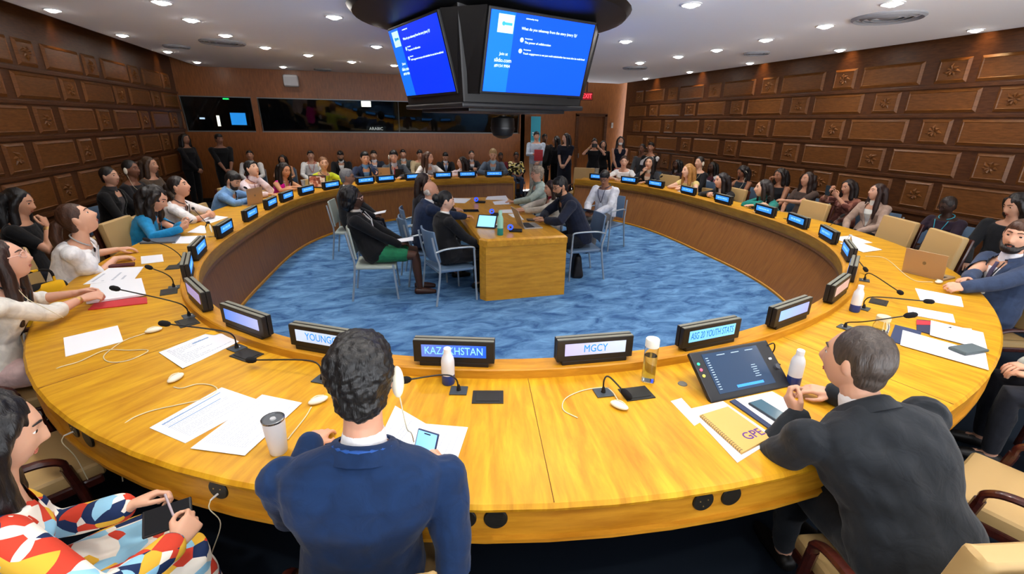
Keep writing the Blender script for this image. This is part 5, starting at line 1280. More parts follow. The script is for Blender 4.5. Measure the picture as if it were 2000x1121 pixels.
def stack_proto(name, shell, arms, lab):
    t = thing(name, 'x', 'chair', (0, 0, 0), 0, lab)
    bm = BM(); box(bm, (0, 0.02, 0.402), (0.47, 0.46, 0.035), 0.016, seg=3)
    for v in bm.verts: v.co.z -= 0.02 * max(0, (v.co.y - 0.12) / 0.13) ** 2
    bm_obj('seat', bm, shell, t, smooth=True)
    bm = BM(); box(bm, (0, 0, 0), (0.46, 0.022, 0.36), 0.010, seg=2)
    bmesh.ops.subdivide_edges(bm, edges=[e for e in bm.edges if abs((e.verts[0].co - e.verts[1].co).x) > 0.3], cuts=6)
    for v in bm.verts: v.co.y += 0.045 * (v.co.x / 0.23) ** 2; v.co.x *= 1 - 0.10 * max(0, v.co.z / 0.18)
    bm.transform(Matrix.Translation((0, -0.255, 0.675)) @ Matrix.Rotation(R_(9), 4, 'X')); bm_obj('backrest', bm, shell, t, smooth=True)
    for s in (-1, 1):
        if arms:
            bm = BM(); tube(bm, curve_pts([(0.255 * s, -0.26, 0.0), (0.25 * s, -0.20, 0.42), (0.235 * s, -0.235, 0.60), (0.225 * s, -0.27, 0.80)], 4), 0.0125, 8); bm_obj('leg', bm, chrome, t, smooth=True)
            bm = BM(); tube(bm, [(0.27 * s, 0.24, 0.0), (0.265 * s, 0.225, 0.40), (0.265 * s, 0.215, 0.64)], 0.0125, 8); bm_obj('leg', bm, chrome, t, smooth=True)
            bm = BM(); tube(bm, curve_pts([(0.235 * s, -0.235, 0.63), (0.265 * s, -0.12, 0.665), (0.268 * s, 0.08, 0.665), (0.265 * s, 0.20, 0.652), (0.265 * s, 0.22, 0.62)], 4), 0.017, 8, flat=0.7); bm_obj('armrest', bm, chrome, t, smooth=True)
        else:
            bm = BM(); tube(bm, curve_pts([(0.235 * s, -0.27, 0.0), (0.235 * s, -0.21, 0.42), (0.23 * s, -0.235, 0.60), (0.22 * s, -0.275, 0.82)], 4), 0.012, 8); bm_obj('leg', bm, chrome, t, smooth=True)
            bm = BM(); tube(bm, [(0.245 * s, 0.25, 0.0), (0.235 * s, 0.215, 0.43)], 0.012, 8); bm_obj('leg', bm, chrome, t, smooth=True)
    bm = BM()
    tube(bm, [(-0.24, 0.2, 0.390), (0.24, 0.2, 0.390)], 0.010, 6); tube(bm, [(-0.24, -0.2, 0.390), (0.24, -0.2, 0.390)], 0.010, 6); tube(bm, [(-0.22, 0.2, 0.390), (-0.22, -0.2, 0.390)], 0.010, 6); tube(bm, [(0.22, 0.2, 0.390), (0.22, -0.2, 0.390)], 0.010, 6)
    bm_obj('seat_frame', bm, chrome, t, smooth=True)
    return t
def put_chair(kind, x, y, face, label, zs=1.0):
    if kind not in PROTO:
        PROTO[kind] = armchair_proto() if kind == 'tan' else (stack_proto('stacking_armchair', blue_shell, True, 'blue stacking chairs with arms') if kind == 'blue' else stack_proto('stacking_chair', pale_shell if kind == 'pale' else blue_shell, False, 'pale stacking chairs without arms' if kind == 'pale' else 'blue stacking chairs without arms along the walls'))
        t = PROTO[kind]; t.location = (x, y, 0); t.rotation_euler = (0, 0, -R_(face))
    else: t = dup(PROTO[kind], (x, y, 0), -R_(face))
    t['label'] = label; t.scale = (1, 1, zs)
    return t
def under(key, kind, back=0.02, dface=0):
    p = PP[key]; f = p['fwd']; face = math.degrees(math.atan2(f.x, f.y)) + dface
    b = Vector(p['base']) - f * back
    who = p['root']['label'].split(' with ')[0].split(' in ')
    return b, face
SEATS = {
    'N1': 'the man in the bright navy suit', 'N2': 'the charcoal-suited man at the monitor', 'L1': 'the woman in the geometric print dress', 'L2': 'the woman with hands clasped on a folder', 'L3': 'the woman in the puff-sleeved blouse',
    'L4': 'the woman in the bright blue blazer', 'L5': 'the white blouse woman with the dark bun', 'L6': 'the man in the light blue blazer', 'L7': 'the man in the pale pink shirt', 'L8': 'the woman in fuchsia', 'L9': 'the woman in lime yellow',
    'F1': 'the man resting his cheek', 'F2': 'the man with the red tie', 'F3': 'the woman in the white blazer', 'F4': 'the woman in the pale pink jacket', 'F5': 'the fair-haired man', 'R1': 'the woman in the white tee', 'R2': 'the woman raising her hands',
    'R3': 'the blonde woman', 'R4': 'the woman in the black blazer on the right arc', 'R5': 'the woman in emerald green', 'R6': 'the bearded man at the right edge', 'R7': 'the pale grey jacket at the lower right'}
for kk, who in SEATS.items():
    bq, face = under(kk, 'tan'); put_chair('tan', bq.x, bq.y, face, 'tan leather armchair under ' + who, PP[kk]['seat'] / 0.45 * (0.86 if kk == 'N1' else 1))
for kk, who in {'C2': 'the grey-haired man', 'C3': 'the woman with very long hair', 'C4': 'the bald man', 'C5': 'the woman in the black trouser suit', 'C6': 'the woman in the mint jacket', 'C7': 'the woman with the red scarf', 'C8': 'the man typing on a laptop', 'C9': 'the man in the white sweater'}.items():
    bq, face = under(kk, 'blue'); put_chair('pale' if kk == 'C2' else 'blue', bq.x, bq.y, face, ('pale armless stacking chair under ' if kk == 'C2' else 'blue stacking chair under ') + who)
bq, face = under('C1', 'pale'); put_chair('pale', bq.x, bq.y, face, 'pale armless stacking chair under the woman in the green skirt')
wall_seats = {'B1': 'the woman holding her mouth', 'B2': 'the woman with white buttons', 'B3': 'the dark-clothed woman with the pale earpiece', 'B4': 'the brown cardigan', 'D1': 'the black vest', 'D2': 'the woman behind the fuchsia top', 'D3': 'the man left of the lime top', 'D4': 'the bearded man in the black suit', 'D5': 'the man behind the resting cheek',
    'D6': 'the grey-green jacket', 'D7': 'the beige shirt', 'D8': 'the man with the blue tie', 'D9': 'the dark jacket by the back wall', 'D10': 'the dark red top', 'D11': 'the black and yellow patterned blouse', 'E1': 'the person in grey', 'E2': 'the white and black sweater', 'E3': 'the burgundy top', 'E4': 'the woman behind the blonde',
    'E5': 'the striped scarf', 'E6': 'the woman looking at her phone', 'E7': 'the woman behind the emerald blouse', 'E8': 'the grey-brown dress', 'E9': 'the rose-brown blouse', 'E10': 'the beige jacket', 'E11': 'the plum top', 'E12': 'the dark figure at the right edge'}
for kk, who in wall_seats.items():
    bq, face = under(kk, 'blue'); put_chair('plain', bq.x, bq.y, face, 'blue stacking chair by the wall under ' + who)
# empty tan armchairs, from the middle of their backrests in the photo
def face_in(p):
    a = ang_of(p); t, nr = ring_frame(a); return math.degrees(math.atan2(-nr.x, -nr.y))
for px, py, off, lab in ((228, 452, 1.22, 'empty tan armchair between the puff-sleeved blouse and the bright blue blazer'), (1307, 362, 1.05, 'empty tan armchair between the raised hands and the blonde woman'), (1437, 392, 0.92, 'empty tan armchair between the black blazer and the emerald blouse'),
        (1590, 418, 1.02, 'empty tan armchair in front of the rose-brown blouse'), (1752, 462, 1.2, 'empty tan armchair in front of the plum top, left of its twin'), (1842, 492, 1.22, 'empty tan armchair next to the bearded man at the right edge'), (1141, 343, 1.2, 'empty tan armchair at the gap in the horseshoe')):
    q = at_ring(px, py, off); f = face_in(q); fv = Vector((math.sin(R_(f)), math.cos(R_(f)), 0)); c = q + fv * 0.29
    put_chair('tan', c.x, c.y, f, lab, max(0.82, min(1.0, q.z / 0.72)))
for x, y, lab in ((0.62, 0.76, 'empty tan armchair between the two suited men at the near edge'), (2.78, 0.84, 'empty tan armchair right of the charcoal suit, first one'), (-1.72, 2.42, 'empty tan armchair left of the print dress')):
    put_chair('tan', x, y, face_in((x, y)), lab)
put_chair('blue', 7.0, 4.05, 275, 'empty blue stacking chair beside the woman in the beige jacket')
# ============================================================ name displays, microphones
np_black = mat('display_case_black', '#1a1714', 0.45)
np_edge = mat('display_case_edge', '#77776a', 0.5)
def disp_mat(key, c, e=0.75): return mat('display_' + key, c, 0.4, emit=e * 0.55, spec=0.3)
blue_d = disp_mat('azure', '#3f9bff'); NPROTO = {}
def plate(px, py, label, inner='azure', outer=None, text=None, tcol='#2fc4ff', zb=0.80):
    """two-sided name display on the ledge; its inner face is seen across the room, the outer one from the seats"""
    q = at_z(px, py, zb + 0.065); a = ang_of(q); c = offs_pt(a, 0.052, zb); t, nr = ring_frame(a)
    # local: x along, y outward from the middle, z up
    ang = math.atan2(t.y, t.x); flip = Vector((-math.sin(ang), math.cos(ang), 0)).dot(nr) < 0
    if flip: ang += math.pi
    o = thing('name_display', label, 'name display', c, ang, 'name displays on the table ledge')
    first = 'p' not in NPROTO
    if first:
        bm = BM(); box(bm, (0, 0, 0.012), (0.36, 0.062, 0.024), 0.004); me = bm_obj('foot', bm, np_black, o).data; NPROTO['foot'] = me
        bm = BM(); box(bm, (0, 0.016, 0.083), (0.42, 0.027, 0.122), 0.004); box(bm, (0, -0.016, 0.083), (0.42, 0.027, 0.122), 0.004); box(bm, (0, 0, 0.08), (0.40, 0.012, 0.11)); NPROTO['case'] = bm_obj('case', bm, np_black, o).data
        NPROTO['p'] = 1
    else:
        new_obj('foot', NPROTO['foot'], o); new_obj('case', NPROTO['case'], o)
    for sy in (0.016, -0.016):
        bm = BM(); box(bm, (0, sy, 0.1452), (0.414, 0.020, 0.002)); bm_obj('top_edge', bm, np_edge, o)
    for sgn, m in ((-1, disp_mat('azure', '#3f9bff')), (1, outer if outer else disp_mat('azure', '#3f9bff'))):
        bm = BM(); box(bm, (0, sgn * 0.0302, 0.088), (0.335, 0.0016, 0.068)); s = bm_obj('screen', bm, m, o)
        if sgn < 0:
            bm = BM(); rr = random.Random(int(px)); x = -0.11
            while x < 0.11:
                w = rr.uniform(0.012, 0.03); box(bm, (x, sgn * 0.0312, 0.09), (w, 0.0008, 0.022)); x += w + rr.uniform(0.006, 0.016)
            bm_obj('lettering', bm, disp_mat('letters', '#8fd0ff', 0.9), s)
        elif text:
            M = Matrix.Translation((0, 0.0312, 0.088)) @ Matrix.Rotation(math.pi, 4, 'Z') @ Matrix.Rotation(math.pi / 2, 4, 'X')
            text_mesh('lettering', text, 0.060, M, mat('letter_cyan', tcol, 0.6, emit=0.45, spec=0.1), s, sx=0.52 if len(text) > 12 else 0.78)
lil = disp_mat('lilac', '#a9a4e6', 0.55); pal = disp_mat('pale', '#bfd3ef', 0.6); med = disp_mat('medium', '#6f9cf2', 0.6); kzb = disp_mat('kazakh', '#3f7fe8', 0.6)
def grad_mat(key, c0, c1):
    m = mat('display_' + key, c0, 0.3); n, l, b = nt(m)
    tc = n.new('ShaderNodeTexCoord'); sp = n.new('ShaderNodeSeparateXYZ'); l.new(tc.outputs['Generated'], sp.inputs[0])
    rp = n.new('ShaderNodeValToRGB'); rp.color_ramp.elements[0].color = lin(c0); rp.color_ramp.elements[1].color = lin(c1)
    l.new(sp.outputs[0], rp.inputs[0]); l.new(rp.outputs[0], b.inputs['Base Color']); l.new(rp.outputs[0], b.inputs['Emission Color']); b.inputs['Emission Strength'].default_value = 0.32
    return m
plate(885, 694, 'name display lettered KAZAKHSTAN behind the white bottle', outer=grad_mat('blue_grad', '#1258d0', '#5f7fd8'), text='KAZAKHSTAN', tcol='#86d2ff')
plate(1163, 694, 'name display lettered MGCY right of the table joint', outer=grad_mat('lilac_grad', '#b9cbe6', '#a9a9e2'), text='MGCY', tcol='#0a7cff')
plate(650, 656, 'name display with pale screen left of the curly-haired man', outer=pal, text='YOUNGO', tcol='#1286ff')
plate(1398, 665, 'name display with light blue screen behind the recording monitor', outer=disp_mat('sky', '#79c6f7', 0.7), text='ASG 20 YOUTH STATS', tcol='#1668b8')
plate(501, 620, 'name display with blue to lilac screen, second left of the curly-haired man', outer=grad_mat('blue_lilac', '#b3bff5', '#4f8dfa'))
plate(1557, 619, 'name display with periwinkle screen at the near right bend', outer=grad_mat('periwinkle', '#8b9af7', '#7fb0fb'))
plate(413, 571, 'name display with lilac screen at the near left bend', outer=lil)
plate(1636, 566, 'name display seen nearly edge-on at the right bend, nearer one', outer=disp_mat('dusty', '#c9a9a4', 0.35))
plate(385, 520, 'name display seen edge-on at the left bend', outer=lil)
plate(1646, 523, 'name display seen edge-on at the right bend, farther one', outer=disp_mat('dusty', '#c9a9a4', 0.35))
for px, py, lab in ((397, 486, 'lit name display first past the left bend'), (438, 448, 'lit name display second past the left bend'), (476, 419, 'lit name display third past the left bend'), (503, 397, 'lit name display before the tan laptop'), (539, 383, 'lit name display in front of the pale pink shirt'), (583, 371, 'lit name display in front of the fuchsia top'), (634, 361, 'lit name display in front of the lime yellow top'),
        (697, 351, 'lit name display beside the grey-haired head'), (744, 348, 'lit name display in front of the resting cheek'), (798, 343, 'lit name display in front of the red tie'), (860, 341, 'lit name display in front of the white blazer'), (912, 341, 'lit name display in front of the pale pink jacket'), (966, 341, 'lit name display at the end of the far arm'),
        (1155, 351, 'lit name display at the right side of the gap'), (1208, 357, 'lit name display in front of the white tee'), (1254, 364, 'lit name display in front of the raised hands'), (1304, 376, 'lit name display in front of the blonde woman'), (1372, 391, 'lit name display in front of the black blazer on the right'), (1445, 411, 'lit name display in front of the emerald blouse'), (1511, 430, 'lit name display right of the emerald blouse'), (1571, 455, 'lit name display beside the white cup'), (1616, 486, 'lit name display beside the clear bottle on the right')):
    plate(px, py, lab)
# gooseneck microphones
mic_black = mat('mic_black', '#111012', 0.5)
foam = mat('mic_foam', '#0d0c0e', 0.95)
def mic(base, pts, label, plate_px=True):
    """base pixel on the table top, then neck points (px, py, height), the last is the foam head"""
    b = at_z(base[0], base[1], TZ); a = ang_of(b); t, nr = ring_frame(a)
    o = thing('gooseneck_microphone', label, 'microphone', (b.x, b.y, TZ + 0.001), math.atan2(t.y, t.x), 'gooseneck microphones on the table')
    inv = (Matrix.Translation(o.location) @ Matrix.Rotation(math.atan2(t.y, t.x), 4, 'Z')).inverted()
    P = [b + Vector((0, 0, 0.008))] + [at_z(x, y, z) for x, y, z in pts]; P = [inv @ p for p in P]
    bm = BM(); box(bm, (0, 0, 0.003), (0.085, 0.075, 0.006), 0.002); bm_obj('base_plate', bm, mat('mic_plate', '#4b5257', 0.4, 0.4), o)
    bm = BM(); box(bm, (0.0, -0.012, 0.0068), (0.012, 0.012, 0.003), 0.001); bm_obj('talk_button', bm, mat('button_white', '#d8d8d8', 0.5), o)
    cp = curve_pts(P, 6)
    bm = BM(); lathe(bm, [(0.012, 0.004), (0.010, 0.02), (0.006, 0.035), (0.0, 0.036)], 12); tube(bm, cp, 0.0042, 6); bm_obj('gooseneck', bm, mic_black, o, smooth=True)
    d = (P[-1] - P[-2]).normalized(); e = P[-1]
    bm = BM(); tube(bm, [e - d * 0.008, e, e + d * 0.012, e + d * 0.04, e + d * 0.052, e + d * 0.058], [.006, .013, .017, .017, .012, .004], 12); bm_obj('foam_head', bm, foam, o, smooth=True)
    return o
mic((463, 681), [(455, 655, .86), (425, 645, .90), (330, 633, .93)], 'gooseneck microphone beside the document with the yellow tab')
mic((370, 618), [(362, 600, .84), (335, 588, .90), (232, 565, .97)], 'gooseneck microphone reaching towards the clasped hands')
mic((340, 562), [(336, 545, .83), (322, 534, .88), (296, 524, .91)], 'short gooseneck microphone between the clasped hands and the small white card')
mic((358, 514), [(350, 497, .82), (325, 480, .88), (292, 470, .93)], 'gooseneck microphone in front of the dark closed tablet')
mic((436, 470), [(430, 456, .80), (410, 442, .84), (378, 408, .92)], 'gooseneck microphone next to the clear left bottle')
mic((896, 764), [(890, 740, .84), (866, 732, .86), (800, 741, .88)], 'gooseneck microphone bending behind the white bottle to the curly-haired man')
mic((630, 742), [(622, 712, .84), (590, 703, .84), (498, 703, .80)], 'gooseneck microphone lying low left of the curly-haired man')
mic((1178, 768), [(1180, 742, .83), (1190, 736, .84), (1216, 762, .79)], 'gooseneck microphone bent down into the black well right of the joint')
mic((1650, 640), [(1655, 630, .80), (1690, 628, .90), (1768, 617, .97)], 'gooseneck microphone above the charcoal suit stretching right')
mic((1686, 603), [(1690, 586, .84), (1712, 580, .88), (1806, 588, .88)], 'gooseneck microphone arching right of the second white and blue bottle')
mic((1688, 548), [(1692, 535, .82), (1706, 537, .84), (1755, 569, .84)], 'gooseneck microphone dipping towards the open laptop on the right')
mic((1664, 500), [(1667, 497, .84), (1676, 508, .84), (1688, 523, .80)], 'short gooseneck microphone beside the clear bottle on the right')
mic((1615, 446), [(1622, 440, .82), (1634, 430, .88), (1642, 424, .92)], 'gooseneck microphone by the white cup')
mic((1538, 428), [(1545, 424, .80), (1556, 424, .82), (1563, 423, .82)], 'gooseneck microphone in front of the empty chair left of the white cup')
mic((1469, 408), [(1475, 402, .82), (1488, 393, .90), (1500, 386, .98)], 'gooseneck microphone in front of the emerald blouse')
mic((1268, 362), [(1272, 358, .84), (1282, 351, .92), (1290, 346, .98)], 'gooseneck microphone in front of the raised hands')
mic((505, 388), [(500, 380, .82), (490, 372, .88), (482, 368, .92)], 'gooseneck microphone beside the tan laptop')
mic((690, 350), [(685, 344, .84), (675, 338, .92), (668, 334, .98)], 'gooseneck microphone between the lime top and the grey-haired head')
# ============================================================ things lying on the tables
white_paper = mat('paper_white', '#e9ebf0', 0.8)
ink = mat('printed_grey', '#b4bbc8', 0.9); inkb = mat('printed_blue', '#6f9ac9', 0.9)
def bil(Q, u, v): return Q[0] * (1 - u) * (1 - v) + Q[1] * u * (1 - v) + Q[2] * u * v + Q[3] * (1 - u) * v
def sheet(name, label, cat, px, z=TZ + 0.001, th=0.002, m=None, lines=0, blue=(), curl=0.0, group=None, tint=None):
    """flat thing from its four photo corners on the table"""
    W = [at_z(x, y, z) for x, y in px]; c = sum(W, Vector()) / 4; c.z = z
    o = thing(name, label, cat, c, 0, group)
    Q = [w - c for w in W]
    bm = BM(); N = 8
    lo = [[None] * (N + 1) for _ in range(N + 1)]; hi = [[None] * (N + 1) for _ in range(N + 1)]
    for i in range(N + 1):
        for j in range(N + 1):
            p = bil(Q, i / N, j / N); h = curl * (max(0, abs(2 * i / N - 1) - 0.4) ** 2) * (0.3 + 0.7 * j / N)
            lo[i][j] = bm.verts.new(p + Vector((0, 0, h))); hi[i][j] = bm.verts.new(p + Vector((0, 0, h + th)))
    for i in range(N):
        for j in range(N):
            bm.faces.new((hi[i][j], hi[i + 1][j], hi[i + 1][j + 1], hi[i][j + 1])); bm.faces.new((lo[i][j], lo[i][j + 1], lo[i + 1][j + 1], lo[i + 1][j]))
    for i in range(N):
        for a, b_ in (((i, 0), (i + 1, 0)), ((i, N), (i + 1, N)), ((0, i), (0, i + 1)), ((N, i), (N, i + 1))):
            bm.faces.new((lo[a[0]][a[1]], lo[b_[0]][b_[1]], hi[b_[0]][b_[1]], hi[a[0]][a[1]]))
    bm_obj('sheet' if cat == 'paper' else 'cover', bm, m or white_paper, o)
    if lines:
        bm = BM(); rr = random.Random(int(px[0][0] + px[0][1]))
        for k in range(lines):
            v = 0.10 + 0.8 * k / lines; u = 0.10
            while u < 0.86:
                w = rr.uniform(0.015, 0.07); w = min(w, 0.9 - u)
                pts = [bil(Q, uu, vv) + Vector((0, 0, th + 0.0006 + curl * (max(0, abs(2 * uu - 1) - 0.4) ** 2) * (0.3 + 0.7 * vv))) for uu, vv in ((u, v), (u + w, v), (u + w, v + 0.22 / lines), (u, v + 0.22 / lines))]
                quadface(bm, pts); u += w + 0.012
                if rr.random() < 0.12: break
        bm_obj('printed_text', bm, ink, o)
    for (u0, v0, u1, v1) in blue:
        bm = BM(); quadface(bm, [bil(Q, u, v) + Vector((0, 0, th + 0.001)) for u, v in ((u0, v0), (u1, v0), (u1, v1), (u0, v1))]); bm_obj('printed_band', bm, inkb, o)
    return o, Q, th
PG = 'papers lying on the horseshoe table'
sheet('paper_sheet', 'blank white card on the table by the ivory cord at the left edge', 'paper', [(124, 660), (230, 636), (241, 667), (128, 697)], group=PG)
o, Q, th = sheet('paper_sheet', 'printed document with a yellow tab in its top corner', 'paper', [(310, 689), (413, 648), (477, 663), (357, 721)], lines=12, blue=((0.5, 0.2, 0.8, 0.24),), curl=0.012, group=PG)
bm = BM(); quadface(bm, [bil(Q, u, v) + Vector((0, 0, th + 0.004)) for u, v in ((0.86, 0.0), (1.0, 0.0), (1.0, 0.30), (0.9, 0.25))]); bm_obj('yellow_tab', bm, mat('tab_yellow', '#e9b21c', 0.7), o)
sheet('paper_sheet', 'printed page with a blue heading left of the white tumbler', 'paper', [(292, 836), (433, 757), (512, 784), (362, 866)], lines=16, blue=((0.1, 0.12, 0.9, 0.145), (0.1, 0.3, 0.8, 0.32)), group=PG)
sheet('paper_sheet', 'closely printed page half under the white tumbler', 'paper', [(372, 876), (512, 771), (590, 787), (478, 890)], z=TZ + 0.004, lines=18, group=PG)
sheet('paper_sheet', 'white page under the curly-haired man on his right side', 'paper', [(745, 850), (772, 793), (835, 830), (770, 900)], lines=8, group=PG)
sheet('paper_sheet', 'printed page beside the phone in the right hand', 'paper', [(763, 884), (829, 828), (914, 835), (872, 962)], z=TZ + 0.004, lines=16, group=PG)
sheet('paper_sheet', 'white sheet under the spiral notebook', 'paper', [(1343, 800), (1412, 784), (1517, 856), (1440, 904)], group=PG)
sheet('paper_sheet', 'narrow white sheet left of the spiral notebook', 'paper', [(1310, 784), (1331, 778), (1372, 822), (1356, 832)], z=TZ + 0.0005, group=PG)
sheet('paper_sheet', 'white page beneath the phone near the monitor', 'paper', [(1436, 780), (1508, 765), (1562, 795), (1528, 846)], z=TZ + 0.008, group=PG)
sheet('paper_sheet', 'white page nearest the bearded man', 'paper', [(1787, 563), (1877, 580), (1882, 600), (1797, 586)], group=PG)
sheet('paper_sheet', 'blank white page between the two right microphones and the booklet', 'paper', [(1772, 598), (1861, 614), (1866, 631), (1774, 614)], group=PG)
sheet('paper_sheet', 'printed page with a pen lying on it at the right edge', 'paper', [(1818, 626), (1920, 650), (1928, 684), (1816, 655)], z=TZ + 0.006, lines=10, curl=0.006, group=PG)
sheet('paper_sheet', 'long printed page under the dark wallet on the right', 'paper', [(1763, 645), (1925, 690), (1931, 723), (1758, 674)], z=TZ + 0.006, lines=10, group=PG)
sheet('paper_sheet', 'white page beside the white cup on the right arc', 'paper', [(1625, 464), (1664, 460), (1704, 474), (1662, 478)], group=PG)
sheet('paper_sheet', 'white page behind the clear bottle on the right arc', 'paper', [(1640, 475), (1668, 470), (1723, 488), (1686, 493)], z=TZ + 0.004, group=PG)
sheet('paper_sheet', 'small white card in front of the puff-sleeved blouse', 'paper', [(275, 501), (317, 497), (320, 511), (276, 516)], group=PG)
sheet('paper_sheet', 'loose white sheets beside the red pen case', 'paper', [(162, 556), (212, 524), (281, 521), (262, 546)], lines=4, group=PG)
sheet('paper_sheet', 'white page right of the dark closed tablet', 'paper', [(336, 476), (352, 462), (402, 460), (400, 475)], group=PG)
sheet('paper_sheet', 'white page in front of the clasped hands of the dark-bun woman', 'paper', [(366, 454), (392, 440), (420, 446), (400, 456)], group=PG)
sheet('paper_sheet', 'printed page in front of the light blue blazer', 'paper', [(384, 430), (420, 421), (446, 424), (412, 436)], lines=4, group=PG)
sheet('paper_sheet', 'white page between the blonde woman and the black blazer', 'paper', [(1322, 373), (1336, 369), (1356, 375), (1342, 380)], group=PG)
sheet('paper_sheet', 'white page right of the emerald blouse', 'paper', [(1470, 413), (1486, 408), (1510, 416), (1494, 422)], group=PG)
# folders, notebooks
sheet('folder', 'dark blue folder under the page near the monitor', 'folder', [(1425, 785), (1440, 779), (1540, 838), (1524, 854)], th=0.006, m=mat('folder_navy', '#2c3a5c', 0.6))
sheet('folder', 'navy folder under the long printed page on the right', 'folder', [(1748, 635), (1800, 648), (1790, 680), (1736, 667)], th=0.004, m=mat('folder_navy', '#2c3a5c', 0.6))
sheet('booklet', 'red and navy booklet under the printed page on the right', 'booklet', [(1790, 625), (1826, 628), (1822, 655), (1790, 646)], th=0.005, m=mat('booklet_navy', '#2b2f4a', 0.6))
sheet('booklet', 'red booklet strip at the top of the navy booklet', 'booklet', [(1790, 625), (1826, 628), (1825, 635), (1790, 634)], z=TZ + 0.007, th=0.001, m=mat('booklet_red', '#c0303c', 0.6))
sheet('folder', 'red folder under the white papers of the clasped-hands woman', 'folder', [(172, 606), (196, 582), (287, 582), (288, 593)], th=0.006, m=mat('folder_red', '#c22a33', 0.5))
sheet('folder', 'white document folder beneath clasped hands', 'folder', [(169, 594), (178, 558), (277, 546), (286, 577)], z=TZ + 0.009, th=0.014, m=white_paper)
sheet('pen_case', 'slim red and black pen case on the loose sheets', 'case', [(212, 523), (214, 519), (264, 514), (263, 519)], z=TZ + 0.005, th=0.012, m=mat('pen_case_red', '#4a1218', 0.5))
sheet('tablet', 'dark closed tablet in front of the bright blue blazer', 'tablet', [(273, 477), (301, 459), (354, 460), (343, 475)], th=0.018, m=mat('tablet_grey', '#5a626d', 0.4))
o, Q, th = sheet('spiral_notebook', 'kraft spiral notebook lettered GPE in front of the charcoal suit', 'notebook', [(1366, 814), (1421, 797), (1505, 857), (1448, 888)], z=TZ + 0.0035, th=0.010, m=mat('kraft_cover', '#d3a95f', 0.7))
for k in range(22):
    p = bil(Q, 0.035, 0.04 + 0.92 * k / 21) + Vector((0, 0, th * 0.5)); ex = (Q[1] - Q[0]).normalized()
    bm = BM(); tube(bm, [p + ex * (0.008 * math.cos(a)) + Vector((0, 0, 0.010 * math.sin(a))) for a in np.linspace(-0.3, math.pi + 0.3, 9)], 0.0011, 5); bm_obj('spiral_ring', bm, mat('ring_wire', '#6e6658', 0.35, 0.7), o)
ex = (Q[1] - Q[0]).normalized(); ey = (Q[0] - Q[3]).normalized()
c = bil(Q, 0.70, 0.80); M = frame_mat(c + Vector((0, 0, th + 0.0006)), ex, ey)
text_mesh('lettering', 'GPE', 0.062, M, mat('letter_purple', '#5b2f8f', 0.6), o)
# pens
def rod(name, label, cat, a, b_, r, m, z=TZ):
    A, B = at_z(a[0], a[1], z), at_z(b_[0], b_[1], z); c = (A + B) / 2; o = thing(name, label, cat, c)
    d = B - A; bm = BM(); tube(bm, [A - c, B - c - d * 0.12], r, 8); bm_obj('barrel', bm, m, o, smooth=True)
    bm = BM(); tube(bm, [B - c - d * 0.12, B - c], [r, r * 0.25], 8); bm_obj('tip', bm, mic_black, o, smooth=True); return o
rod('pen', 'white pen on the printed page at the right edge', 'pen', (1897, 643), (1852, 639), 0.0045, mat('pen_white', '#e6e6e6', 0.4), TZ + 0.016)
# phones
def slab(name, label, cat, px, z, th, body, scr, inset=0.06, emit=None):
    W = [at_z(x, y, z) for x, y in px]; c = sum(W, Vector()) / 4
    ex = ((W[1] - W[0]) + (W[2] - W[3])) / 2; ey = ((W[0] - W[3]) + (W[1] - W[2])) / 2
    w, h = ex.length, ey.length; M = frame_mat(c, ex, ey); o = thing(name, label, cat, c)
    M.translation = Vector()
    bm = BM(); box(bm, (0, 0, th / 2), (w, h, th), min(0.006, th * 0.45), seg=3); bm.transform(M); bm_obj('body', bm, body, o, smooth=True)
    bm = BM(); box(bm, (0, 0, th), (w * (1 - inset * 2), h * (1 - inset), 0.001)); bm.transform(M); bm_obj('screen', bm, scr, o)
    return o, M, w, h
phone_case = mat('phone_dark', '#26323c', 0.35)
slab('phone', 'phone with dark teal screen lying on the page near the monitor', 'phone', [(1466, 787), (1490, 782), (1551, 824), (1523, 836)], TZ + 0.011, 0.010, phone_case, mat('phone_screen_off', '#3f6274', 0.15))
slab('wallet', 'dark wallet on the long printed page on the right', 'wallet', [(1853, 681), (1897, 674), (1931, 688), (1882, 695)], TZ + 0.010, 0.016, mat('wallet_leather', '#4a5557', 0.5), mat('wallet_leather2', '#59666a', 0.45))
# ivory earpieces and cords
ivory = mat('earpiece_ivory', '#e6dfca', 0.5); cordm = mat('cord_ivory', '#d9cfae', 0.6)
def earpiece(px, py, ang, label, cord=None):
    q = at_z(px, py, TZ + 0.001); o = thing('earpiece', label, 'earpiece', q, ang, 'ivory earpieces on the table')
    bm = BM(); blob(bm, (0, 0, 0.013), (0.046, 0.024, 0.014), None, 18, 10); bm_obj('shell', bm, ivory, o, smooth='all')
    bm = BM(); tube(bm, curve_pts([(-0.03, 0.008, 0.024), (0, 0.014, 0.029), (0.03, 0.006, 0.024)], 4), 0.003, 6); bm_obj('hook', bm, cordm, o, smooth=True)
    if cord:
        P = [at_z(x, y, z) for x, y, z in cord]; inv = (Matrix.Translation(q) @ Matrix.Rotation(ang, 4, 'Z')).inverted()
        bm = BM(); tube(bm, curve_pts([inv @ p for p in P], 6), 0.0026, 6); bm_obj('cord', bm, cordm, o, smooth=True)
    return o
zc = TZ + 0.004
earpiece(301, 648, 0.5, 'ivory earpiece below the foam microphone head on the left', [(283, 651, zc), (245, 664, zc), (217, 682, zc), (202, 697, zc), (215, 707, zc), (250, 704, zc), (286, 688, zc + .002), (284, 683, zc), (250, 684, zc), (205, 684, zc + .003), (155, 706, zc), (117, 717, zc), (103, 728, TZ - .02), (101, 752, .68)])
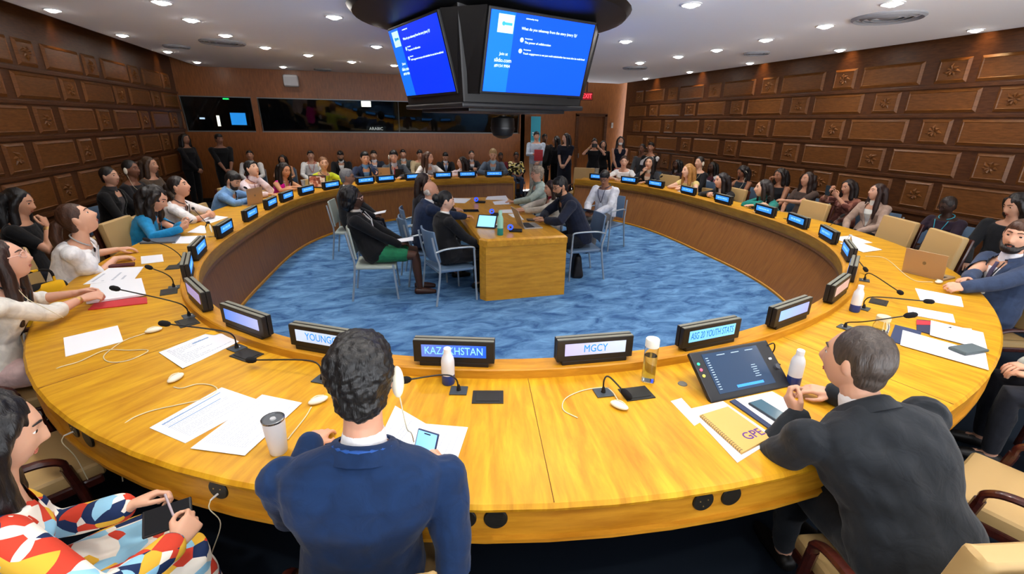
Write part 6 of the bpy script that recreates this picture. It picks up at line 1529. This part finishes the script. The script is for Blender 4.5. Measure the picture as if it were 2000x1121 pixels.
earpiece(344, 742, 1.1, 'ivory earpiece on the bare wood above the printed page', [(339, 756, zc), (355, 758, zc), (385, 750, zc), (412, 752, zc), (424, 762, zc), (400, 778, zc), (350, 790, zc), (300, 801, zc), (262, 815, zc), (238, 832, TZ - .01), (226, 850, .68), (232, 890, .55), (240, 940, .42)])
earpiece(622, 786, 0.4, 'ivory earpiece left of the curly-haired man', [(608, 795, zc), (596, 815, zc), (572, 845, zc), (562, 858, zc)])
earpiece(1209, 796, -1.0, 'ivory earpiece below the bent microphone right of the joint', [(1207, 782, zc), (1196, 765, zc + .004), (1180, 757, zc), (1140, 762, zc), (1105, 778, zc), (1100, 800, zc), (1128, 816, zc)])
earpiece(1833, 553, 0.2, 'ivory earpiece next to the hands of the bearded man', [(1822, 551, zc), (1780, 545, zc), (1730, 505, zc), (1690, 500, zc)])
# plugs and hanging cords at the apron
def plug(px, py, label, hang):
    q = at_z(px, py, 0.66); a = ang_of(q); t, nr = ring_frame(a); c = offs_pt(a, width(a) - 0.005, 0.655)
    o = thing('audio_plug', label, 'cable', c, 0, 'plugs in the table apron'); d = nr
    bm = BM(); tube(bm, [-d * 0.004, d * 0.02, d * 0.034], [.004, .004, .003], 8); bm_obj('jack', bm, mat('plug_white', '#e2e0da', 0.5), o, smooth=True)
    bm = BM(); tube(bm, curve_pts([d * 0.033, d * 0.045 + Vector((0, 0, -0.03)), d * 0.03 + Vector((0.01, 0, -0.12)), d * 0.035 + Vector((hang, 0, -0.25))], 6), 0.002, 6); bm_obj('cord', bm, cordm, o, smooth=True)
plug(203, 843, 'white plug with hanging cord at the left apron sockets', 0.03)
plug(460, 948, 'white plug in the apron beside the navy suit', -0.04)
# bottles
def bottle(px, py, label, prof, parts, z=TZ, s=1.0, cat='bottle', name='bottle'):
    """parts: list of (part name, profile, material)"""
    q = at_z(px, py, z); o = thing(name, label, cat, (q.x, q.y, z))
    for nm, pr, m in parts:
        bm = BM(); lathe(bm, [(r * s, h * s) for r, h in pr], 28); bm_obj(nm, bm, m, o, smooth=True)
    return o
alu_white = mat('bottle_white', '#dfe2e6', 0.35, 0.1); alu_blue = mat('bottle_blue', '#28418a', 0.35, 0.1); clear = mat('clear_glass', '#f4fafa', 0.03, trans=1.0, ior=1.4); waterm = mat('water', '#eef6f8', 0.02, trans=1.0, ior=1.33)
def alu(px, py, label, s=1.0):
    o = bottle(px, py, label, None, [('body', [(0, 0.0005), (0.030, 0.0005), (0.033, 0.006), (0.033, 0.055)], alu_blue), ('shoulder', [(0.0332, 0.055), (0.0332, 0.125), (0.030, 0.145), (0.019, 0.168), (0.017, 0.176)], alu_white), ('cap', [(0.0185, 0.174), (0.0185, 0.196), (0.016, 0.199), (0, 0.199)], mat('cap_white', '#eef0f2', 0.4))], s=s)
    return o
alu(876, 748, 'white and blue aluminium bottle in front of the KAZAKHSTAN display')
alu(1548, 751, 'white and blue aluminium bottle right of the recording monitor', 1.0)
alu(1668, 608, 'white and blue aluminium bottle at the right bend', 1.0)
bottle(1265, 744, 'tall clear glass water bottle right of the MGCY display', None, [('glass_body', [(0, 0.0008), (0.032, 0.0008), (0.034, 0.006), (0.034, 0.20), (0.031, 0.215), (0.029, 0.215), (0.0315, 0.198), (0.0315, 0.012), (0, 0.012)], clear), ('water', [(0, 0.0125), (0.031, 0.0125), (0.031, 0.15), (0, 0.15)], waterm), ('cap', [(0.0345, 0.20), (0.0345, 0.238), (0.032, 0.242), (0, 0.242)], mat('cap_pale', '#d8dcd6', 0.35))])
bottle(1712, 667, 'short clear glass bottle with a pale round cap above the charcoal suit', None, [('glass_body', [(0, 0.0008), (0.040, 0.0008), (0.043, 0.008), (0.043, 0.11), (0.034, 0.135), (0.034, 0.15), (0.031, 0.15), (0.031, 0.133), (0.040, 0.108), (0.040, 0.012), (0, 0.012)], clear), ('water', [(0, 0.0125), (0.0395, 0.0125), (0.0395, 0.075), (0, 0.075)], waterm), ('cap', [(0.038, 0.145), (0.038, 0.168), (0.034, 0.172), (0, 0.172)], mat('cap_ivory', '#d9cda8', 0.4))])
bottle(1652, 494, 'clear bottle with blue label at the right bend', None, [('glass_body', [(0, 0.0008), (0.030, 0.0008), (0.032, 0.01), (0.032, 0.12), (0.014, 0.165), (0.013, 0.18), (0, 0.18)], clear), ('label_band', [(0.0325, 0.05), (0.0325, 0.09)], mat('label_blue', '#5b78c9', 0.5)), ('cap', [(0.0145, 0.178), (0.0145, 0.196), (0, 0.196)], alu_white)])
bottle(412, 462, 'clear bottle with a ring top past the left bend', None, [('glass_body', [(0, 0.0008), (0.034, 0.0008), (0.036, 0.01), (0.036, 0.12), (0.018, 0.15), (0, 0.15)], clear), ('cap', [(0.018, 0.148), (0.018, 0.165), (0.012, 0.172), (0, 0.172)], mic_black)])
bottle(545, 882, 'white insulated tumbler with a clear lid beside the navy suit', None, [('body', [(0, 0.0005), (0.030, 0.0005), (0.033, 0.006), (0.042, 0.145), (0.042, 0.150)], mat('tumbler_white', '#e9eaec', 0.35)), ('rim', [(0.0425, 0.150), (0.0432, 0.158), (0.040, 0.160), (0.039, 0.150)], mat('tumbler_steel', '#9a9c9e', 0.25, 0.9)), ('lid', [(0, 0.153), (0.036, 0.153), (0.039, 0.158), (0.039, 0.150), (0, 0.150)], mat('tumbler_lid', '#5c6064', 0.15, coat=0.6)), ('slider', [(0, 0.159), (0.010, 0.159), (0.012, 0.154), (0, 0.154)], mat('slider_clear', '#b9bdc0', 0.2))], cat='tumbler', name='tumbler')
def cup(px, py, label, s=1.0, z=TZ): bottle(px, py, label, None, [('body', [(0, 0.0005), (0.026, 0.0005), (0.037, 0.085), (0.0385, 0.088), (0.0345, 0.088), (0.025, 0.01), (0, 0.01)], mat('cup_white', '#e6e4e0', 0.6)), ('coffee', [(0, 0.06), (0.031, 0.06), (0.031, 0.062), (0, 0.062)], mat('coffee', '#3a2416', 0.2))], s=s, cat='cup', name='paper_cup', z=z)
cup(1614, 464, 'white paper cup on the right arc', 1.1)
cup(593, 362, 'white paper cup beside the picture tablet', 1.2)
cup(983, 342, 'white paper cup at the end of the far arm', 1.0)
# recording monitor on its stand
B1, B2 = at_z(1378, 788, TZ + 0.006), at_z(1533, 755, TZ + 0.006); T1, T2 = at_z(1356, 690, TZ + 0.165), at_z(1510, 664, TZ + 0.165)
ex = (B2 - B1); w = (ex.length + (T2 - T1).length) / 2; ey = ((T1 - B1) + (T2 - B2)) / 2; h = ey.length; cM = (B1 + B2 + T1 + T2) / 4
M = frame_mat(cM, ex, ey); o = thing('recording_monitor', 'black recording monitor with coloured buttons in front of the charcoal suit', 'monitor', (cM.x, cM.y, TZ + 0.002)); M.translation = Vector((0, 0, cM.z - TZ))
bm = BM(); box(bm, (0, 0, -0.012), (w, h, 0.024), 0.008); bm.transform(M); bm_obj('case', bm, mat('monitor_black', '#1b1d22', 0.4), o)
bm = BM(); box(bm, (-0.01, 0.006, 0.0008), (w * 0.70, h * 0.80, 0.0016)); bm.transform(M); sc = bm_obj('screen', bm, mat('monitor_screen', '#1f3550', 0.2, emit=0.35), o)
bm = BM(); box(bm, (0.03 * w, -h * 0.30, 0.002), (w * 0.33, h * 0.05, 0.001)); bm.transform(M); bm_obj('blue_bar', bm, mat('monitor_blue', '#2c7be0', 0.3, emit=0.8), sc)
bm = BM()
for k in range(14): box(bm, (-w * 0.33, h * (0.33 - 0.048 * k), 0.002), (w * 0.03, h * 0.012, 0.001))
for k in range(6): box(bm, (w * 0.17, h * (0.05 - 0.045 * k), 0.002), (w * (0.07 if k % 2 else 0.05), h * 0.01, 0.001))
for k in range(3): box(bm, (w * (-0.15 + 0.18 * k), h * 0.36, 0.002), (w * 0.10, h * 0.012, 0.001))
bm.transform(M); bm_obj('screen_text', bm, mat('monitor_text', '#9fb6cf', 0.4, emit=0.5), sc)
for k, cc in enumerate(('#2fc28a', '#e0506a', '#d8d04a')):
    bm = BM(); lathe(bm, [(0, 0.004), (0.007, 0.004), (0.008, 0)], 12, (-w * 0.45, h * (0.25 - 0.12 * k), 0)); bm.transform(M); bm_obj('coloured_button', bm, mat('button_' + str(k), cc, 0.4, emit=0.7), o)
bm = BM(); lathe(bm, [(0, 0.012), (0.014, 0.012), (0.017, 0)], 18, (w * 0.44, -h * 0.08, 0)); bm.transform(M); bm_obj('dial', bm, mat('dial_grey', '#4a4d54', 0.4), o)
bm = BM(); box(bm, (w * 0.41, h * 0.10, 0.003), (0.018, 0.012, 0.006), 0.003); bm.transform(M); bm_obj('white_key', bm, mat('cap_white', '#eef0f2', 0.4), o)
bm = BM(); up = Vector((0, 0, 1)); bk = M.to_3x3() @ Vector((0, 0, -1)); bh = Vector((bk.x, bk.y, 0)).normalized()
c0 = M @ Vector((0, h * 0.15, -0.024)); c1 = Vector((c0.x, c0.y, 0)) + bh * 0.06 + Vector((0, 0, 0.006))
for s in (-0.3, 0.3):
    e_ = M.to_3x3() @ Vector((w * s, 0, 0)); tube(bm, [c0 + e_, c1 + e_], 0.006, 6)
bm_obj('stand', bm, mat('monitor_black', '#1b1d22', 0.4), o)
bm = BM(); p0 = M @ Vector((w * 0.47, h * 0.38, 0.004)); n_ = M.to_3x3() @ Vector((0, 0, 1)); rx = M.to_3x3() @ Vector((1, 0, 0))
tube(bm, curve_pts([p0, p0 + rx * 0.03 + n_ * 0.012, p0 + rx * 0.055 + up * -0.03, p0 + rx * 0.04 + up * -0.09, M @ Vector((w * 0.5, -h * 0.05, 0))], 6), 0.0035, 6); bm_obj('cable', bm, mic_black, o, smooth=True)
q = at_z(1333, 750, TZ); bm = BM(); lathe(bm, [(0, 0.004), (0.022, 0.004), (0.024, 0.0), (0, 0)], 24); o = thing('cable_grommet', 'round grey disc on the table left of the recording monitor', 'disc', (q.x, q.y, TZ)); bm_obj('disc', bm, mat('grommet_grey', '#6f6a60', 0.4), o, smooth=True)
# laptops
alu_m = mat('laptop_silver', '#b7b5b2', 0.35, 0.7); alu_tan = mat('laptop_tan', '#b59a78', 0.4, 0.4); keys = mat('laptop_keys', '#24262a', 0.6)
def laptop(loc, face, label, m, w=0.30, d=0.21, open_=105, screen='#2d3446', scol=None, z=TZ, badge=True):
    """face: compass heading the user looks along; hinge on the far side"""
    o = thing('laptop', label, 'laptop', (loc[0], loc[1], z), -R_(face))
    bm = BM(); box(bm, (0, 0, 0.008), (w, d, 0.015), 0.005, seg=3); bm_obj('base', bm, m, o, smooth=True)
    bm = BM(); box(bm, (0, 0.03, 0.0158), (w * 0.86, d * 0.48, 0.0012)); bm_obj('keyboard', bm, keys, o)
    bm = BM(); box(bm, (0, -0.065, 0.0156), (w * 0.36, d * 0.3, 0.0008)); bm_obj('trackpad', bm, mat('trackpad', '#9c9a98', 0.4, 0.5), o)
    M = Matrix.Translation((0, d / 2 - 0.004, 0.015)) @ Matrix.Rotation(R_(open_ - 180), 4, 'X') @ Matrix.Rotation(math.pi, 4, 'X') if False else Matrix.Translation((0, d / 2 - 0.004, 0.015)) @ Matrix.Rotation(R_(90 - open_), 4, 'X')
    bm = BM(); box(bm, (0, 0.003, d / 2), (w, 0.006, d), 0.0025); bm.transform(M); lid = bm_obj('lid', bm, m, o)
    bm = BM(); box(bm, (0, -0.0006, d / 2), (w * 0.94, 0.001, d * 0.88)); bm.transform(M); bm_obj('screen', bm, mat('laptop_screen_' + label[:12], screen, 0.2, emit=0.8), lid)
    if badge: bm = BM(); blob(bm, (0, 0.0065, d * 0.52), (0.014, 0.001, 0.016), None, 10, 6); bm.transform(M); bm_obj('lid_badge', bm, mat('badge_grey', '#7d756a', 0.3, 0.6), lid)
    return o
q = at_z(1812, 537, TZ); laptop((q.x, q.y), 262, 'open laptop before the bearded man', alu_tan, 0.31, 0.22, 100, '#39414f')
q = at_z(503, 398, TZ); laptop((q.x - 0.12, q.y + 0.0), 118, 'tan laptop in front of the light blue blazer', alu_tan, 0.34, 0.24, 95)
q = at_z(745, 351, TZ); laptop((q.x, q.y + 0.12), 180, 'tan laptop in front of the resting cheek', alu_tan, 0.40, 0.26, 100)
q = at_z(788, 348, TZ); laptop((q.x, q.y + 0.12), 180, 'thin black laptop in front of the red tie', mat('laptop_black', '#202227', 0.4), 0.36, 0.20, 100)
# picture tablet in front of the lime top
q = at_z(620, 368, TZ); o = thing('tablet', 'tablet showing a picture in front of the lime yellow top', 'tablet', (q.x, q.y, TZ), R_(-18))
bm = BM(); box(bm, (0, 0, 0.13), (0.34, 0.012, 0.24), 0.004); bm.transform(Matrix.Rotation(R_(-14), 4, 'X')); bm_obj('case', bm, mic_black, o)
bm = BM(); box(bm, (0, -0.0068, 0.13), (0.30, 0.001, 0.20)); bm.transform(Matrix.Rotation(R_(-14), 4, 'X')); bm_obj('picture', bm, print_mat('picture_warm', ['#d8b9a4', '#a6604a', '#e0d2c2', '#c98a70', '#7d4434'], 16.0), o)
# ---- on the centre table
CT = 0.75
zt = CT + 0.001
CG = 'papers on the center table'
for px, lab in (([(948, 390), (952, 384), (988, 382), (994, 391)], 'white sheets at the far right of the center table'), ([(966, 400), (962, 394), (990, 391), (998, 399)], 'white page on the far half of the center table'), ([(884, 396), (886, 387), (920, 388), (908, 397)], 'white page left of the far blue-lit microphone'), ([(980, 416), (976, 410), (1003, 409), (1008, 416)], 'white page behind the green bottle'), ([(1000, 424), (992, 418), (1012, 417), (1024, 430)], 'white page left of the laptop on the center table'), ([(960, 444), (958, 437), (973, 437), (976, 446)], 'white page behind the small standing tablet'), ([(1020, 413), (1016, 408), (1034, 409), (1044, 416)], 'white page beside the laptop user')):
    sheet('paper_sheet', lab, 'paper', px, z=zt, group=CG)
q = at_z(977, 459, CT); o = thing('bottle', 'mint to teal metal bottle on the center table', 'bottle', (q.x, q.y, CT))
bm = BM(); lathe(bm, [(0, 0.001), (0.033, 0.001), (0.036, 0.006), (0.036, 0.085)], 28); bm_obj('lower_body', bm, mat('bottle_teal', '#1f8a86', 0.3), o, smooth=True)
bm = BM(); lathe(bm, [(0.036, 0.085), (0.036, 0.19), (0.030, 0.215), (0.020, 0.235), (0.019, 0.25)], 28); bm_obj('upper_body', bm, mat('bottle_mint', '#9fd6bd', 0.3), o, smooth=True)
bm = BM(); lathe(bm, [(0.021, 0.248), (0.021, 0.285), (0.017, 0.29), (0, 0.29)], 24); bm_obj('cap', bm, mat('cap_mint', '#a9d9c4', 0.35), o, smooth=True)
q = at_z(948, 446, CT); o = thing('tablet', 'small standing tablet with a light blue screen on the center table', 'tablet', (q.x, q.y, CT), R_(-30))
Mt = Matrix.Rotation(R_(-42), 4, 'X')
bm = BM(); box(bm, (0, 0, 0.10), (0.25, 0.010, 0.19), 0.004); bm.transform(Mt); bm_obj('case', bm, mic_black, o)
bm = BM(); box(bm, (0, -0.0058, 0.10), (0.22, 0.001, 0.16)); bm.transform(Mt); bm_obj('screen', bm, mat('tablet_screen', '#7fc0f2', 0.3, emit=0.8), o)
bm = BM(); box(bm, (0, 0.09, 0.005), (0.25, 0.20, 0.006), 0.002); bm_obj('stand_cover', bm, mic_black, o)
blue_glow = mat('mic_blue_ring', '#1c46e8', 0.3, emit=0.9)
for px, py, lab in ((1004, 452, 'blue-lit microphone unit right of the mint bottle'), (967, 420, 'blue-lit microphone unit behind the standing tablet'), (936, 396, 'blue-lit microphone unit at the far half of the center table')):
    q = at_z(px, py, CT); o = thing('microphone_unit', lab, 'microphone', (q.x, q.y, CT), R_(-20), 'microphone units on the center table')
    bm = BM(); box(bm, (0.02, 0, 0.014), (0.16, 0.10, 0.026), 0.008); bm_obj('base', bm, mic_black, o)
    bm = BM(); lathe(bm, [(0.018, -0.006), (0.034, -0.006), (0.036, 0.006), (0.018, 0.006)], 24); bm.transform(Matrix.Translation((-0.045, -0.03, 0.058)) @ Matrix.Rotation(R_(70), 4, 'X')); bm_obj('blue_ring', bm, blue_glow, o, smooth=True)
    bm = BM(); tube(bm, [(0.0, 0.0, 0.026), (-0.045, -0.026, 0.055)], 0.006, 6); bm_obj('neck', bm, mic_black, o)
q = at_z(1022, 446, CT); laptop((q.x + 0.12, q.y + 0.10), 272, 'open silver laptop in front of the typing man', alu_m, 0.34, 0.24, 112, '#3a4258', z=CT, badge=True)
slab('phone', 'black phone beside the bald man on the center table', 'phone', [(905, 414), (904, 410), (934, 410), (936, 414)], CT + 0.001, 0.010, mic_black, mat('phone_black_glass', '#0c0d10', 0.1))
slab('phone', 'black phone beyond the silver laptop', 'phone', [(1030, 432), (1028, 428), (1042, 428), (1046, 432)], CT + 0.001, 0.010, mic_black, mat('phone_black_glass', '#0c0d10', 0.1))
# ---- held things
def held(name, label, cat, c, M3, w, h, th, body, scr=None, glow=None):
    o = thing(name, label, cat, c); M = M3.to_4x4()
    bm = BM(); box(bm, (0, 0, -th / 2), (w, h, th), min(0.008, th * 0.45), seg=3); bm.transform(M); bm_obj('body', bm, body, o, smooth=True)
    if scr is not None: bm = BM(); box(bm, (0, 0, 0.0004), (w * 0.9, h * 0.93, 0.0008)); bm.transform(M); bm_obj('screen', bm, scr, o)
    return o, M
def plane_px(px, z0, z1):
    """quad seen in the photo, its lower corners at z0 and upper at z1: corners TL, TR, BR, BL"""
    W = [at_z(*px[0], z1), at_z(*px[1], z1), at_z(*px[2], z0), at_z(*px[3], z0)]
    c = sum(W, Vector()) / 4; ex = (W[1] - W[0]) + (W[2] - W[3]); ey = (W[0] - W[3]) + (W[1] - W[2])
    return c, frame_mat((0, 0, 0), ex, ey).to_3x3(), ex.length / 2, ey.length / 2
c, M3, w, h = plane_px([(826, 838), (860, 852), (838, 918), (791, 906)], 0.87, 0.98)
o, M = held('phone', 'phone with a light blue screen in the right hand of the navy suit', 'phone', c, M3, w, h, 0.009, mat('phone_navy', '#26335c', 0.35), mat('phone_lit', '#7fb6e6', 0.25, emit=0.75))
bm = BM(); box(bm, (0, h * 0.42, 0.0014), (w * 0.3, h * 0.03, 0.001), 0.0004); bm.transform(M); bm_obj('camera_notch', bm, mic_black, o)
c, M3, w, h = plane_px([(262, 1000), (372, 975), (378, 1010), (292, 1052)], 0.70, 0.735)
held('tablet', 'black tablet under the hands of the print dress woman', 'tablet', c, M3, w, h, 0.012, mic_black, mat('phone_black_glass', '#0c0d10', 0.1))
A, B = at_z(322, 965, 0.80), at_z(342, 1015, 0.735); c = (A + B) / 2; o = thing('stylus', 'silver stylus between the fingers of the print dress woman', 'stylus', c); d = B - A
bm = BM(); tube(bm, [A - c, B - c - d * .1], 0.004, 8); bm_obj('barrel', bm, mat('stylus_silver', '#b9a9ad', 0.3, 0.6), o, smooth=True)
bm = BM(); tube(bm, [B - c - d * .1, B - c], [0.004, .001], 8); bm_obj('tip', bm, mic_black, o, smooth=True)
def in_hands(key, dz, dy, name, label, cat, w, h, th, body, scr=None, tilt=50, dx=0):
    p = PP[key]; c = (p['R'] + p['L']) / 2 + p['fwd'] * dy + p['rgt'] * dx + Vector((0, 0, dz))
    ey = p['fwd'] * math.cos(R_(tilt)) + Vector((0, 0, math.sin(R_(tilt)))); M3 = frame_mat((0, 0, 0), p['rgt'], ey).to_3x3()
    return held(name, label, cat, c, M3, w, h, th, body, scr)
dk = mat('phone_dark', '#26323c', 0.35); blk = mat('phone_black_glass', '#0c0d10', 0.1)
in_hands('L4', 0.03, 0.07, 'phone', 'dark phone held by the woman in the bright blue blazer', 'phone', 0.075, 0.15, 0.009, dk, blk, 35)
in_hands('E6', 0.03, 0.06, 'phone', 'dark phone held by the woman in the dark sleeveless dress', 'phone', 0.075, 0.15, 0.009, dk, blk, 50)
in_hands('E9', 0.06, 0.06, 'phone', 'dark phone raised by the woman in the rose-brown blouse', 'phone', 0.075, 0.15, 0.009, dk, blk, 85, 0.05)
in_hands('C9', 0.04, 0.08, 'tablet', 'dark tablet on the lap of the man in the white sweater', 'tablet', 0.26, 0.19, 0.012, dk, blk, 25)
in_hands('C1', 0.03, 0.06, 'notepad', 'white notepad on the lap of the woman in the green skirt', 'notebook', 0.16, 0.22, 0.012, white_paper, None, 5)
in_hands('C2', 0.03, 0.06, 'notepad', 'white papers on the lap of the grey-haired man', 'paper', 0.20, 0.26, 0.006, white_paper, None, 10)
in_hands('E10', 0.02, 0.08, 'notebook', 'dark notebook on the lap of the beige jacket woman', 'notebook', 0.22, 0.30, 0.018, dk, None, 12)
in_hands('S1', 0.09, 0.05, 'folder', 'red folder held against the pale blue shirt', 'folder', 0.24, 0.30, 0.02, mat('folder_red', '#c22a33', 0.5), None, 88, -0.02)
in_hands('S7', -0.10, 0.05, 'handbag', 'red bag held by the masked woman', 'bag', 0.26, 0.2, 0.10, mat('bag_red', '#a01626', 0.5), None, 88)
in_hands('L2', -2, 0, 'x', 'x', 'x', .1, .1, .1, dk)[0] if False else None
p = PP['S5']; c = (p['R'] + p['L']) / 2 + p['fwd'] * 0.06 + Vector((0, 0, 0.05)); o = thing('camera', 'black camera raised by the photographer', 'camera', c, math.atan2(p['rgt'].y, p['rgt'].x))
bm = BM(); box(bm, (0, 0, 0), (0.14, 0.06, 0.095), 0.012); bm_obj('body', bm, mic_black, o, smooth=True)
bm = BM(); tube(bm, [(0, 0.03, -0.005), (0, 0.12, -0.005)], [.036, .04], 18); bm_obj('lens', bm, mic_black, o, smooth=True)
# ---- round the room
banner_m = mat('banner_teal', '#2f93a8', 0.7)
q = at_Y(1045, 300, 13.38); top = at_Y(1045, 228, 13.38); o = thing('banner', 'narrow teal roll-up banner against the back wall', 'banner', (q.x, 13.38, 0))
bm = BM(); box(bm, (0, 0, 1.12), (0.30, 0.006, 2.10)); bm_obj('fabric', bm, banner_m, o)
bm = BM(); box(bm, (0, -0.004, 1.72), (0.22, 0.002, 0.03)); box(bm, (-0.03, -0.004, 1.66), (0.16, 0.002, 0.025)); bm_obj('white_stripe', bm, mat('banner_white', '#d4e6ea', 0.7), o)
bm = BM(); box(bm, (0, -0.004, 1.25), (0.30, 0.002, 0.5)); bm_obj('pale_field', bm, mat('banner_pale', '#8fc4d2', 0.7), o)
bm = BM(); box(bm, (0, 0, 0.035), (0.34, 0.12, 0.07), 0.015); bm_obj('base', bm, alu_m, o)
q = at_Y(1146, 188, 13.3); o = thing('exit_sign', 'red lit EXIT sign partly behind the hanging screens', 'sign', (q.x, 13.3, q.z))
bm = BM(); box(bm, (0, 0, 0), (0.36, 0.05, 0.22), 0.006); bm_obj('housing', bm, mat('sign_housing', '#3a0a0c', 0.4), o)
bm = BM(); box(bm, (0, -0.027, 0), (0.33, 0.004, 0.19)); bm_obj('panel', bm, mat('exit_panel', '#7a1014', 0.4, emit=0.5), o)
text_mesh('lettering', 'EXIT', 0.17, Matrix.Translation((0, -0.031, 0)) @ Matrix.Rotation(math.pi / 2, 4, 'X'), mat('exit_red', '#ff3040', 0.4, emit=2.2), o, sx=0.85)
bm = BM(); box(bm, (0, 0.0, (CEIL_Z - q.z) / 2 + 0.05), (0.03, 0.03, CEIL_Z - q.z - 0.1)); bm_obj('ceiling_stem', bm, mat('sign_housing', '#3a0a0c', 0.4), o)
q = at_Y(569, 158, 13.42); o = thing('wall_speaker', 'small white wall speaker high on the back wall', 'speaker', (q.x, 13.5, q.z))
bm = BM(); box(bm, (0, -0.12, 0), (0.34, 0.20, 0.27), 0.05, seg=3); bm_obj('cabinet', bm, mat('speaker_white', '#b9b9bb', 0.5), o, smooth=True)
bm = BM(); box(bm, (0, -0.222, -0.01), (0.27, 0.01, 0.20), 0.004); bm_obj('grille', bm, mat('speaker_grille', '#a6a6aa', 0.7), o)
bm = BM(); box(bm, (0, -0.01, 0), (0.10, 0.04, 0.12), 0.004); bm_obj('bracket', bm, mat('speaker_white', '#b9b9bb', 0.5), o)
q = at_Y(1197, 215, 13.98); bm = BM(); o = thing('light_switch', 'small pale wall plate right of the doorway', 'switch', (7.75, 14.0, 1.95)); box(bm, (0, -0.01, 0), (0.07, 0.02, 0.16), 0.004); bm_obj('wall_plate', bm, mat('switch_plate', '#a59c93', 0.5), o)
bm = BM(); box(bm, (0, -0.024, 0.0), (0.02, 0.012, 0.05), 0.003); bm_obj('toggle', bm, mat('switch_plate2', '#8f867d', 0.5), o)
# booths
for px, word, lab in ((735, 'ARABIC', 'white ARABIC sign in the booth window'), (978, 'CHINESE', 'white CHINESE sign in the booth window')):
    q = at_Y(px, 253, 13.78); o = thing('booth_sign', lab, 'sign', (q.x, 13.78, 1.70), 0)
    bm = BM(); box(bm, (0, 0, 0.09), (0.52, 0.012, 0.16), 0.003); bm_obj('sign_board', bm, mat('sign_black', '#101114', 0.5), o)
    text_mesh('lettering', word, 0.105, Matrix.Translation((0, -0.008, 0.09)) @ Matrix.Rotation(math.pi / 2, 4, 'X'), mat('sign_letter', '#d2cfc8', 0.6, emit=0.6), o)
    bm = BM(); box(bm, (0, 0.0, 0.003), (0.4, 0.08, 0.006)); bm_obj('sign_foot', bm, mat('sign_black', '#101114', 0.5), o)
for x0, x1 in ((-2.3, 1.0), (1.1, 4.4), (-3.95, -2.5)):
    bm = BM(); box(bm, ((x0 + x1) / 2, 14.05, 1.66), (x1 - x0, 0.7, 0.05), 0.004); o = bm_obj('booth_desk', bm, mat('booth_desk', '#4b443b', 0.5)); tag(o, 'long desk inside the interpreter booth, ' + ('left half of the long window' if x0 == -2.3 else ('right half of the long window' if x0 > 0 else 'small left window')), 'desk')
for px, py, w, h, cc, e, lab in ((715, 203, 0.26, 0.15, '#fff3d6', 3.0, 'added glowing panel imitating a lamp reflection, above the ARABIC sign'), (812, 205, 0.24, 0.13, '#fff3d6', 3.0, 'added glowing panel imitating a lamp reflection, right of the booth divider'), (427, 236, 0.07, 0.27, '#f4ecd2', 1.6, 'tall narrow lit lamp in the small left booth window'), (395, 231, 0.12, 0.04, '#b9cbe6', 1.2, 'small bluish lit display at the left of the small booth window')):  # first two are lamp reflections in the glass, built as glowing panels
    q = at_Y(px, py, 14.9); o = thing('booth_glow', lab, 'lamp', (q.x, 14.9, q.z))
    bm = BM(); box(bm, (0, 0.04, 0), (w * 1.1, 0.07, h * 1.15), 0.006); box(bm, (0, 0.2, 0.0), (0.03, 0.3, 0.03)); bm_obj('housing', bm, mat('sign_black', '#101114', 0.5), o)
    bm = BM(); box(bm, (0, 0.002, 0), (w, 0.006, h)); bm_obj('lit_panel', bm, mat('booth_lit_%s%d' % (cc, e * 10), cc, 0.5, emit=e), o)
q = at_Y(470, 235, 14.6); o = thing('booth_monitor', 'bright blue monitor in the small left booth window', 'monitor', (q.x, 14.6, 1.685))
bm = BM(); box(bm, (0, 0, 0.30), (0.46, 0.04, 0.36), 0.008); bm_obj('case', bm, mic_black, o)
bm = BM(); box(bm, (-0.04, -0.022, 0.31), (0.36, 0.004, 0.30)); bm_obj('screen', bm, mat('booth_screen', '#2a8fe0', 0.3, emit=0.9), o)
bm = BM(); box(bm, (0, 0.0, 0.06), (0.06, 0.04, 0.12)); box(bm, (0, 0, 0.006), (0.2, 0.14, 0.012)); bm_obj('stand', bm, mic_black, o)
q = at_Y(441, 193, 14.9); o = thing('exit_lamp', 'small green lit sign in the small left booth window', 'sign', (q.x, 14.9, q.z)); bm = BM(); box(bm, (0, 0.02, 0), (0.16, 0.05, 0.05), 0.004); bm_obj('housing', bm, mic_black, o)
bm = BM(); box(bm, (0, -0.008, 0), (0.14, 0.006, 0.035)); bm_obj('lit_panel', bm, mat('green_lit', '#28c860', 0.4, emit=1.5), o)
# bags
def bag(x, y, rz, label, m, w=0.34, h=0.32, d=0.16, z=0.0):
    o = thing('handbag', label, 'bag', (x, y, z), rz)
    bm = BM(); box(bm, (0, 0, h / 2), (w, d, h), 0.05, seg=3, taper=(0.82, 0.5)); me = remesh(bm, 0.012, 3, disp=lambda co: 0.006 * noise_field(co, 22, x + y)); new_obj('body', me, o, material=m)
    bm = BM(); tube(bm, curve_pts([(-w * 0.25, 0, h * 0.9), (-w * 0.2, 0, h * 1.25), (w * 0.2, 0, h * 1.25), (w * 0.25, 0, h * 0.9)], 5), 0.010, 6); bm_obj('strap', bm, m, o, smooth=True)
    return o
q = at_z(1128, 540, 0); bag(q.x, q.y + 0.05, 1.3, 'black bag on the carpet under the laptop user chair', mat('bag_black', '#161416', 0.5))
q = PP['L3']; f = q['fwd']; c = Vector(q['base']) - q['rgt'] * -0.42; 
bag(c.x, c.y, 0.8, 'yellow and black bag between the clasped-hands woman and the puff-sleeved blouse', print_mat('bag_yellow', ['#e0ad18', '#1d1a18', '#e0ad18', '#c98f10', '#1d1a18'], 9.0), 0.36, 0.34, 0.18, 0.46)
put_chair('tan', c.x, c.y, face_in(c), 'tan leather armchair under the yellow and black bag')
